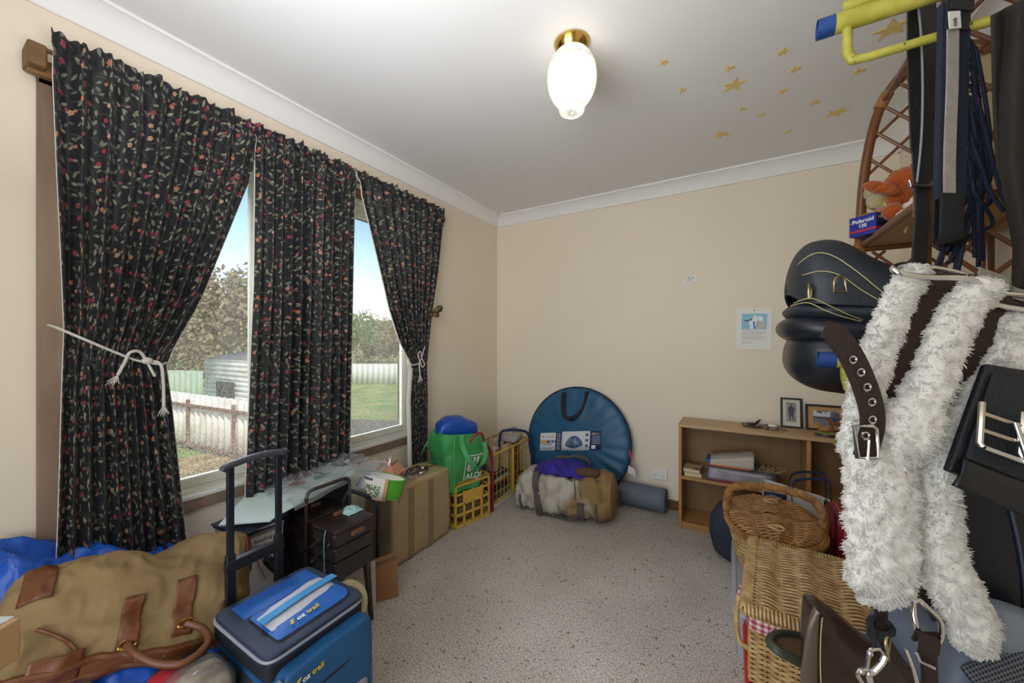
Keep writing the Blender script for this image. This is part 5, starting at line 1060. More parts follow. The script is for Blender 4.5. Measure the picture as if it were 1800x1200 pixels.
o = mb.build('brown_cloth', mat('brown_knit', '#5a4330', .9, bump=.5, bscale=150)); tag(o, 'brown cloth lump beside the purple fleece in the duffel mouth', 'cloth')
# rolled mat
t = thing('rolled_mat', 'blue-grey foam exercise mat rolled up on the carpet against the back wall', 'mat', (1.3, 2.86, 0))
mg = mat('blue_grey_foam', '#626a78', .6, bump=.3, bscale=200)
sp = [(.088 - .0052 * (k / 36) - .004, 2 * PI * k / 36 - PI * .35) for k in range(36 * 6)]
def mroll(u, v):
    k = v * (36 * 5); r = .086 - .0125 * (k / 36); a = 2 * PI * k / 36 - PI * .3
    x = 1.06 + .452 * u; yb0 = 2.865 + .012 * (1 - u); return Vector((x, yb0 + r * math.cos(a), .088 + r * math.sin(a)))
MB().grid(mroll, 12, 181).build('mat_roll', mg, t, solid=.008, ang=60)

# ------------------------------------------------------------------ bookshelf and what is on it
pine = mat('honey_pine_veneer', '#ab7c49', .4, var=.16, vscale=9, stretch=(.5, 3, 3), coat=.2); pinel = mat('pale_pine_top', '#b5966c', .4, var=.12, vscale=7, stretch=(.5, 3, 3)); pined = mat('pine_back_panel', '#8a6a45', .5, var=.14, vscale=6, stretch=(3, 3, .5))
t = thing('bookshelf', 'low honey pine open bookshelf against the back wall', 'bookshelf', (2.06, 2.83, 0))
kx0, kx1, ky0, ky1, kz = 1.615, 2.52, 2.69, 2.953, .69
MB().bb((kx0 - .004, ky0 - .004, kz - .022), (kx1 + .004, ky1, kz)).build('top', pinel, t, bevel=.004)  # top board coloured paler than the side panels
for x in (kx0, kx1 - .018): MB().bb((x, ky0, 0), (x + .018, ky1, kz - .022)).build('side_panel', pine, t, bevel=.002)
dxx = 2.287
MB().bb((dxx, ky0 + .002, .02), (dxx + .022, ky1 - .008, kz - .022)).build('divider', pine, t, bevel=.006)
MB().bb((kx0 + .018, ky0 + .002, .325), (dxx, ky1 - .008, .345)).build('shelf', pine, t, bevel=.003); MB().bb((dxx + .022, ky0 + .002, .325), (kx1 - .018, ky1 - .008, .345)).build('shelf', pine, t, bevel=.003)
MB().bb((kx0 + .018, ky0 + .002, .025), (kx1 - .018, ky1 - .008, .045)).build('bottom_shelf', pine, t, bevel=.003); MB().bb((kx0 + .018, ky0 + .012, 0), (kx1 - .018, ky0 + .03, .025)).build('kick_rail', pine, t)
MB().bb((kx0 + .018, ky1 - .008, .045), (kx1 - .018, ky1 - .002, kz - .022)).build('back_panel', pined, t)
mb = MB(); ar = [(0, 0), (0, -.075)] + [(-.075 + .075 * math.cos(a), -.075 + .0 + .0 - 0 + .0 + .0 + .0 + (.075 * math.sin(a)) - .0) for a in [k / 8 * PI / 2 for k in range(1, 8)]] + [(-.075, 0)]
mb.prism([(0, 0), (0, -.09), (-.02, -.075), (-.045, -.04), (-.09, 0)], (kx1 - .018, ky0 + .012, kz - .022), (1, 0, 0), (0, 0, 1), .012); mb.build('corner_bracket', pine, t)
# photo frames
blkf = mat('black_frame', '#1d1c20', .35)
def frame(lab, x0_, x1_, h, y, lean, mount, gold, fn):
    t = thing('photo_frame', lab, 'picture frame', ((x0_ + x1_) / 2, y, kz), 'framed photographs on the bookshelf')
    w_ = x1_ - x0_; M_ = Matrix.Translation((x0_, y, kz)) @ Matrix.Rotation(-lean, 4, 'X')
    def bx(a, b, nm, m, par=t, **k): mb = MB(); mb.M = M_; mb.bb(a, b); return mb.build(nm, m, par, **k)
    fw_ = .011; mb = MB(); mb.M = M_
    for a, b in (((0, 0, 0), (w_, .014, fw_)), ((0, 0, h - fw_), (w_, .014, h)), ((0, 0, fw_), (fw_, .014, h - fw_)), ((w_ - fw_, 0, fw_), (w_, .014, h - fw_))): mb.bb(a, b)
    mb.build('frame_rim', blkf, t, bevel=.002); bx((fw_, .006, fw_), (w_ - fw_, .010, h - fw_), 'mount', mount)
    if gold:
        mb = MB(); mb.M = M_; g = .003
        for a, b in (((fw_, .003, fw_), (w_ - fw_, .006, fw_ + g)), ((fw_, .003, h - fw_ - g), (w_ - fw_, .006, h - fw_)), ((fw_, .003, fw_), (fw_ + g, .006, h - fw_)), ((w_ - fw_ - g, .003, fw_), (w_ - fw_, .006, h - fw_))): mb.bb(a, b)
        mb.build('gold_slip', brass, t)
    fn(bx, M_, t, w_, h)
def ph1(bx, M_, t, w_, h):
    bx((.03, .005, .038), (w_ - .03, .0062, h - .03), 'photograph', mat('grey_photo', '#a9a7a2', .5, col2='#6e6d6a', cscale=22))
    mb = MB(); mb.M = M_; cx_ = w_ / 2
    mb.prism([(-.011, -.042), (-.003, -.042), (0, -.012), (.004, -.042), (.011, -.042), (.014, 0), (.017, .03), (.006, .038), (.004, .05), (-.004, .05), (-.006, .038), (-.017, .03), (-.013, 0)], (cx_, .0045, .095), (1, 0, 0), (0, 0, 1), .0005); mb.build('photo_figure', mat('dark_photo_grey', '#46464a', .5), t)
def ph2(bx, M_, t, w_, h):
    bx((.038, .005, .036), (w_ - .038, .0062, h - .038), 'photograph', mat('photo_road', '#7d7884', .5, col2='#676270', cscale=25)); bx((.038, .0045, h * .52), (w_ - .038, .0055, h - .038), 'photo_sky', mat('photo_sky', '#c9ced8', .5, col2='#5a6070', cscale=28, cpos=(.5, .56)))
    bx((.038, .0042, h * .47), (w_ - .038, .0054, h * .55), 'photo_trees', mat('photo_trees', '#4c4f55', .5, var=.3, vscale=60)); bx((w_ * .64, .004, .045), (w_ * .72, .005, h * .5), 'photo_figure', mat('photo_blue_figure', '#33496b', .5)); bx((w_ - .065, .004, .05), (w_ - .04, .005, h - .04), 'photo_trunk', mat('photo_trunk', '#5a5560', .5))
frame('small upright black frame with a grey photograph, left one on the bookshelf', 2.186, 2.297, .187, 2.915, R(7), mat('cream_mount', '#cfc9bb', .6), False, ph1)
frame('wide black and gold frame with a buff mount, right one on the bookshelf', 2.312, 2.515, .158, 2.91, R(8), mat('buff_mount', '#b28a5c', .6), True, ph2)
# dish with a dark bird, glass dish, figurine
t = thing('scalloped_dish', 'shallow scalloped shell dish with a dark ornament on the bookshelf top', 'dish', (2.035, 2.86, kz))
mb = MB(); mb.lathe([(0, 0), (.03, 0), (.05, .004), (.062, .010), (.064, .012), (.05, .008), (.03, .004), (0, .003)], (2.035, 2.85, kz), 36); o = mb.build('dish_bowl', mat('mottled_shell', '#a58a80', .4, col2='#6e544e', cscale=40), t)
for v in o.data.vertices:
    a = math.atan2(v.co.y + .01, v.co.x); 
    if v.co.z > .006: v.co.z += .003 * math.cos(a * 12)
t = thing('dark_bird_ornament', 'small dark bird ornament with a raised wing lying in the scalloped dish', 'ornament', (2.04, 2.85, kz + .004))
mb = MB(); mb.sup((2.028, 2.848, kz + .014), (.026, .010, .010), .9, .9, 24, 14); mb.build('body', mat('black_glazed', '#26252a', .35), t)
mb = MB(); mb.prism([(0, 0), (.022, .0), (.044, .03), (.030, .028)], (2.036, 2.85, kz + .018), (1, 0, 0), (0, -.2, 1), .004); mb.build('wing', mat('black_glazed', '#26252a', .35), t)
t = thing('glass_dish', 'small clear glass dish of cotton wool on the bookshelf beside the upright frame', 'dish', (2.14, 2.80, kz))
MB().lathe([(0, 0), (.028, 0), (.03, .003), (.03, .014), (.042, .02), (.046, .024), (.044, .025), (.028, .016), (.026, .005), (0, .004)], (2.135, 2.80, kz), 32).build('dish_bowl', clear_film('clear_glass', '#dfe6e8', .2, .03), t)
o = MB().sup((2.135, 2.80, kz + .021), (.024, .022, .014), nu=24, nv=14, disp=lambda p, u, v: p * (1 + .15 * nz(p, 60, 2))).build('cotton_wool', mat('white_cotton', '#e4dfd4', .9)); tag(o, 'white cotton wool lump in the small glass dish', 'cotton wool')
t = thing('spectacles', 'thin brown spectacles folded beside the glass dish on the bookshelf', 'glasses', (2.14, 2.77, kz))
sm_ = mat('brown_spectacle_frame', '#6a4328', .4)
mb = MB(); mb.strap([(2.075, 2.795, kz + .004), (2.11, 2.775, kz + .004)], .006, .004, (0, 0, 1)); mb.strap([(2.165, 2.79, kz + .008), (2.21, 2.775, kz + .004)], .004, .003, (0, 0, 1)); mb.tube(crv([(2.17, 2.80, kz + .012), (2.195, 2.80, kz + .012), (2.19, 2.785, kz + .006)], 4), .0018, 5); mb.build('spectacle_arm', sm_, t)
t = thing('horse_figurine', 'china figurine of two brown horses on an oval dark base, on the bookshelf', 'figurine', (2.42, 2.79, kz))
fx, fy = 2.405, 2.775
MB().lathe([(0, 0), (.072, 0), (.075, .004), (.07, .012), (.066, .016), (0, .016)], (0, 0, 0), 40, Matrix.Translation((fx, fy, kz)) @ Matrix.Diagonal((1.0, .6, 1, 1))).build('wooden_base', mat('dark_plum_base', '#3a2326', .3, coat=.4), t)
mb = MB(); mb.M = Matrix.Translation((fx, fy, kz + .016)); mb.sup((0, 0, 0), (.064, .038, .009), .8, 1, 40, 14, disp=lambda p, u, v: p * (1 + .06 * nz(p, 50, 2))); mb.build('grass_mound', mat('painted_grass', '#8d9440', .5, col2='#5f6b2c', cscale=50), t)
hb_ = mat('brown_horse_glaze', '#7a4f35', .4, var=.2, vscale=40); hp = mat('palomino_glaze', '#a8703e', .4, var=.15, vscale=40)
def horse(o_, s, stand, m, nm, yaw):
    M_ = Matrix.Translation(o_) @ Matrix.Rotation(yaw, 4, 'Z') @ Matrix.Diagonal((s, s, s, 1)); mb = MB(); mb.M = M_
    if stand:
        mb.tube([(-.024, 0, .052), (-.014, 0, .054), (.004, 0, .052), (.018, 0, .053), (.026, 0, .058), (.034, 0, .07), (.038, 0, .08)], [.006, .0115, .0105, .011, .0095, .0065, .005], 12)
        mb.tube([(.036, 0, .082), (.043, 0, .079), (.053, 0, .072)], [.005, .0055, .0032], 10)
        for x, y in ((.018, .005), (.020, -.005), (-.016, .005), (-.014, -.005)): mb.tube([(x, y, .05), (x + (.002 if x > 0 else -.003), y, .027), (x, y, .004), (x + .002, y, 0)], [.0055, .0035, .0024, .0034], 8)
        mb.tube([(-.026, 0, .055), (-.033, 0, .045), (-.033, 0, .025)], [.003, .004, .0015], 8)
    else:
        mb.tube([(-.03, 0, .012), (-.018, 0, .016), (0, 0, .015), (.012, 0, .018), (.018, 0, .026), (.022, 0, .038), (.026, 0, .046)], [.006, .0125, .012, .012, .0095, .0065, .005], 12)
        mb.tube([(.024, 0, .048), (.031, 0, .046), (.041, 0, .04)], [.005, .0055, .003], 10)
        mb.tube([(.012, .008, .008), (.026, .012, .006), (.034, .008, .004)], [.005, .0035, .003], 8); mb.tube([(-.022, -.008, .008), (-.004, -.014, .005), (-.016, -.016, .004)], [.007, .004, .003], 8); mb.tube([(-.032, 0, .012), (-.042, .004, .005)], [.003, .0015], 6)
    for y in (-.003, .003): mb.tube([(.036 if stand else .024, y, .085 if stand else .051), (.037 if stand else .025, y * 1.2, .0915 if stand else .0575)], [.002, .0006], 6)
    mb.build(nm, m, t, remesh=.0012 * s)
horse((fx + .028, fy + .004, kz + .021), 1.0, True, hb_, 'standing_horse', R(200)); horse((fx - .03, fy - .004, kz + .022), 1.0, False, hp, 'lying_foal', R(175))
# on the shelf: books, plastic bagged things, folded cloth
t = thing('paperback_pair', 'two pale paperbacks stacked at the left end of the middle shelf', 'books', (1.69, 2.8, .345)); 
o = None; bpy.data.objects.remove(t)
def book(lab, c, z, h, sx, sy, yaw, cov):
    t = thing('book', lab, 'book', (c[0], c[1], z), 'books on the middle shelf'); mb = MB(); mb.box((c[0], c[1], z + h / 2), (sx - .004, sy - .004, h - .004), yaw); mb.build('pages', mat('book_pages', '#cdbd9c', .8), t)
    mb = MB(); mb.box((c[0], c[1], z + h - .001), (sx, sy, .002), yaw); mb.box((c[0], c[1], z + .001), (sx, sy, .002), yaw); mb.build('cover', mat('cover_' + cov[1:], cov, .5, col2='#8a6a4c', cscale=16, cpos=(.5, .6)), t)
book('lower cream book at the left end of the middle shelf', (1.694, 2.79), .345, .026, .105, .15, .05, '#c3ad86'); book('upper pale book with a brown picture at the left end of the middle shelf', (1.692, 2.788), .372, .022, .10, .145, -.04, '#c9b795')
t = thing('bagged_bundle', 'wide bundle in a clear plastic bag with a red edge on the middle shelf', 'parcel', (1.96, 2.8, .345))
mb = MB(); mb.sup((1.955, 2.80, .388), (.17, .098, .040), .22, .2, 56, 20, disp=lambda p, u, v: p * (1 + .03 * nz(p, 12, 5))); mb.build('bundle', mat('lilac_white_card', '#b9b0b4', .6, col2='#9d8f8c', cscale=9), t)
mb = MB(); mb.grid(lambda u, v: Vector((1.80 + .39 * u + .02 * u * (1 - v), 2.700 + .006 * nz((u * 7, v * 4, 0), 1), .348 + .018 * v)), 30, 4); mb.build('red_edge', mat('red_cardboard', '#9a1c30', .5), t, solid=.003)
MB().sup((1.965, 2.80, .392), (.19, .108, .046), .3, .3, 56, 24, disp=lambda p, u, v: p * (1 + .10 * nz(p, 10, 3) + .05 * nz(p, 26, 7))).build('plastic_bag', clear_film('lilac_clear_bag', '#c9cbdc', .3, .12), t)
mb = MB(); mb.grid(lambda u, v: Vector((2.14 + .07 * u, 2.70 + .12 * v * (1 - .6 * u), .40 - .045 * u + .012 * nz((u * 4, v * 4, 3), 1))), 14, 14); mb.build('bag_corner', clear_film('lilac_clear_bag', '#c9cbdc', .3, .12), t)
t = thing('folded_white_packet', 'folded cream packet with blue end on orange cloth, on top of the bagged bundle', 'packet', (1.93, 2.8, .437))
mb = MB(); mb.grid(lambda u, v: Vector((1.80 + .235 * u, 2.705 + .16 * v, .474 + .05 * u + .012 * math.sin(v * PI) + .006 * nz((u * 6, v * 5, 1), 1))), 26, 14); mb.build('top_sheet', mat('cream_packet', '#b9b0a2', .55), t, solid=.004)
mb = MB(); mb.grid(lambda u, v: Vector((1.80 + .235 * u, 2.703 + .004 * nz((u * 6, v * 5, 2), 1), .45 + (.024 + .05 * u) * v)), 26, 6); mb.build('front_fold', mat('cream_packet', '#b9b0a2', .55), t, solid=.003)
mb = MB(); mb.box((1.80, 2.77, .465), (.05, .13, .022), Matrix.Rotation(.2, 4, 'Y')); mb.build('blue_end', mat('blue_printed_end', '#3a5c96', .5), t, bevel=.006)
mb = MB(); mb.grid(lambda u, v: Vector((2.02 + .02 * u, 2.705 + .02 * v, .515 + .035 * u - .01 * v)), 6, 6); mb.build('torn_corner', mat('cream_packet', '#b9b0a2', .55), t, solid=.002)
o = MB().sup((1.905, 2.785, .447), (.125, .085, .010), .4, .3, 40, 14, disp=lambda p, u, v: p * (1 + .08 * nz(p, 18, 5))).build('orange_cloth', mat('salmon_orange_cloth', '#b8653e', .8, bump=.4, bscale=120)); tag(o, 'salmon orange folded cloth between the cream packet and the bagged bundle', 'cloth')
o = MB(); rnd = random.Random(2)
for k in range(9): a = rnd.uniform(-.6, .6); o.tube(crv([(2.06 + .02 * k * .6, 2.73, .44), (2.07 + .015 * k, 2.72, .46 + .012 * rnd.random()), (2.075 + .015 * k + .02 * a, 2.72, .475 + .02 * rnd.random())], 4), [.0022] * 8 + [.0008], 5)
o = o.build('raffia_tuft', mat('straw_raffia', '#a88f62', .8), kind='stuff'); tag(o, 'tuft of straw raffia on the bagged bundle right of the cream packet', 'raffia')
# ------------------------------------------------------------------ bags, tubs and baskets on the right of the floor
denim = mat('navy_denim', '#272e3c', .85, bump=.5, bscale=300, var=.15)
t = thing('navy_fabric_bag', 'slumped navy fabric bag on the carpet between bookshelf and oval picnic basket', 'bag', (1.93, 2.5, 0))
def dbag(p, u, v):
    q = p * (1 + .12 * nz(p, 6, 2) + .05 * nz(p, 15, 4)); q.z *= (1 - .0 * q.x); q.x *= (1 + 1.6 * max(0, -q.z)) ; q.z = max(q.z, -.158); return q
MB().sup((1.965, 2.47, .160), (.155, .12, .165), .75, .8, 56, 36, disp=dbag).build('bag_body', denim, t)
MB().tube(crv([(1.90, 2.42, .29), (1.93, 2.40, .345), (2.0, 2.40, .355), (2.06, 2.43, .30)], 6), .009, 8, flat=.4).build('bag_handle', denim, t)
calico = mat('white_calico', '#cfcdc8', .8, bump=.3, bscale=300); navyh = mat('navy_webbing', '#1c2448', .7)
t = thing('white_cloth_bag', 'white cloth bag with navy loop handles standing behind the picnic basket', 'bag', (2.2, 2.5, 0))
def wbag(u, v):
    a = u * 2 * PI; e = .35; k = 1 - .12 * v
    cx = math.copysign(abs(math.cos(a)) ** e, math.cos(a)); sx = math.copysign(abs(math.sin(a)) ** e, math.sin(a))
    p = Vector((2.225 + .175 * k * cx, 2.535 + .07 * k * sx, .44 * v - .05 * v * (cx * .5 + .5))); return p + Vector((cx, sx, .4 * v)) * (.012 * nz(p, 10, 2) + .006 * nz(p, 24, 2))
mb = MB(); mb.grid(wbag, 64, 30, cu=True); mb.add([wbag(k / 64, 0) for k in range(64)], [tuple(range(64))]); mb.build('bag_body', calico, t, solid=.003)
for s in (-1, 1):
    q = Vector((2.27, 2.535 + .06 * s, .38)); mb = MB(); mb.strap(crv([q + Vector((-.075, 0, 0)), q + Vector((-.075, 0, .05)), q + Vector((-.05, .01, .115)), q + Vector((.06, .01, .14)), q + Vector((.085, .005, .12)), q + Vector((.085, 0, .0))], 6), .022, .003, (0, 1, .2)); mb.build('loop_handle', navyh, t)
mb = MB(); mb.grid(lambda u, v: Vector((2.07 + .10 * u, 2.463 - .004 * v, .415 + .02 * math.sin(u * 4) * v - .03 * v)), 10, 6); mb.build('navy_print', navyh, t, solid=.002)
redl = mat('red_leatherette', '#8c1420', .38, bump=.2, bscale=260, var=.06)
t = thing('red_case', 'red leatherette case with dark piping standing right of the picnic basket', 'case', (2.44, 2.16, 0))
MB().sup((2.455, 2.17, .245), (.165, .10, .245), .16, .14, 56, 36).build('case_body', redl, t)
for k, x in enumerate((2.300, 2.330)):
    mb = MB(); mb.tube([(x, 2.17 + .101 * math.copysign(abs(math.cos(a)) ** .16, math.cos(a)), .245 + .246 * math.copysign(abs(math.sin(a)) ** .16, math.sin(a))) for a in [2 * PI * q / 64 for q in range(64)]], .006 if k == 0 else .003, 6, closed=True); mb.build('piping', mat('dark_maroon_piping', '#3c1014', .4) if k == 0 else mat('pale_stitching', '#b06a58', .6), t)
mb = MB(); mb.tube(crv([(2.40, 2.17, .49), (2.42, 2.17, .52), (2.5, 2.17, .52), (2.52, 2.17, .49)], 6), .008, 8); mb.build('carry_handle', redl, t)
# storage tubs
t = thing('clear_storage_tub', 'translucent plastic storage tub with a lid under the picnic basket', 'tub', (2.1, 1.98, 0))
tubm = clear_film('milky_plastic', '#eef0fa', .75, .18)
def tub(z0, z1, k0, k1, x0_, x1_, y0_, y1_):
    def fn(u, v):
        a = u * 2 * PI; e = .16; k = k0 + (k1 - k0) * v; cx = math.copysign(abs(math.cos(a)) ** e, math.cos(a)); sx = math.copysign(abs(math.sin(a)) ** e, math.sin(a))
        return Vector(((x0_ + x1_) / 2 + (x1_ - x0_) / 2 * k * cx, (y0_ + y1_) / 2 + (y1_ - y0_) / 2 * k * sx, z0 + (z1 - z0) * v))
    return fn
T = (1.922, 2.26, 1.655, 2.33)
f_ = tub(.002, .185, .92, .985, *T); mb = MB(); mb.grid(f_, 72, 8, cu=True); mb.add([f_(k / 72, 0) for k in range(72)], [tuple(range(72))]); mb.build('tub_body', tubm, t)
mb = MB(); mb.tube([f_(k / 72, 1) + Vector((0, 0, .005)) for k in range(72)], .008, 6, closed=True); f2 = tub(.192, .207, 1.01, 1.0, *T); mb.grid(f2, 72, 2, cu=True); mb.add([f2(k / 72, 1) for k in range(72)], [tuple(range(72))]); f3 = tub(.207, .213, .93, .92, *T); mb.grid(f3, 72, 2, cu=True); mb.build('tub_lid', tubm, t)
o = MB().sup((2.09, 2.0, .085), (.12, .27, .075), .3, .3, 40, 24, disp=lambda p, u, v: p * (1 + .1 * nz(p, 10, 3))).build('pale_papers', mat('pale_mixed_papers', '#b3a99c', .8, col2='#8d8c98', cscale=9)); tag(o, 'pale papers showing through the clear storage tub', 'papers')
redp = mat('red_plastic', '#b3141c', .4)
t = thing('red_plastic_tub', 'red plastic tub on the carpet under the rectangular wicker hamper', 'tub', (2.13, 1.46, 0))
f_ = tub(0, .20, .94, 1, 1.965, 2.30, 1.30, 1.635); mb = MB(); mb.grid(f_, 64, 6, cu=True); mb.add([f_(k / 64, 0) for k in range(64)], [tuple(range(64))]); mb.tube([f_(k / 64, 1) for k in range(64)], .008, 6, closed=True); mb.build('tub_body', redp, t, solid=.004)
# wicker
def wick(nm, c, c2): return mat(nm, c, .5, col2=c2, cscale=30, cpos=(.35, .65), bump=.2, bscale=200)
wk1 = wick('golden_wicker', '#b08049', '#8a5e2f'); wk2 = wick('straw_wicker', '#c6a670', '#9c7a4a')
t = thing('oval_picnic_basket', 'oval golden wicker picnic basket with a hoop handle, on the clear storage tub', 'picnic basket', (2.08, 2.06, .215))
bcx, bcy, brx, bry, bz, brz = 2.083, 2.10, .178, .265, .216, .405
def bpt(u, z, off=0):
    k = .74 + .26 * ((z - bz) / (brz - bz)) ** .8; a = u * 2 * PI; e = .86
    return Vector((bcx + (brx * k + off) * math.copysign(abs(math.cos(a)) ** e, math.cos(a)), bcy + (bry * k + off) * math.copysign(abs(math.sin(a)) ** e, math.sin(a)), z))
mb = MB(); NS = 34
for r in range(19):
    z = bz + .008 + (brz - .022 - bz) * r / 18; mb.tube([bpt(k / (NS * 4), z, .0045 * math.cos(PI * (k / 4 + r))) for k in range(NS * 4)], .0046, 5, closed=True)
mb.build('woven_side', wk2, t)
mb = MB()
for k in range(NS): mb.tube([bpt((k + .0) / NS, bz + (brz - bz) * q / 5) for q in range(6)], .0035, 5)
mb.build('stakes', wk2, t)
mb = MB()
def wrapring(f, n, r, pitch=5):
    mb.tube([f(k / n) for k in range(n)], r * .8, 8, closed=True)
    pts = []
    for k in range(n * pitch):
        q = f(k / (n * pitch)); d = (f((k + 1) / (n * pitch)) - q).normalized(); u = d.orthogonal().normalized() if False else Vector((0, 0, 1)); v = d.cross(u).normalized(); a = k * 2 * PI / pitch * 1.0
        pts.append(q + (u * math.cos(a) + v * math.sin(a)) * r)
    mb.tube(pts, r * .35, 4, closed=True)
wrapring(lambda u: bpt(u, brz, .004), 110, .012, 6); mb.build('braided_rim', wk1, t)
mb = MB(); mb.add([bpt(k / 48, bz) for k in range(48)], [tuple(range(48))]); mb.build('base', wk1, t)
def lidh(s, nm):
    l_ = None; mb = MB(); n_ = 19
    for r in range(n_):
        yy = .022 + (bry - .012 - .022) * r / (n_ - 1); hw = brx * max(0, 1 - (yy / bry) ** 2.25) ** (1 / 2.25) - .004
        if hw < .02: continue
        m = 30; dome = .014 * (1 - (yy / bry) ** 2)
        mb.tube([(bcx - hw + 2 * hw * q / m, bcy + s * yy, brz + .012 + dome * (1 - (2 * q / m - 1) ** 2) + .0042 * math.cos(PI * (q * 9 / m + r)) + .006 * math.sin(q / m * PI * 5)) for q in range(m + 1)], .0062, 5)
    l_ = mb.build(nm, wk1, t); mb = MB()
    mb.tube([(bcx + .028 * math.cos(a), bcy + s * .155 + .02 * math.sin(a), brz + .034 + .003 * math.sin(a * 2)) for a in [2 * PI * q / 20 for q in range(20)]], .0045, 6, closed=True); mb.build('lid_ring', mat('pale_cane_ring', '#c8ab72', .45), l_)
lidh(1, 'lid'); lidh(-1, 'lid')
mb = MB(); hw = brx - .004
for k in range(70):
    x = bcx - hw + 2 * hw * k / 69; mb.tube([(x, bcy - .026, brz + .018), (x + .002, bcy, brz + .027), (x, bcy + .026, brz + .018)], .003, 4)
mb.build('centre_bar', wk1, t)
hp_ = crv([(bcx - brx - .002, bcy, brz - .03), (bcx - brx - .004, bcy, brz + .06), (bcx - brx + .03, bcy, brz + .128), (bcx, bcy, brz + .152), (bcx + brx - .04, bcy, brz + .13), (bcx + brx + .004, bcy, brz + .06), (bcx + brx + .002, bcy, brz - .03)], 20)
mb = MB(); mb.tube(hp_, .0125, 8)
pts = []
for k in range(len(hp_) * 6 - 6):
    i = k // 6; q = hp_[i].lerp(hp_[i + 1], (k % 6) / 6); d = (hp_[i + 1] - hp_[i]).normalized(); u = Vector((0, 1, 0)); v = d.cross(u); a = k * 2 * PI / 6 * 1.02; pts.append(q + (u * math.cos(a) + v * math.sin(a)) * .015)
mb.tube(pts, .005, 4); mb.build('hoop_handle', wk1, t)
# rectangular hamper
t = thing('wicker_hamper', 'rectangular straw wicker hamper with gingham lining, in front of the oval picnic basket', 'hamper', (2.16, 1.53, .21))
HM = Matrix.Translation((2.165, 1.545, .212)) @ Matrix.Rotation(R(-4), 4, 'Z'); hx_, hy_, hh = .180, .225, .212
def hb(p): return Vector(p)
mb = MB(); mb.M = HM
per = [(-hx_, -hy_), (hx_, -hy_), (hx_, hy_), (-hx_, hy_)]
def perim(s):                              # s in 0..1 round the box
    L4 = [2 * hx_, 2 * hy_, 2 * hx_, 2 * hy_]; tot = sum(L4); d = (s % 1) * tot; i = 0
    while d > L4[i]: d -= L4[i]; i += 1
    a, b = per[i], per[(i + 1) % 4]; q = d / L4[i]; nx, ny = (b[1] - a[1]) / L4[i], -(b[0] - a[0]) / L4[i]
    return a[0] + (b[0] - a[0]) * q, a[1] + (b[1] - a[1]) * q, nx, ny
NST = 44
for r in range(24):
    z = .006 + (hh - .04) * r / 23; pts = []
    for k in range(NST * 4):
        x, y, nx, ny = perim(k / (NST * 4)); o_ = .0045 * math.cos(PI * (k / 4 + r)); pts.append((x + nx * o_, y + ny * o_, z))
    mb.tube(pts, .0042, 5, closed=True)
mb.build('woven_side', wk2, t)
mb = MB(); mb.M = HM
for k in range(NST): x, y, nx, ny = perim(k / NST); mb.tube([(x, y, 0), (x, y, hh - .03)], .0038, 5)
mb.build('stakes', wk2, t)
ging = bpy.data.materials.new('red_gingham'); ging.use_nodes = True
nt = ging.node_tree; N = nt.nodes; L = nt.links; b = N['Principled BSDF']; b.inputs['Roughness'].default_value = .85; tc = N.new('ShaderNodeTexCoord'); sp = N.new('ShaderNodeSeparateXYZ'); L.new(tc.outputs['Object'], sp.inputs[0]); sums = []
xy = N.new('ShaderNodeMath'); xy.operation = 'ADD'; L.new(sp.outputs[0], xy.inputs[0]); L.new(sp.outputs[1], xy.inputs[1])
for src in (xy.outputs[0], sp.outputs[2]):
    m1 = N.new('ShaderNodeMath'); m1.operation = 'MULTIPLY'; m1.inputs[1].default_value = 62; L.new(src, m1.inputs[0]); m2 = N.new('ShaderNodeMath'); m2.operation = 'FRACT'; L.new(m1.outputs[0], m2.inputs[0]); m3 = N.new('ShaderNodeMath'); m3.operation = 'GREATER_THAN'; m3.inputs[1].default_value = .5; L.new(m2.outputs[0], m3.inputs[0]); sums.append(m3.outputs[0])
ad = N.new('ShaderNodeMath'); ad.operation = 'ADD'; L.new(sums[0], ad.inputs[0]); L.new(sums[1], ad.inputs[1]); hv = N.new('ShaderNodeMath'); hv.operation = 'MULTIPLY'; hv.inputs[1].default_value = .5; L.new(ad.outputs[0], hv.inputs[0])
rp = N.new('ShaderNodeValToRGB'); rp.color_ramp.interpolation = 'CONSTANT'; e = rp.color_ramp.elements; e[0].color = srgb('#d8ccc8'); e[1].position = .4; e[1].color = srgb('#b98088'); q = e.new(.9); q.color = srgb('#93303c'); L.new(hv.outputs[0], rp.inputs[0]); L.new(rp.outputs[0], b.inputs['Base Color'])
mb = MB(); mb.M = HM
def gl_(u, v):
    x, y, nx, ny = perim(u); o_ = .010 + .004 * math.sin(u * 90) + .003 * math.sin(u * 37); return Vector((x + nx * o_, y + ny * o_, hh - .048 + .046 * v))
mb.grid(gl_, 160, 4, cu=True); mb.build('gingham_lining', ging, t)
lid_ = None; mb = MB(); mb.M = HM; ex = .016; nr = 50
for r in range(nr):
    y = -hy_ - ex + .012 + (2 * (hy_ + ex) - .024) * r / (nr - 1)
    mb.tube([(-hx_ - ex + .012 + (2 * (hx_ + ex) - .024) * q / 44, y, hh + .012 + .0042 * math.cos(PI * (q * 7 / 44 * 1.0 + r)) + .005 * math.sin(q / 44 * PI * 6)) for q in range(45)], .0043, 5)
lid_ = mb.build('lid', wk2, t); mb = MB(); mb.M = HM
pl = [(-hx_ - ex, -hy_ - ex), (hx_ + ex, -hy_ - ex), (hx_ + ex, hy_ + ex), (-hx_ - ex, hy_ + ex)]
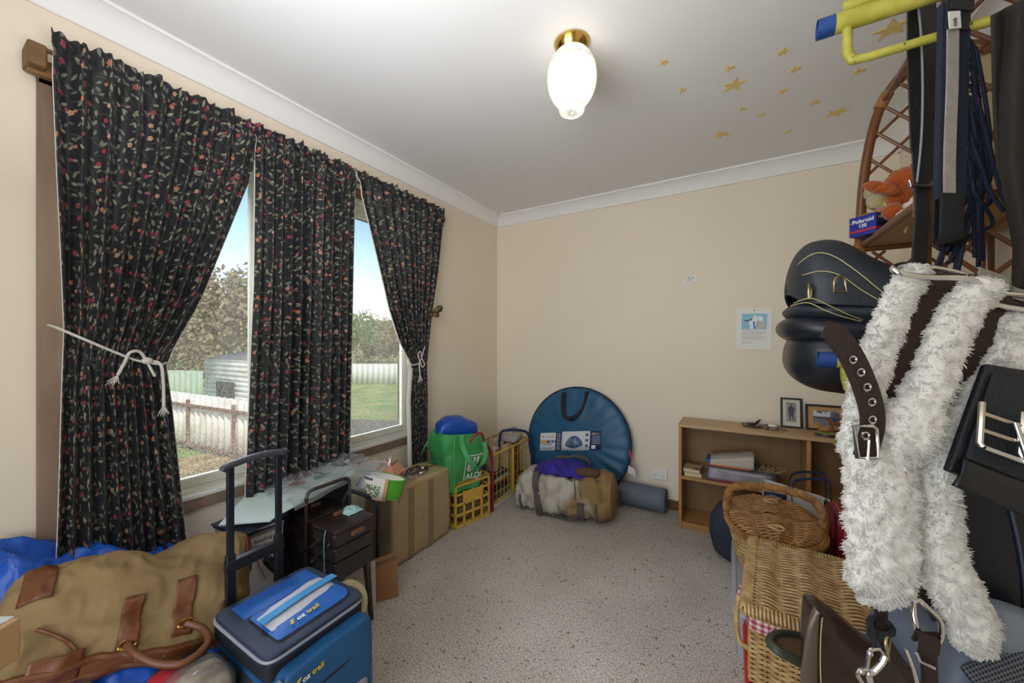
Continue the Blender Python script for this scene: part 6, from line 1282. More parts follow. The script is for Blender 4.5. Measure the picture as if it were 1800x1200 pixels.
for i in range(4):
    a = Vector((*pl[i], hh + .006)); b_ = Vector((*pl[(i + 1) % 4], hh + .006)); n_ = int((b_ - a).length / .0095); d = (b_ - a).normalized(); s_ = Vector((d.y, -d.x, 0))
    for k in range(n_):
        q = a + (b_ - a) * (k + .5) / n_; mb.tube([q - s_ * .022 + Vector((0, 0, .012)), q + s_ * .002 + Vector((0, 0, .012)), q + s_ * .008, q + s_ * .002 - Vector((0, 0, .013)), q - s_ * .014 - Vector((0, 0, .013))], .0048, 5)
mb.build('braided_lid_edge', wk2, lid_)
mb = MB(); mb.M = HM
mb.tube(crv([(-hx_ - .006, -.035, hh - .05), (-hx_ - .035, -.04, hh - .06), (-hx_ - .045, -.07, hh - .13), (-hx_ - .035, -.10, hh - .19), (-hx_ - .006, -.105, hh - .20)], 8), .0085, 8); mb.build('side_handle', wk2, t)
mb = MB(); mb.M = HM
for s_ in (-1, 1): mb.tube(crv([(-hx_ - .012, -hy_ + .13, hh - .02), (-hx_ - .03, -hy_ + .13 + .01 * s_, hh - .012), (-hx_ - .036, -hy_ + .13 + .022 * s_, hh - .028)], 5), .0035, 6)
mb.build('ribbon_tie', ging, t)

# ------------------------------------------------------------------ cane shelf unit against the right wall
cane = mat('varnished_cane', '#6e421f', .32, var=.25, vscale=9, coat=.35); canel = mat('light_rattan', '#704626', .42, var=.2, vscale=12); ply = mat('pale_ply_shelf', '#b08a5c', .55, var=.1, vscale=5); bind = mat('cane_binding', '#a07040', .45, bump=.5, bscale=120)
t = thing('cane_shelf_unit', 'arched varnished cane shelf unit with lattice ends against the right wall', 'shelf unit', (2.56, 1.74, 0))
def sidearch(y): return crv([(2.375, y, 0), (2.372, y, .6), (2.37, y, 1.2), (2.376, y, 1.72), (2.398, y, 2.0), (2.445, y, 2.2), (2.53, y, 2.315), (2.63, y, 2.33), (2.705, y, 2.315), (2.722, y, 2.2), (2.722, y, 1.6), (2.722, y, .8), (2.722, y, 0)], 8)
def inarch(x, z):
    if z < 1.72: return 2.376 < x < 2.72
    return (x - lerp([(1.72, 2.376), (2.0, 2.398), (2.2, 2.445), (2.3, 2.52)], z)) > 0 and x < 2.72 and z < 2.31
for y in (2.05, 1.45):
    fr = MB().tube(sidearch(y), .0165, 12).build('end_frame', cane, t)
    mb = MB()
    for s in (-1, 1):
        for k in range(-14, 30):
            c = 1.70 + .125 * k * .98; run = []
            for q in range(0, 61):
                x = 2.376 + .345 * q / 60; z = c + s * 1.02 * (x - 2.55)
                ok = inarch(x, z) and (1.66 < z or .14 < z < .55 or .64 < z < 1.08 or 1.14 < z < 1.60)
                if ok: run.append((x, y + .006 * s, z))
                if (not ok or q == 60) and len(run) > 2: mb.tube([run[0], run[len(run) // 2], run[-1]], .0058, 7); run = []
                elif not ok: run = []
    mb.build('lattice_panel', canel, t)
    for z in (.12, .60, 1.11, 1.612): MB().cyl((2.376, y, z), (2.722, y, z), .012, seg=10).build('cross_rail', cane, t)
for z in (.14, .62, 1.13, 1.632):
    ys_ = 1.43 if z > 1.6 else 1.45
    MB().bb((2.392, ys_, z - .014), (2.722, 2.04, z)).build('shelf', ply, t, bevel=.002)
    mb = MB(); mb.cyl((2.382, ys_ - .01, z - .004), (2.382, 2.05, z - .004), .0125, seg=12); mb.build('shelf_edge', canel, t)
mb = MB(); mb.cyl((2.55, 1.45, 2.325), (2.55, 2.05, 2.325), .012, seg=10); mb.cyl((2.445, 1.45, 2.2), (2.445, 2.05, 2.2), .010, seg=10); mb.build('top_rail', cane, t)
for y in (2.05, 1.45):
    for z in (2.2, 1.632):
        i = min(range(len(sidearch(y))), key=lambda q: abs(sidearch(y)[q].z - z) + (1 if sidearch(y)[q].x > 2.5 else 0)); p = sidearch(y)[i]; mb = MB(); d = (sidearch(y)[i + 1] - p).normalized()
        for k in range(-4, 5): mb.tube([p + d * .007 * k + (d.orthogonal().normalized() * math.cos(a) + d.cross(d.orthogonal()).normalized() * math.sin(a)) * .018 for a in [2 * PI * q / 12 for q in range(12)]], .0035, 5, closed=True)
        mb.build('cane_binding', bind, t)
# things on its shelf at z 1.632
SZ = 1.632
orangef = mat('orange_plush', '#a34a10', .9, bump=1, bscale=90, var=.25, vscale=30, sheen=.4)
furtex = bpy.data.textures.new('fur', 'CLOUDS'); furtex.noise_scale = .012; furtex.noise_depth = 3
def plush(nm, lab, blobs, m, vox=.003):
    c = Vector(blobs[0][0]); t = thing(nm, lab, 'soft toy', (c.x, c.y, SZ)); mb = MB()
    for b_ in blobs:
        rot = b_[2] if len(b_) > 2 else Matrix(); mb.sup(b_[0], b_[1], nu=28, nv=18, m=rot)
    o = mb.build('plush_body', m, t, remesh=vox); q = o.modifiers.new('smooth', 'SMOOTH'); q.iterations = 6; q = o.modifiers.new('fur', 'DISPLACE'); q.texture = furtex; q.strength = .012; q.mid_level = .5; return t
def ez(a): return Matrix.Rotation(a, 4, 'Y')
p = lambda px, py, d=1.40: W(px, py, d)
plush('orange_soft_toy', 'furry orange soft toy flopped on the upper cane shelf', [(p(1592, 318), (.058, .05, .05)), (p(1600, 362), (.05, .05, .045)), (p(1548, 330, 1.37), (.055, .024, .020), ez(R(28))), (p(1570, 372, 1.36), (.03, .026, .032)), (p(1625, 300), (.045, .045, .05)), (p(1583, 345), (.04, .04, .04))], orangef)
plush('cream_soft_toy', 'cream and yellow soft toy behind the orange one on the cane shelf', [(p(1546, 352, 1.46), (.04, .035, .038)), (p(1535, 338, 1.47), (.03, .03, .03)), (p(1558, 362, 1.45), (.03, .03, .03))], mat('cream_yellow_plush', '#b5a566', .9, bump=1, bscale=90, col2='#a9a196', cscale=20))
plush('pink_soft_toy', 'dusty pink soft toy between the film box and the orange toy', [(p(1552, 376, 1.43), (.035, .03, .024)), (p(1566, 384, 1.42), (.028, .025, .022))], mat('dusty_pink_plush', '#b07a6c', .9, bump=1, bscale=90))
plush('olive_soft_toy', 'small olive soft toy tucked behind the blue film box', [(p(1526, 382, 1.50), (.034, .03, .016)), (p(1540, 380, 1.48), (.026, .026, .016))], mat('olive_plush', '#8f8450', .9, bump=1, bscale=90))
plush('white_soft_toy', 'white soft toy paw and head resting on the front edge of the cane shelf', [(p(1592, 376, 1.30), (.03, .026, .017), ez(R(-20))), (p(1608, 362, 1.32), (.03, .03, .026)), (p(1622, 352, 1.33), (.036, .03, .028))], mat('white_plush', '#d9d2c6', .9, bump=1, bscale=90))
plush('brown_doll', 'tan doll lying on the cane shelf right of the leather strap', [(p(1640, 352, 1.18), (.03, .026, .026)), (p(1634, 376, 1.17), (.038, .03, .028)), (p(1648, 338, 1.2), (.03, .026, .02))], mat('tan_doll_fabric', '#a07650', .8, bump=.6, bscale=60))
mb = MB(); q0 = p(1603, 374, 1.22)
mb.strap([p(1607, 375, 1.27), p(1592, 395, 1.262), p(1580, 398, 1.262)], .007, .0015, RT); mb.strap([p(1606, 376, 1.262), p(1597, 393, 1.252), p(1590, 409, 1.25)], .007, .0015, RT)
o = mb.build('cream_ribbon', mat('cream_ribbon', '#cdc1a0', .6)); tag(o, 'cream ribbon hanging over the cane shelf edge', 'ribbon')
# film box
t = thing('film_box', 'blue instant film box with white lettering on the front corner of the cane shelf', 'box', (2.39, 1.95, SZ))
A_ = Vector((2.352, 2.02, SZ + .005)); A_ = W(1493, 437, 1.46); B_ = W(1540, 418, 1.375); C_ = W(1584, 420, 1.41)
A_.z = B_.z = C_.z = SZ + .006; e1 = (B_ - A_); e2 = (C_ - B_); e2 = (e2 - e1.normalized() * e2.dot(e1.normalized())); e2 = e2.normalized() * .105; H_ = .074
fb = mat('film_box_blue', '#20328c', .4); fk = mat('film_box_black', '#17162a', .4); fr_ = mat('film_box_red', '#b8283c', .4)
def fbox(z0, z1, m, nm, g=0): 
    mb = MB(); a = A_ - e1.normalized() * g - e2.normalized() * g; l1 = e1 + e1.normalized() * 2 * g; l2 = e2 + e2.normalized() * 2 * g
    vs = [a + Vector((0, 0, z0)), a + l1 + Vector((0, 0, z0)), a + l1 + l2 + Vector((0, 0, z0)), a + l2 + Vector((0, 0, z0))]; vs += [v + Vector((0, 0, z1 - z0)) for v in vs]
    return mb.add(vs, [(0, 3, 2, 1), (4, 5, 6, 7), (0, 1, 5, 4), (1, 2, 6, 5), (2, 3, 7, 6), (3, 0, 4, 7)]).build(nm, m, t, smooth=False)
fbox(0, H_, fb, 'box_body'); fbox(.014, .022, fr_, 'red_band', .0006)
n1 = e1.cross(Vector((0, 0, 1))).normalized(); n1 = n1 if n1.dot(CAM - B_) > 0 else -n1; n2 = e2.cross(Vector((0, 0, 1))).normalized(); n2 = n2 if n2.dot(CAM - B_) > 0 else -n2
mb = MB(); a = B_ + n2 * .0008; mb.add([a + Vector((0, 0, .024)), a + e2 + Vector((0, 0, .024)), a + e2 + Vector((0, 0, H_)), a + Vector((0, 0, H_))], [(0, 1, 2, 3)]); mb.build('black_panel', fk, t, solid=.001)
text('box_lettering', 'Polaroid', wht, A_ + e1 * .12 + n1 * .001 + Vector((0, 0, .048)), e1, (0, 0, 1), .021, t, bold=.02); text('box_lettering', '120', wht, A_ + e1 * .36 + n1 * .001 + Vector((0, 0, .030)), e1, (0, 0, 1), .018, t, bold=.02)
text('box_lettering', 'Polaroid', wht, B_ + e2 * .2 + n2 * .002 + Vector((0, 0, .054)), e2, (0, 0, 1), .021, t, bold=.02); text('box_lettering', '3200', wht, B_ + e2 * .56 + n2 * .002 + Vector((0, 0, .036)), e2, (0, 0, 1), .019, t, bold=.02)
for k, c in enumerate(('#d8452e', '#e0a92e', '#3a9a4a', '#3a6ad0')):
    MB().box(B_ + e2 * (.10 + .035 * (k % 2)) + n2 * .002 + Vector((0, 0, .057 + .004 * (k // 2))), (.004, .001, .004), Matrix.Rotation(math.atan2(e2.y, e2.x), 4, 'Z')).build('colour_mark', mat('mark_' + c[1:], c, .5), t)
    MB().box(A_ + e1 * (.03 + .03 * (k % 2)) + n1 * .001 + Vector((0, 0, .052 + .004 * (k // 2))), (.004, .001, .004), Matrix.Rotation(math.atan2(e1.y, e1.x), 4, 'Z')).build('colour_mark', mat('mark_' + c[1:], c, .5), t)
# printed paper sack behind
t = thing('paper_sack', 'large buff paper sack with red lettering on the cane shelf behind the hanging straps', 'sack', (2.62, 1.75, SZ))
MB().sup((2.625, 1.86, SZ + .25), (.08, .15, .25), .3, .25, 48, 30, disp=lambda p, u, v: p * (1 + .06 * nz(p, 8, 4) + .03 * nz(p, 20, 2))).build('sack_body', mat('buff_sack_paper', '#b5a27a', .65, var=.1, vscale=6), t)
for k, s in enumerate(('Chaff', 'Horse')): text('sack_lettering', s, mat('red_sack_print', '#a8452e', .6), (2.538, 1.98, SZ + .30 - .08 * k), (0, -1, 0), (0, 0, 1), .075, t, bold=.01)

# ------------------------------------------------------------------ yellow saddle rack on the right wall and the tack hung on it
yel_p = mat('chipped_yellow_paint', '#9a9536', .45, col2='#aaa54a', cscale=20, var=.12, vscale=30, bump=.3, bscale=60); bcap = mat('blue_painted_end', '#1d3f7a', .4, var=.2, vscale=40)
def chips(m):
    nt = m.node_tree; N = nt.nodes; L = nt.links; b = N['Principled BSDF']; src = b.inputs['Base Color'].links[0].from_socket; tc = N.new('ShaderNodeTexCoord'); n = N.new('ShaderNodeTexNoise'); n.inputs['Scale'].default_value = 32; n.inputs['Detail'].default_value = 3; L.new(tc.outputs['Object'], n.inputs[0])
    r = N.new('ShaderNodeMath'); r.operation = 'GREATER_THAN'; r.inputs[1].default_value = .69; L.new(n.outputs[0], r.inputs[0]); mx = N.new('ShaderNodeMix'); mx.data_type = 'RGBA'; L.new(r.outputs[0], mx.inputs[0]); L.new(src, mx.inputs[6]); mx.inputs[7].default_value = srgb('#4a3420'); L.new(mx.outputs[2], b.inputs['Base Color'])
chips(yel_p)
t = thing('saddle_rack', 'wall-mounted saddle rack of chipped yellow tube with blue painted ends', 'saddle rack', (2.72, 1.29, .5))
def arm(px, py, d, r):
    a = W(px, py, d); b = Vector((2.74, a.y, a.z)); n_ = a.lerp(b, .06)
    MB().cyl(a.lerp(b, .055), b, r, seg=20).build('arm_tube', yel_p, t); mb = MB(); mb.cyl(a, a.lerp(b, .058), r * 1.03, seg=24, caps=False); mb.cyl(a + Vector((.004, 0, 0)), a + Vector((.006, 0, 0)), r * .9, seg=24); mb.build('blue_end', bcap, t); return a, b
a0, b0_ = arm(1436, 54, 1.0, .0235); 
MB().cyl(a0 + Vector((.05, -.012, .030)), b0_ + Vector((0, -.012, .030)), .012, seg=14).build('arm_rail', yel_p, t)
u0 = W(1484, 50, 1.0); u1 = W(1484, 88, 1.0); u2 = W(1500, 106, 1.005)
q0 = a0 + Vector((.062, 0, -.015)); mb = MB(); mb.tube(crv([q0, q0 + Vector((0, 0, -.065)), q0 + Vector((.008, 0, -.085)), q0 + Vector((.028, 0, -.094)), q0 + Vector((.2, 0, -.094)), Vector((2.735, a0.y, a0.z - .109))], 8), .0105, 12); mb.build('bent_bracket', yel_p, t)
a1, b1_ = arm(1438, 632, 1.0, .0205)
q1 = a1 + Vector((.055, 0, -.01)); mb = MB(); mb.tube(crv([q1, q1 + Vector((.004, 0, -.05)), q1 + Vector((.03, 0, -.07)), q1 + Vector((.2, 0, -.07)), Vector((2.735, a1.y, a1.z - .08))], 8), .0105, 12); mb.build('bent_bracket', yel_p, t)
MB().bb((2.715, 1.25, .35), (2.745, 1.30, 2.15)).build('wall_post', yel_p, t, bevel=.004)
MB().cyl((2.09, 1.395, 1.20), (2.735, 1.395, 1.20), .020, seg=18).build('arm_tube', yel_p, t); MB().bb((2.722, 1.25, 1.175), (2.745, 1.42, 1.225)).build('wall_plate', yel_p, t, bevel=.003); MB().cyl((2.15, 1.20, .50), (2.735, 1.20, .50), .021, seg=18).build('arm_tube', yel_p, t)

# saddle
sadl = mat('worn_black_leather', '#252a32', .5, var=.2, vscale=12, bump=.3, bscale=90); sads = mat('smooth_black_leather', '#161b24', .36); stitch = mat('cream_stitching', '#b3a878', .6)
t = thing('black_saddle', 'black leather saddle with cream stitching and D-rings hung on the yellow rack', 'saddle', (2.35, 1.43, 1.1))
def sadseat(u, v):                         # u along the saddle from cantle to pommel, v over the back
    x = 2.072 + .268 * u; a = (v - .5) * PI * 1.06
    hw = slerp_([(0, .03), (.03, .085), (.09, .13), (.2, .16), (.5, .165), (1, .145)], u); top = slerp_([(0, 1.42), (.03, 1.462), (.10, 1.508), (.22, 1.535), (.45, 1.53), (.72, 1.47), (1, 1.42)], u); bot = slerp_([(0, 1.385), (.1, 1.352), (.5, 1.335), (1, 1.32)], u)
    return Vector((x + .0 * v, 1.47 + hw * math.sin(a), bot + (top - bot) * max(-.05, math.cos(a)) ** .75 if math.cos(a) > 0 else bot - .004))
mb = MB(); mb.grid(sadseat, 60, 48); mb.add([sadseat(0, k / 47) for k in range(48)], [tuple(range(48))]); mb.add([sadseat(1, k / 47) for k in range(48)], [tuple(range(48))]); mb.build('seat', sadl, t, solid=.006, ang=80)
def panel(z0, rx, ry, rz, cx_, nm, m, sd, e=.75): 
    return MB().sup((cx_, 1.47, z0), (rx, ry, rz), e, .7, 64, 30, Matrix.Rotation(R(6), 4, 'Y'), lambda p, u, v: p * (1 + .03 * nz(p, 6, sd))).build(nm, m, t)
panel(1.312, .145, .172, .052, 2.207, 'rear_gusset', sadl, 2, 1.15); panel(1.262, .15, .182, .055, 2.194, 'upper_panel', sads, 5, .9)
panel(1.185, .13, .17, .105, 2.195, 'lower_panel', sads, 3, .85)
def stl(px, d=1.0):
    return crv([W(a, b, c) for a, b, c in px], 6)
def proj_on_seat(pts, lift=.003):
    out = []
    for u, v in pts: p_ = sadseat(u, v); c = Vector((p_.x, 1.47, 1.36)); out.append(p_ + (p_ - c).normalized() * lift + Vector((0, 0, .0)))
    return crv(out, 6)
mb = MB(); mb.tube(proj_on_seat([(.01, .30), (.08, .245), (.2, .235), (.33, .20), (.5, .13), (.7, .06), (.84, .03)], .006), .0014, 5); mb.tube(proj_on_seat([(.03, .16), (.115, .13), (.23, .125), (.37, .105), (.53, .06), (.7, .03)], .006), .0014, 5); mb.build('stitching', stitch, t)
mb = MB(); mb.tube(crv([W(1390, 537, 1.045), W(1420, 532, 1.0), W(1450, 545, .98), W(1480, 556, .975), W(1520, 566, .98)], 6), .0014, 5); mb.tube(crv([W(1395, 533, 1.03), W(1425, 524, .99), W(1460, 538, .975), W(1490, 552, .975), W(1525, 565, .985)], 6), .0013, 5); mb.build('stitching', stitch, t)
for (px, py, d, sx_, rt_) in ((1476, 500, .955, 1, 0), (1424, 512, 1.02, .5, 1), (1534, 530, .985, .6, .3)):
    c = W(px, py, d); ax_ = (RT * sx_ + FW * (1 - sx_) * .8).normalized(); mb = MB(); s_ = .021
    mb.tube([c + ax_ * (s_ * .72 * math.cos(a)) + Vector((0, 0, s_ * math.sin(a))) for a in [PI * q / 10 for q in range(11)]] + [c - ax_ * s_ * .72 - Vector((0, 0, .018)), c + ax_ * s_ * .72 - Vector((0, 0, .018))], .0036, 8, closed=True); mb.build('d_ring', mat('tarnished_brass', '#8a8068', .35, 1), t)
# flap on the near side, reaching down behind the fleece
def flap(u, v):
    px = lerp([(0, 1600), (.3, 1640), (1, 1690)], v) + u * 330; z = 1.34 - .66 * v; y = 1.16 - .11 * math.sin(v * PI * .5) - .02 * math.sin(u * 3) + .05 * u
    r = FW + (px - 900) / FPX * RT; d = (y - 0) / r.y; x = CAM.x + r.x * d; return Vector((min(x, 2.70), y, z + .012 * nz((u * 3, v * 4, 1), 1)))
mb = MB(); mb.grid(flap, 40, 50); mb.build('near_flap', mat('navy_black_flap', '#12161f', .35, bump=.2, bscale=160), t, solid=.008)
mb = MB(); mb.tube([flap(.28 + .10 * math.sin(k / 30 * 2.4), .45 + .54 * k / 30) + Vector((-.004, -.007, 0)) for k in range(31)], .003, 6); mb.build('flap_seam', mat('slate_piping', '#2c3646', .4), t)
mb = MB(); mb.grid(lambda u, v: flap(.52 + .30 * u, .72 + .2 * v) + Vector((-.003, -.010, 0)), 12, 12); mb.build('flap_pocket', mat('navy_black_flap', '#12161f', .35, bump=.2, bscale=160), t, solid=.004)

# chrome wire hanger
t = thing('chrome_wire_hanger', 'shiny chrome double wire hanger holding the fleece harness', 'hanger', (2.3, 1.0, 1.3))
hwp = [W(1700, 490, .655), W(1640, 488, .65), W(1600, 484, .642), W(1576, 478, .645), W(1571, 470, .66), W(1590, 465, .70), W(1628, 469, .715), W(1665, 475, .72), W(1698, 484, .72), W(1760, 505, .72), W(1800, 520, .72)]
e_ = Vector((2.735, 1.03, 1.22)); mb = MB(); mb.tube(crv([e_] + [W(1800, 545, .67), W(1740, 513, .655)] + hwp + [e_ + Vector((0, .02, .03))], 8), .0052, 10); mb.build('wire_loop', chrome, t)
mb = MB(); mb.sup(W(1628, 468, .712), (.006, .006, .006), nu=14, nv=10); mb.build('weld_ball', chrome, t)
mb = MB(); mb.strap(crv([W(1720, 480, .73), W(1770, 498, .73), W(1830, 525, .73), e_ + Vector((0, .03, .02))], 6), .022, .004, (0, 0, 1)); mb.build('flat_bar', steel, t)

# fleece harness
fle = mat('white_sheepskin', '#dcd9d3', .95, var=.06, vscale=40, sheen=.3); brw = mat('dark_brown_webbing', '#35251f', .85, bump=.8, bscale=500, var=.1, stretch=(.2, 1, 1))
t = thing('fleece_harness', 'white sheepskin lined brown webbing harness hanging in front on the right', 'harness', (2.2, .9, .6))
def fleece(nm, path, seed, ntuft=2600, fl=.62):
    rnd = random.Random(seed); P_ = crv([W(a, b, c) for a, b, c, r in path], 16); Rr = [q.x for q in crv([(r / FPX * c, 0, 0) for a, b, c, r in path], 16)]; n_ = len(P_); mb = MB(); seg = 48
    fr_ = []
    for i in range(n_):
        tt_ = (P_[min(i + 1, n_ - 1)] - P_[max(i - 1, 0)]).normalized(); sd_ = (RT - tt_ * tt_.dot(RT)).normalized(); fr_.append((sd_, tt_.cross(sd_), tt_))
    def sp(i, a):
        f = i % n_; s_, v_, t_ = fr_[f]; q = P_[f] + (s_ * math.cos(a) + v_ * math.sin(a) * fl) * Rr[f]; k = .17 * nz(q, 50, seed) + .17 * nz(q, 82, seed + 3) + .08 * nz(q, 17, seed)
        return P_[f] + (s_ * math.cos(a) + v_ * math.sin(a) * fl) * Rr[f] * (1 + k)
    vs = [sp(i, 2 * PI * k / seg) for i in range(n_) for k in range(seg)]; fs = [(i * seg + k, i * seg + (k + 1) % seg, (i + 1) * seg + (k + 1) % seg, (i + 1) * seg + k) for i in range(n_ - 1) for k in range(seg)]
    fs += [tuple(range(seg))[::-1], tuple((n_ - 1) * seg + k for k in range(seg))]; mb.add(vs, fs); V = []; F_ = []
    for q in range(ntuft):                          # short curly locks that lean together in clumps
        i = rnd.randrange(n_ - 1); a = rnd.uniform(0, 2 * PI); base = sp(i, a).lerp(sp(i + 1, a), rnd.random()); s_, v_, t_ = fr_[i]; nrm = (s_ * math.cos(a) + v_ * math.sin(a)).normalized()
        cl_ = Vector((nz(base, 70, 1), nz(base, 70, 2), nz(base, 70, 3))) * 1.5; d = (nrm + cl_ + Vector((rnd.gauss(0, .15), rnd.gauss(0, .15), rnd.gauss(0, .15) - .2))).normalized(); l_ = rnd.uniform(.0045, .0085) * (1 + .5 * nz(base, 55, 6)); w2 = rnd.uniform(.0005, .0010)
        o1 = d.orthogonal().normalized(); o2 = d.cross(o1); b0 = base - nrm * .002; m1 = b0 + d * l_ * .55; bend = (cl_ * .25 + Vector((rnd.gauss(0, .2), rnd.gauss(0, .2), rnd.gauss(0, .2) - .25))) * l_ * .7; tip = b0 + d * l_ * .85 + bend; k = len(V)
        for c_, w3 in ((b0, w2 * 1.2), (m1, w2), (tip, w2 * .45)): V += [c_ + o1 * w3, c_ - o1 * .5 * w3 + o2 * .87 * w3, c_ - o1 * .5 * w3 - o2 * .87 * w3]
        for r_ in (0, 3): F_ += [(k + r_, k + r_ + 1, k + r_ + 4, k + r_ + 3), (k + r_ + 1, k + r_ + 2, k + r_ + 5, k + r_ + 4), (k + r_ + 2, k + r_, k + r_ + 3, k + r_ + 5)]
    mb.add(V, F_)
    mb.build(nm, fle, t, ang=180)
fleece('fleece_strip', [(1618, 474, .69, 10), (1604, 484, .675, 20), (1577, 535, .65, 23), (1550, 600, .635, 25), (1528, 670, .625, 27), (1514, 740, .62, 27), (1508, 800, .62, 27)], 1, 9000)
fleece('fleece_strip', [(1742, 500, .68, 16), (1722, 508, .665, 25), (1690, 550, .65, 29), (1655, 620, .635, 32), (1625, 700, .62, 37), (1590, 765, .61, 46), (1570, 810, .61, 30), (1562, 830, .61, 8)], 2, 11000)
fleece('fleece_strip', [(1512, 735, .622, 16), (1532, 765, .615, 40), (1545, 840, .61, 55), (1548, 930, .605, 55), (1550, 1010, .605, 52), (1552, 1045, .605, 40), (1554, 1062, .605, 18)], 3, 16000, .5)
fleece('fleece_strip', [(1792, 558, .68, 14), (1782, 580, .67, 25), (1768, 635, .65, 28), (1722, 700, .64, 30), (1676, 765, .63, 30), (1655, 830, .62, 31), (1653, 910, .615, 34), (1660, 990, .61, 37), (1692, 1060, .61, 39), (1716, 1115, .61, 36), (1726, 1146, .61, 18)], 4, 17000, .55)
fleece('fleece_strip', [(1592, 790, .612, 14), (1594, 860, .61, 20), (1596, 950, .61, 18), (1598, 1030, .61, 12)], 5, 2500, .6)
def web(e1_, e2_, nm, d_off=0):
    a = crv([W(*q) for q in e1_], 6); b = crv([W(*q) for q in e2_], 6); n_ = len(a)
    return MB().grid(lambda u, v: a[min(n_ - 1, int(round(v * (n_ - 1))))].lerp(b[min(n_ - 1, int(round(v * (n_ - 1))))], u) + FW * (-.004 * math.sin(u * PI)), 8, n_).build(nm, brw, t, solid=.004)
web([(1600, 478, .70), (1575, 540, .668), (1550, 620, .65), (1530, 700, .64), (1525, 760, .635)], [(1722, 484, .70), (1690, 545, .668), (1650, 625, .65), (1620, 700, .64), (1575, 770, .635)], 'webbing_panel')
web([(1728, 500, .70), (1690, 570, .672), (1655, 640, .655), (1625, 730, .64), (1612, 800, .635)], [(1796, 540, .70), (1775, 600, .672), (1730, 680, .655), (1668, 760, .64), (1640, 830, .635)], 'webbing_panel')
mb = MB(); mb.strap(crv([W(1618, 940, .622), W(1618, 1000, .622), W(1632, 1050, .622), W(1650, 1085, .625)], 6), .022, .004, RT); mb.build('lower_strap', brw, t)
st = crv([W(1449, 578, .585), W(1470, 590, .582), W(1493, 620, .578), W(1515, 665, .575), W(1530, 710, .574), W(1534, 745, .575), W(1528, 775, .577), W(1520, 802, .58)], 6)
mb = MB(); mb.strap(st, [.030] * 4 + [.037] * (len(st) - 4), .004, RT + UP * .3); mb.build('buckle_strap', brw, t)
for (px, py, d) in ((1497, 632, .574), (1511, 654, .572), (1522, 680, .571), (1530, 706, .570), (1531, 737, .570), (1519, 765, .572)):
    c = W(px, py, d); mb = MB(); mb.tube([c + RT * .0052 * math.cos(a) + UP * .0052 * math.sin(a) - FW * .002 for a in [2 * PI * q / 16 for q in range(16)]], .0017, 6, closed=True); e = mb.build('eyelet', chrome, t)
c = W(1521, 776, .568); mb = MB(); mb.tube([c + RT * x + UP * z for x, z in ((-.0165, .024), (.010, .024), (.016, .020), (.018, -.006), (.018, -.024), (-.012, -.024))], .0032, 8, closed=True); mb.build('roller_buckle', chrome, t)
mb = MB(); mb.cyl(c + RT * .0 + UP * -.026 - FW * .004, c + RT * .002 + UP * .004 - FW * .004, .002, seg=8); mb.build('buckle_tongue', chrome, t)
# black girth end with buckles
gb = mat('black_neoprene', '#13161c', .45, bump=.5, bscale=220); gw = mat('black_woven_elastic', '#1a1e26', .6, bump=1, bscale=320)
t = thing('black_girth', 'black girth end with bright roller buckles hanging before the fleece', 'girth', (2.25, .85, .9))
gA = W(1662, 826, .575); gB = W(1850, 905, .555); gC = W(1850, 660, .60); gD = W(1728, 640, .62)
def gq(u, v, n_=0): return gA.lerp(gB, u).lerp(gD.lerp(gC, u), v) - FW * n_
mb = MB(); mb.grid(lambda u, v: gq(u, v), 20, 20); mb.build('girth_body', gb, t, solid=.012, bevel=.003)
mb = MB(); mb.grid(lambda u, v: gq(.02 + .96 * u, -.10 + .24 * v, .012 + .004 * math.sin(v * PI)), 20, 8); mb.build('folded_edge', mat('black_vinyl_edge', '#101218', .3, bump=.2, bscale=200), t, solid=.005)
mb = MB(); mb.grid(lambda u, v: gq(.06 + .9 * u, .12 + .8 * v, .010), 16, 16); mb.build('elastic_panel', gw, t, solid=.003)
for cu_, cv_ in ((.30, .44), (.74, .46)):
    c = gq(cu_, cv_, .022); x = (gq(cu_ + .05, cv_) - gq(cu_, cv_)).normalized(); y = (gq(cu_, cv_ + .05) - gq(cu_, cv_)).normalized(); y = (y - x * x.dot(y)).normalized(); s_ = .036
    mb = MB(); mb.tube([c + x * -s_ + y * s_ * 1.02, c + x * -s_ - y * s_ * .8, c + x * -s_ * .9 - y * s_ * .92], .0042, 8); mb.tube([c + x * s_ + y * s_ * 1.05, c + x * s_ - y * s_ * .6, c + x * s_ * .72 - y * s_ * .98], .0042, 8); mb.tube([c - x * s_ + y * s_ * .55, c + x * s_ + y * s_ * .5], .0036, 8); mb.tube([c - x * s_ - y * s_ * .2, c + x * s_ - y * s_ * .2], .0036, 8); mb.build('buckle_frame', mat('brushed_nickel', '#c9c2b6', .22, 1), t)
    mb = MB(); mb.cyl(c - x * s_ * .85 - y * s_ * .93, c + x * s_ * .7 - y * s_ * .98, .0042, seg=12); mb.build('buckle_roller', chrome, t); mb = MB(); mb.cyl(c + x * s_ * .1 + y * s_ * .55 - FW * .005, c + x * s_ * .62 - y * s_ * 1.0 - FW * .006, .0038, seg=10); mb.build('buckle_tongue', chrome, t)

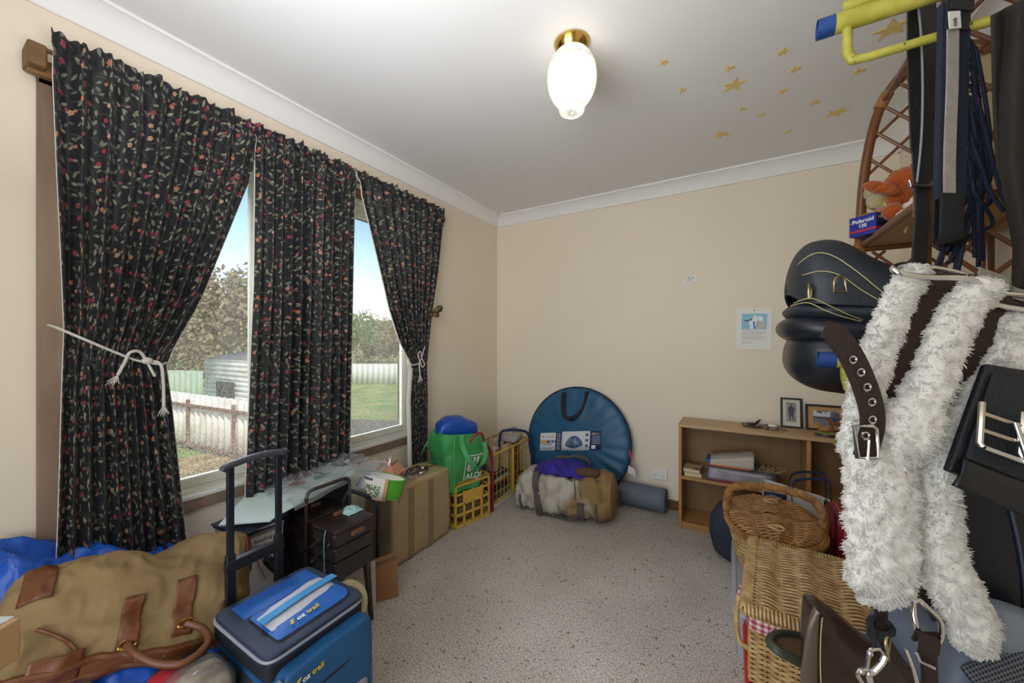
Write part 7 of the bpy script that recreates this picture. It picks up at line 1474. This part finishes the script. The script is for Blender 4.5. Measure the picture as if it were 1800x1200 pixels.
# straps hung over the upper arm
bl_l = mat('dull_black_strap', '#2c2b2a', .55, var=.2, vscale=20, bump=.6, bscale=90)
armz = a0.z; army = a0.y
t = thing('black_leather_strap', 'long black leather strap with a grey buckle hung over the upper yellow arm', 'strap', tuple(W(1622, 300, .95)))
def st_path(pts, d): return crv([W(a, b, d) for a, b in pts], 8)
mb = MB(); mb.strap(st_path([(1612, -40), (1612, 20), (1612, 100), (1614, 200), (1617, 270), (1620, 330)], .965), [.05] * 20 + [.046] * 12 + [.04] * 9, .004, RT); mb.build('back_strap', bl_l, t)
mb = MB(); mb.strap(st_path([(1628, -40), (1630, 20), (1635, 100), (1634, 200), (1630, 270), (1624, 330)], .945), [.05] * 20 + [.046] * 12 + [.04] * 9, .004, RT + FW * .12); mb.build('front_strap', bl_l, t)
mb = MB(); mb.tube(st_path([(1613, 0), (1619, 60), (1622, 150), (1620, 240), (1612, 320)], .938), .0024, 6); mb.build('grey_edge', mat('grey_cord_edge', '#7b8088', .5), t)
mb = MB(); mb.strap(st_path([(1620, 322), (1621, 370), (1618, 420), (1614, 472)], .955), .036, .005, RT); mb.build('strap_tail', bl_l, t)
c = W(1619, 325, .935); mb = MB(); mb.tube([c - RT * .030 + UP * .012, c - RT * .028 - UP * .004, c + RT * .022 + UP * .0, c + RT * .031 + UP * .004, c + RT * .026 + UP * .010], .0036, 8); mb.build('wire_buckle', mat('grey_wire', '#8f9399', .3, .9), t)
mb = MB(); mb.strap(crv([W(1612, -40, .965), W(1613, -60, .96) , W(1628, -40, .945)], 4), .05, .004, RT); mb.build('strap_loop', bl_l, t)
nvw = mat('navy_girth_webbing', '#1a2036', .8, bump=.8, bscale=400); gst = mat('pale_grey_stripe', '#99918a', .85, bump=.8, bscale=400, var=.15, vscale=40); bkw = mat('black_webbing', '#17181b', .75, bump=.5, bscale=300)
t = thing('navy_cord_girth', 'navy girth with a grey stripe and navy cords on the yellow rack', 'girth', tuple(W(1690, 200, .86)))
gp = [(1676, 10), (1676, 60), (1674, 140), (1672, 220), (1670, 290), (1670, 350)]
mb = MB(); mb.strap(st_path(gp, .86), .064, .012, RT); mb.build('girth_body', nvw, t); mb = MB(); mb.strap(st_path([(1675, 40), (1674, 140), (1671, 220), (1669, 290), (1669, 348)], .851), .026, .003, RT); mb.build('grey_stripe', gst, t)
mb = MB(); mb.strap(st_path([(1683, -60), (1682, -20), (1680, 25), (1678, 55)], .855), .05, .014, RT); mb.strap(st_path([(1690, -50), (1692, -10), (1690, 18)], .845), .05, .005, RT + UP * .2); mb.build('black_top_loop', bkw, t)
mb = MB(); mb.strap(st_path([(1674, 340), (1673, 375), (1672, 412)], .848) + [W(1670, 424, .856), W(1666, 428, .868), W(1660, 422, .882), W(1658, 400, .884), W(1660, 350, .88)], .05, .006, RT); mb.build('black_end_loop', bkw, t)
mb = MB(); mb.strap([W(1677, 20, .842), W(1679, 50, .842)], .026, .002, RT); mb.build('white_label', mat('white_cloth_label', '#c6c4c0', .7), t)
q = W(1682, 46, .839); text('label_lettering', 'cob', blkprint, q, UP, -RT, .013, t)
rnd = random.Random(11)
for k in range(18):
    x0_ = 1695 + rnd.uniform(0, 12); y0_ = 70 + k * 15 + rnd.uniform(-6, 6); xe = rnd.uniform(1640, 1735); ye = rnd.uniform(438, 482); bul = rnd.uniform(6, 42)
    if k > 13: xe = 1700 + rnd.uniform(-40, 40); ye = rnd.uniform(440, 480)
    pts = [W(x0_, y0_, .87), W(x0_ + bul * .4, y0_ + 22, .868 - .01 * rnd.random()), W(x0_ + bul, (y0_ + ye) / 2, .872 + .02 * rnd.random()), W((x0_ + bul * .8 + xe) / 2, (y0_ + ye * 2) / 3, .865 + .02 * rnd.random()), W(xe, ye, .87 + .02 * rnd.random())]
    mb = MB(); mb.tube(crv(pts, 8), .0052, 8, flat=.7); mb.build('navy_cord', nvw, t)
for pts in ([(1712, 150), (1735, 240), (1752, 310), (1765, 350), (1782, 378)], [(1700, 180), (1718, 230), (1728, 300), (1740, 335), (1765, 372)]):
    mb = MB(); mb.tube(st_path(pts, .868), .0056, 8, flat=.7); mb.build('navy_cord', nvw, t)
# lower rail and brown cloth
MBX = MB(); MBX.cyl(W(1690, 47, .93), W(1690, 47, .93) * 0 + Vector((2.735, W(1690, 47, .93).y, W(1690, 47, .93).z)), .0075, seg=10); o = MBX.build('thin_yellow_rail', yel_p); tag(o, 'thin yellow rail between the navy girth and the brown cloth', 'rail')
sued = mat('dark_brown_suede', '#2a231f', .95, bump=.6, bscale=200, var=.12)
def clo(u, v):
    e = lerp([(0, 1744), (.1, 1745), (.3, 1747), (.55, 1752), (.7, 1770), (.85, 1783), (1, 1780)], v); px = e + (1900 - e) * u; py = 8 + 500 * v + (1 - u) * 18 * (1 - v) - 60 * u * (1 - v)
    return W(px, py, .80 + .018 * math.sin(u * 14 + v * 3) + .01 * nz((u * 4, v * 4, 2), 1))
o = MB().grid(clo, 50, 60).build('brown_suede_chaps', sued, solid=.005); tag(o, 'dark brown suede garment draped from the rail at the right edge', 'garment')

# brown saddle flap, grey saddle and hardware low on the right
brl = mat('dark_brown_leather', '#33211a', .3, var=.25, vscale=14, bump=.2, bscale=120, coat=.4); brle = mat('lighter_leather_edge', '#5a4a42', .25, coat=.5)  # edge strip coloured lighter and greyer than the flap
t = thing('brown_saddle', 'dark brown leather saddle flap at the bottom in front of the wicker hamper', 'saddle', tuple(W(1480, 1180, .76)))
ol = [(1433, 1070), (1440, 1067), (1455, 1072), (1490, 1098), (1530, 1132), (1580, 1172), (1640, 1225), (1650, 1320), (1440, 1320), (1434, 1250), (1430, 1180), (1429, 1120)]
def oq(poly, d0, d1):
    c = Vector((sum(a for a, b in poly) / len(poly), sum(b for a, b in poly) / len(poly), 0)); return c
fp = [W(a, b, .80 - .05 * ((a - 1430) / 220)) for a, b in ol]; bk = [p_ + FW * .05 + RT * .01 for p_ in fp]
k = len(fp); cc = sum(fp, Vector()) / k - FW * .012
mb = MB(); mb.add(fp + [cc] + bk, [(i, (i + 1) % k, k) for i in range(k)] + [(i, k + 1 + i, k + 1 + (i + 1) % k, (i + 1) % k) for i in range(k)] + [tuple(range(k + 1, 2 * k + 1))]); mb.build('flap', brl, t, bevel=.006, ang=60)
mb = MB(); ed = [(1433, 1066), (1424, 1085), (1416, 1115), (1411, 1150), (1407, 1190), (1410, 1260), (1420, 1320)]
ea = crv([W(a, b, .80) for a, b in ed], 5); eb = crv([W(1434 if b < 1300 else 1440, b + 4, .797) for a, b in ed], 5); n_ = len(ea); mb.grid(lambda u, v: ea[int(round(v * (n_ - 1)))].lerp(eb[int(round(v * (n_ - 1)))], u) - FW * .006 * math.sin(u * PI), 8, n_); mb.build('rolled_edge', brle, t, solid=.01)
mb = MB(); mb.tube([p_ - FW * .008 for p_ in crv([W(1440, 1080, .795), W(1437, 1120, .795), W(1437, 1180, .795), W(1442, 1250, .795)], 6)], .0012, 5); mb.build('stitching', stitch, t)
t = thing('green_leather_rim', 'dark green leather-edged pad behind the brown saddle flap', 'pad', tuple(W(1390, 1150, .88)))
rp_ = crv([W(1356, 1118, .90), W(1372, 1112, .91), W(1405, 1116, .92), W(1440, 1125, .92)], 5); rp2 = crv([W(1352, 1128, .89), W(1366, 1142, .87), W(1398, 1160, .855), W(1430, 1176, .85)], 5)
mb = MB(); mb.tube(list(reversed(rp_)) + rp2, .0075, 8, flat=1.4); mb.build('rim', mat('dark_green_leather', '#343a2c', .4, var=.2), t); mb = MB(); n_ = len(rp_); mb.grid(lambda u, v: rp_[int(round(v * (n_ - 1)))].lerp(rp2[int(round(v * (n_ - 1)))], u) + Vector((0, 0, -.012 * math.sin(u * PI))), 8, n_); mb.build('pad_face', mat('tan_felt', '#6b4f38', .8), t, solid=.004)
gsy = mat('grey_blue_synthetic', '#5c6474', .5, bump=.2, bscale=150, var=.06); msh = mat('dark_mesh_fabric', '#2b2d31', .8)
def _mesh(m):
    nt = m.node_tree; N = nt.nodes; L = nt.links; b = N['Principled BSDF']; uv = N.new('ShaderNodeUVMap'); uv.uv_map = 'uv'; v = N.new('ShaderNodeTexVoronoi'); v.inputs['Scale'].default_value = 150; v.inputs['Randomness'].default_value = 0; L.new(uv.outputs[0], v.inputs[0]); r = N.new('ShaderNodeValToRGB'); e = r.color_ramp.elements; e[0].position = .3; e[0].color = srgb('#17181c'); e[1].position = .42; e[1].color = srgb('#5a5d63'); L.new(v.outputs[0], r.inputs[0]); L.new(r.outputs[0], b.inputs['Base Color'])
_mesh(msh)
t = thing('grey_saddle', 'grey-blue synthetic saddle low on the rack at the bottom right edge', 'saddle', tuple(W(1660, 1190, .80)))
MB().sup(W(1640, 1185, .82), (.085, .11, .135), .8, .8, 48, 32, Matrix.Rotation(YAW, 4, 'Z') @ Matrix.Rotation(R(-10), 4, 'Y'), lambda p, u, v: p * (1 + .03 * nz(p, 7, 2))).build('cantle', gsy, t)
MB().sup(W(1722, 1215, .64), (.08, .04, .115), .7, .8, 40, 28, Matrix.Rotation(YAW, 4, 'Z') @ Matrix.Rotation(R(28), 4, 'Y'), lambda p, u, v: p * (1 + .03 * nz(p, 7, 5))).build('knee_roll', gsy, t)
MB().sup(W(1775, 1108, .635), (.068, .03, .042), .7, .7, 40, 24, Matrix.Rotation(YAW, 4, 'Z') @ Matrix.Rotation(R(18), 4, 'Y'), lambda p, u, v: p * (1 + .05 * nz(p, 8, 3))).build('panel_lobe', mat('pale_grey_synthetic', '#757c88', .45, var=.06), t)
mq = [W(1688, 1172, .615), W(1860, 1098, .62), W(1860, 1290, .56), W(1745, 1290, .56)]
o = MB().grid(lambda u, v: mq[0].lerp(mq[1], u).lerp(mq[3].lerp(mq[2], u), v) - FW * .02 * math.sin(v * PI), 24, 24, uvf=lambda u, v: (u * .2, v * .16)).build('mesh_saddle_cloth', msh, solid=.006); tag(o, 'dark mesh saddle cloth at the bottom right corner', 'saddle cloth')
# loose hardware under the fleece
t = thing('brown_rein_strap', 'brown webbing strap with a black knot and a chrome snap hook below the fleece', 'strap', tuple(W(1545, 1120, .60)))
mb = MB(); mb.strap(crv([W(1550, 1052, .615), W(1549, 1085, .61), W(1551, 1115, .60), W(1570, 1150, .60), W(1600, 1190, .61), W(1640, 1250, .62)], 6), .018, .004, RT); mb.build('strap_band', brw, t)
mb = MB()
for k in range(3): c = W(1549, 1100 + 7 * k, .60); mb.tube([c + RT * .016 * math.cos(a) + FW * .009 * math.sin(a) + UP * .006 * math.sin(a + k * 1.4) for a in [2 * PI * q / 18 for q in range(18)]], .0042, 7, closed=True)
mb.tube(crv([W(1532, 1085, .595), W(1528, 1095, .59), W(1536, 1110, .592), W(1534, 1140, .592)], 5), .004, 7); mb.build('black_knot', bkw, t)
mb = MB(); c = W(1561, 1138, .59); mb.tube([c + RT * .007 * math.cos(a) * (1 + .6 * math.sin(a)) + UP * .020 * math.sin(a) + FW * .005 * math.cos(a) for a in [2 * PI * q / 20 for q in range(20)]], .0022, 7, closed=True); mb.build('oval_ring', mat('aged_nickel', '#a39a80', .25, 1), t)
mb = MB(); mb.tube(crv([W(1554, 1150, .588), W(1545, 1140, .588), W(1531, 1142, .588), W(1527, 1152, .588), W(1523, 1175, .588)], 6), .0028, 8); mb.tube(crv([W(1556, 1152, .588), W(1550, 1165, .588), W(1536, 1180, .588), W(1528, 1186, .588), W(1534, 1210, .588)], 6), .0042, 8); mb.tube(crv([W(1523, 1175, .588), W(1512, 1178, .588), W(1508, 1186, .588), W(1516, 1200, .588)], 5), .003, 8)
for a, b in ((1529, 1148), (1527, 1184), (1514, 1180)): mb.sup(W(a, b, .587), (.0045, .0045, .0045), nu=12, nv=8)
mb.build('snap_hook', chrome, t)
t = thing('chrome_d_buckle', 'chrome D-shaped stirrup buckle with dark webbing under the right fleece strip', 'buckle', tuple(W(1632, 1120, .60)))
mb = MB(); mb.tube(crv([W(1605, 1055, .612), W(1606, 1080, .604), W(1612, 1105, .60), W(1625, 1130, .60), W(1642, 1135, .60), W(1653, 1122, .60), W(1654, 1100, .60), W(1648, 1085, .602), W(1630, 1068, .606), W(1616, 1054, .612)], 6), .0042, 10, closed=True); mb.build('d_frame', chrome, t)
mb = MB(); mb.strap(crv([W(1622, 1122, .612), W(1630, 1114, .592), W(1634, 1130, .588), W(1632, 1150, .592), W(1634, 1190, .60), W(1636, 1260, .61)], 6), [.030] * 19 + [.022] * 12, .005, RT); mb.build('webbing_loop', brw, t)
mb = MB(); mb.tube(crv([W(1592, 1140, .59), W(1600, 1160, .588), W(1610, 1190, .588), W(1622, 1240, .59)], 5), .003, 8); mb.tube([W(1611, 1148, .582), W(1616, 1160, .582), W(1642, 1174, .585)], .0026, 8); mb.build('tongue', chrome, t)
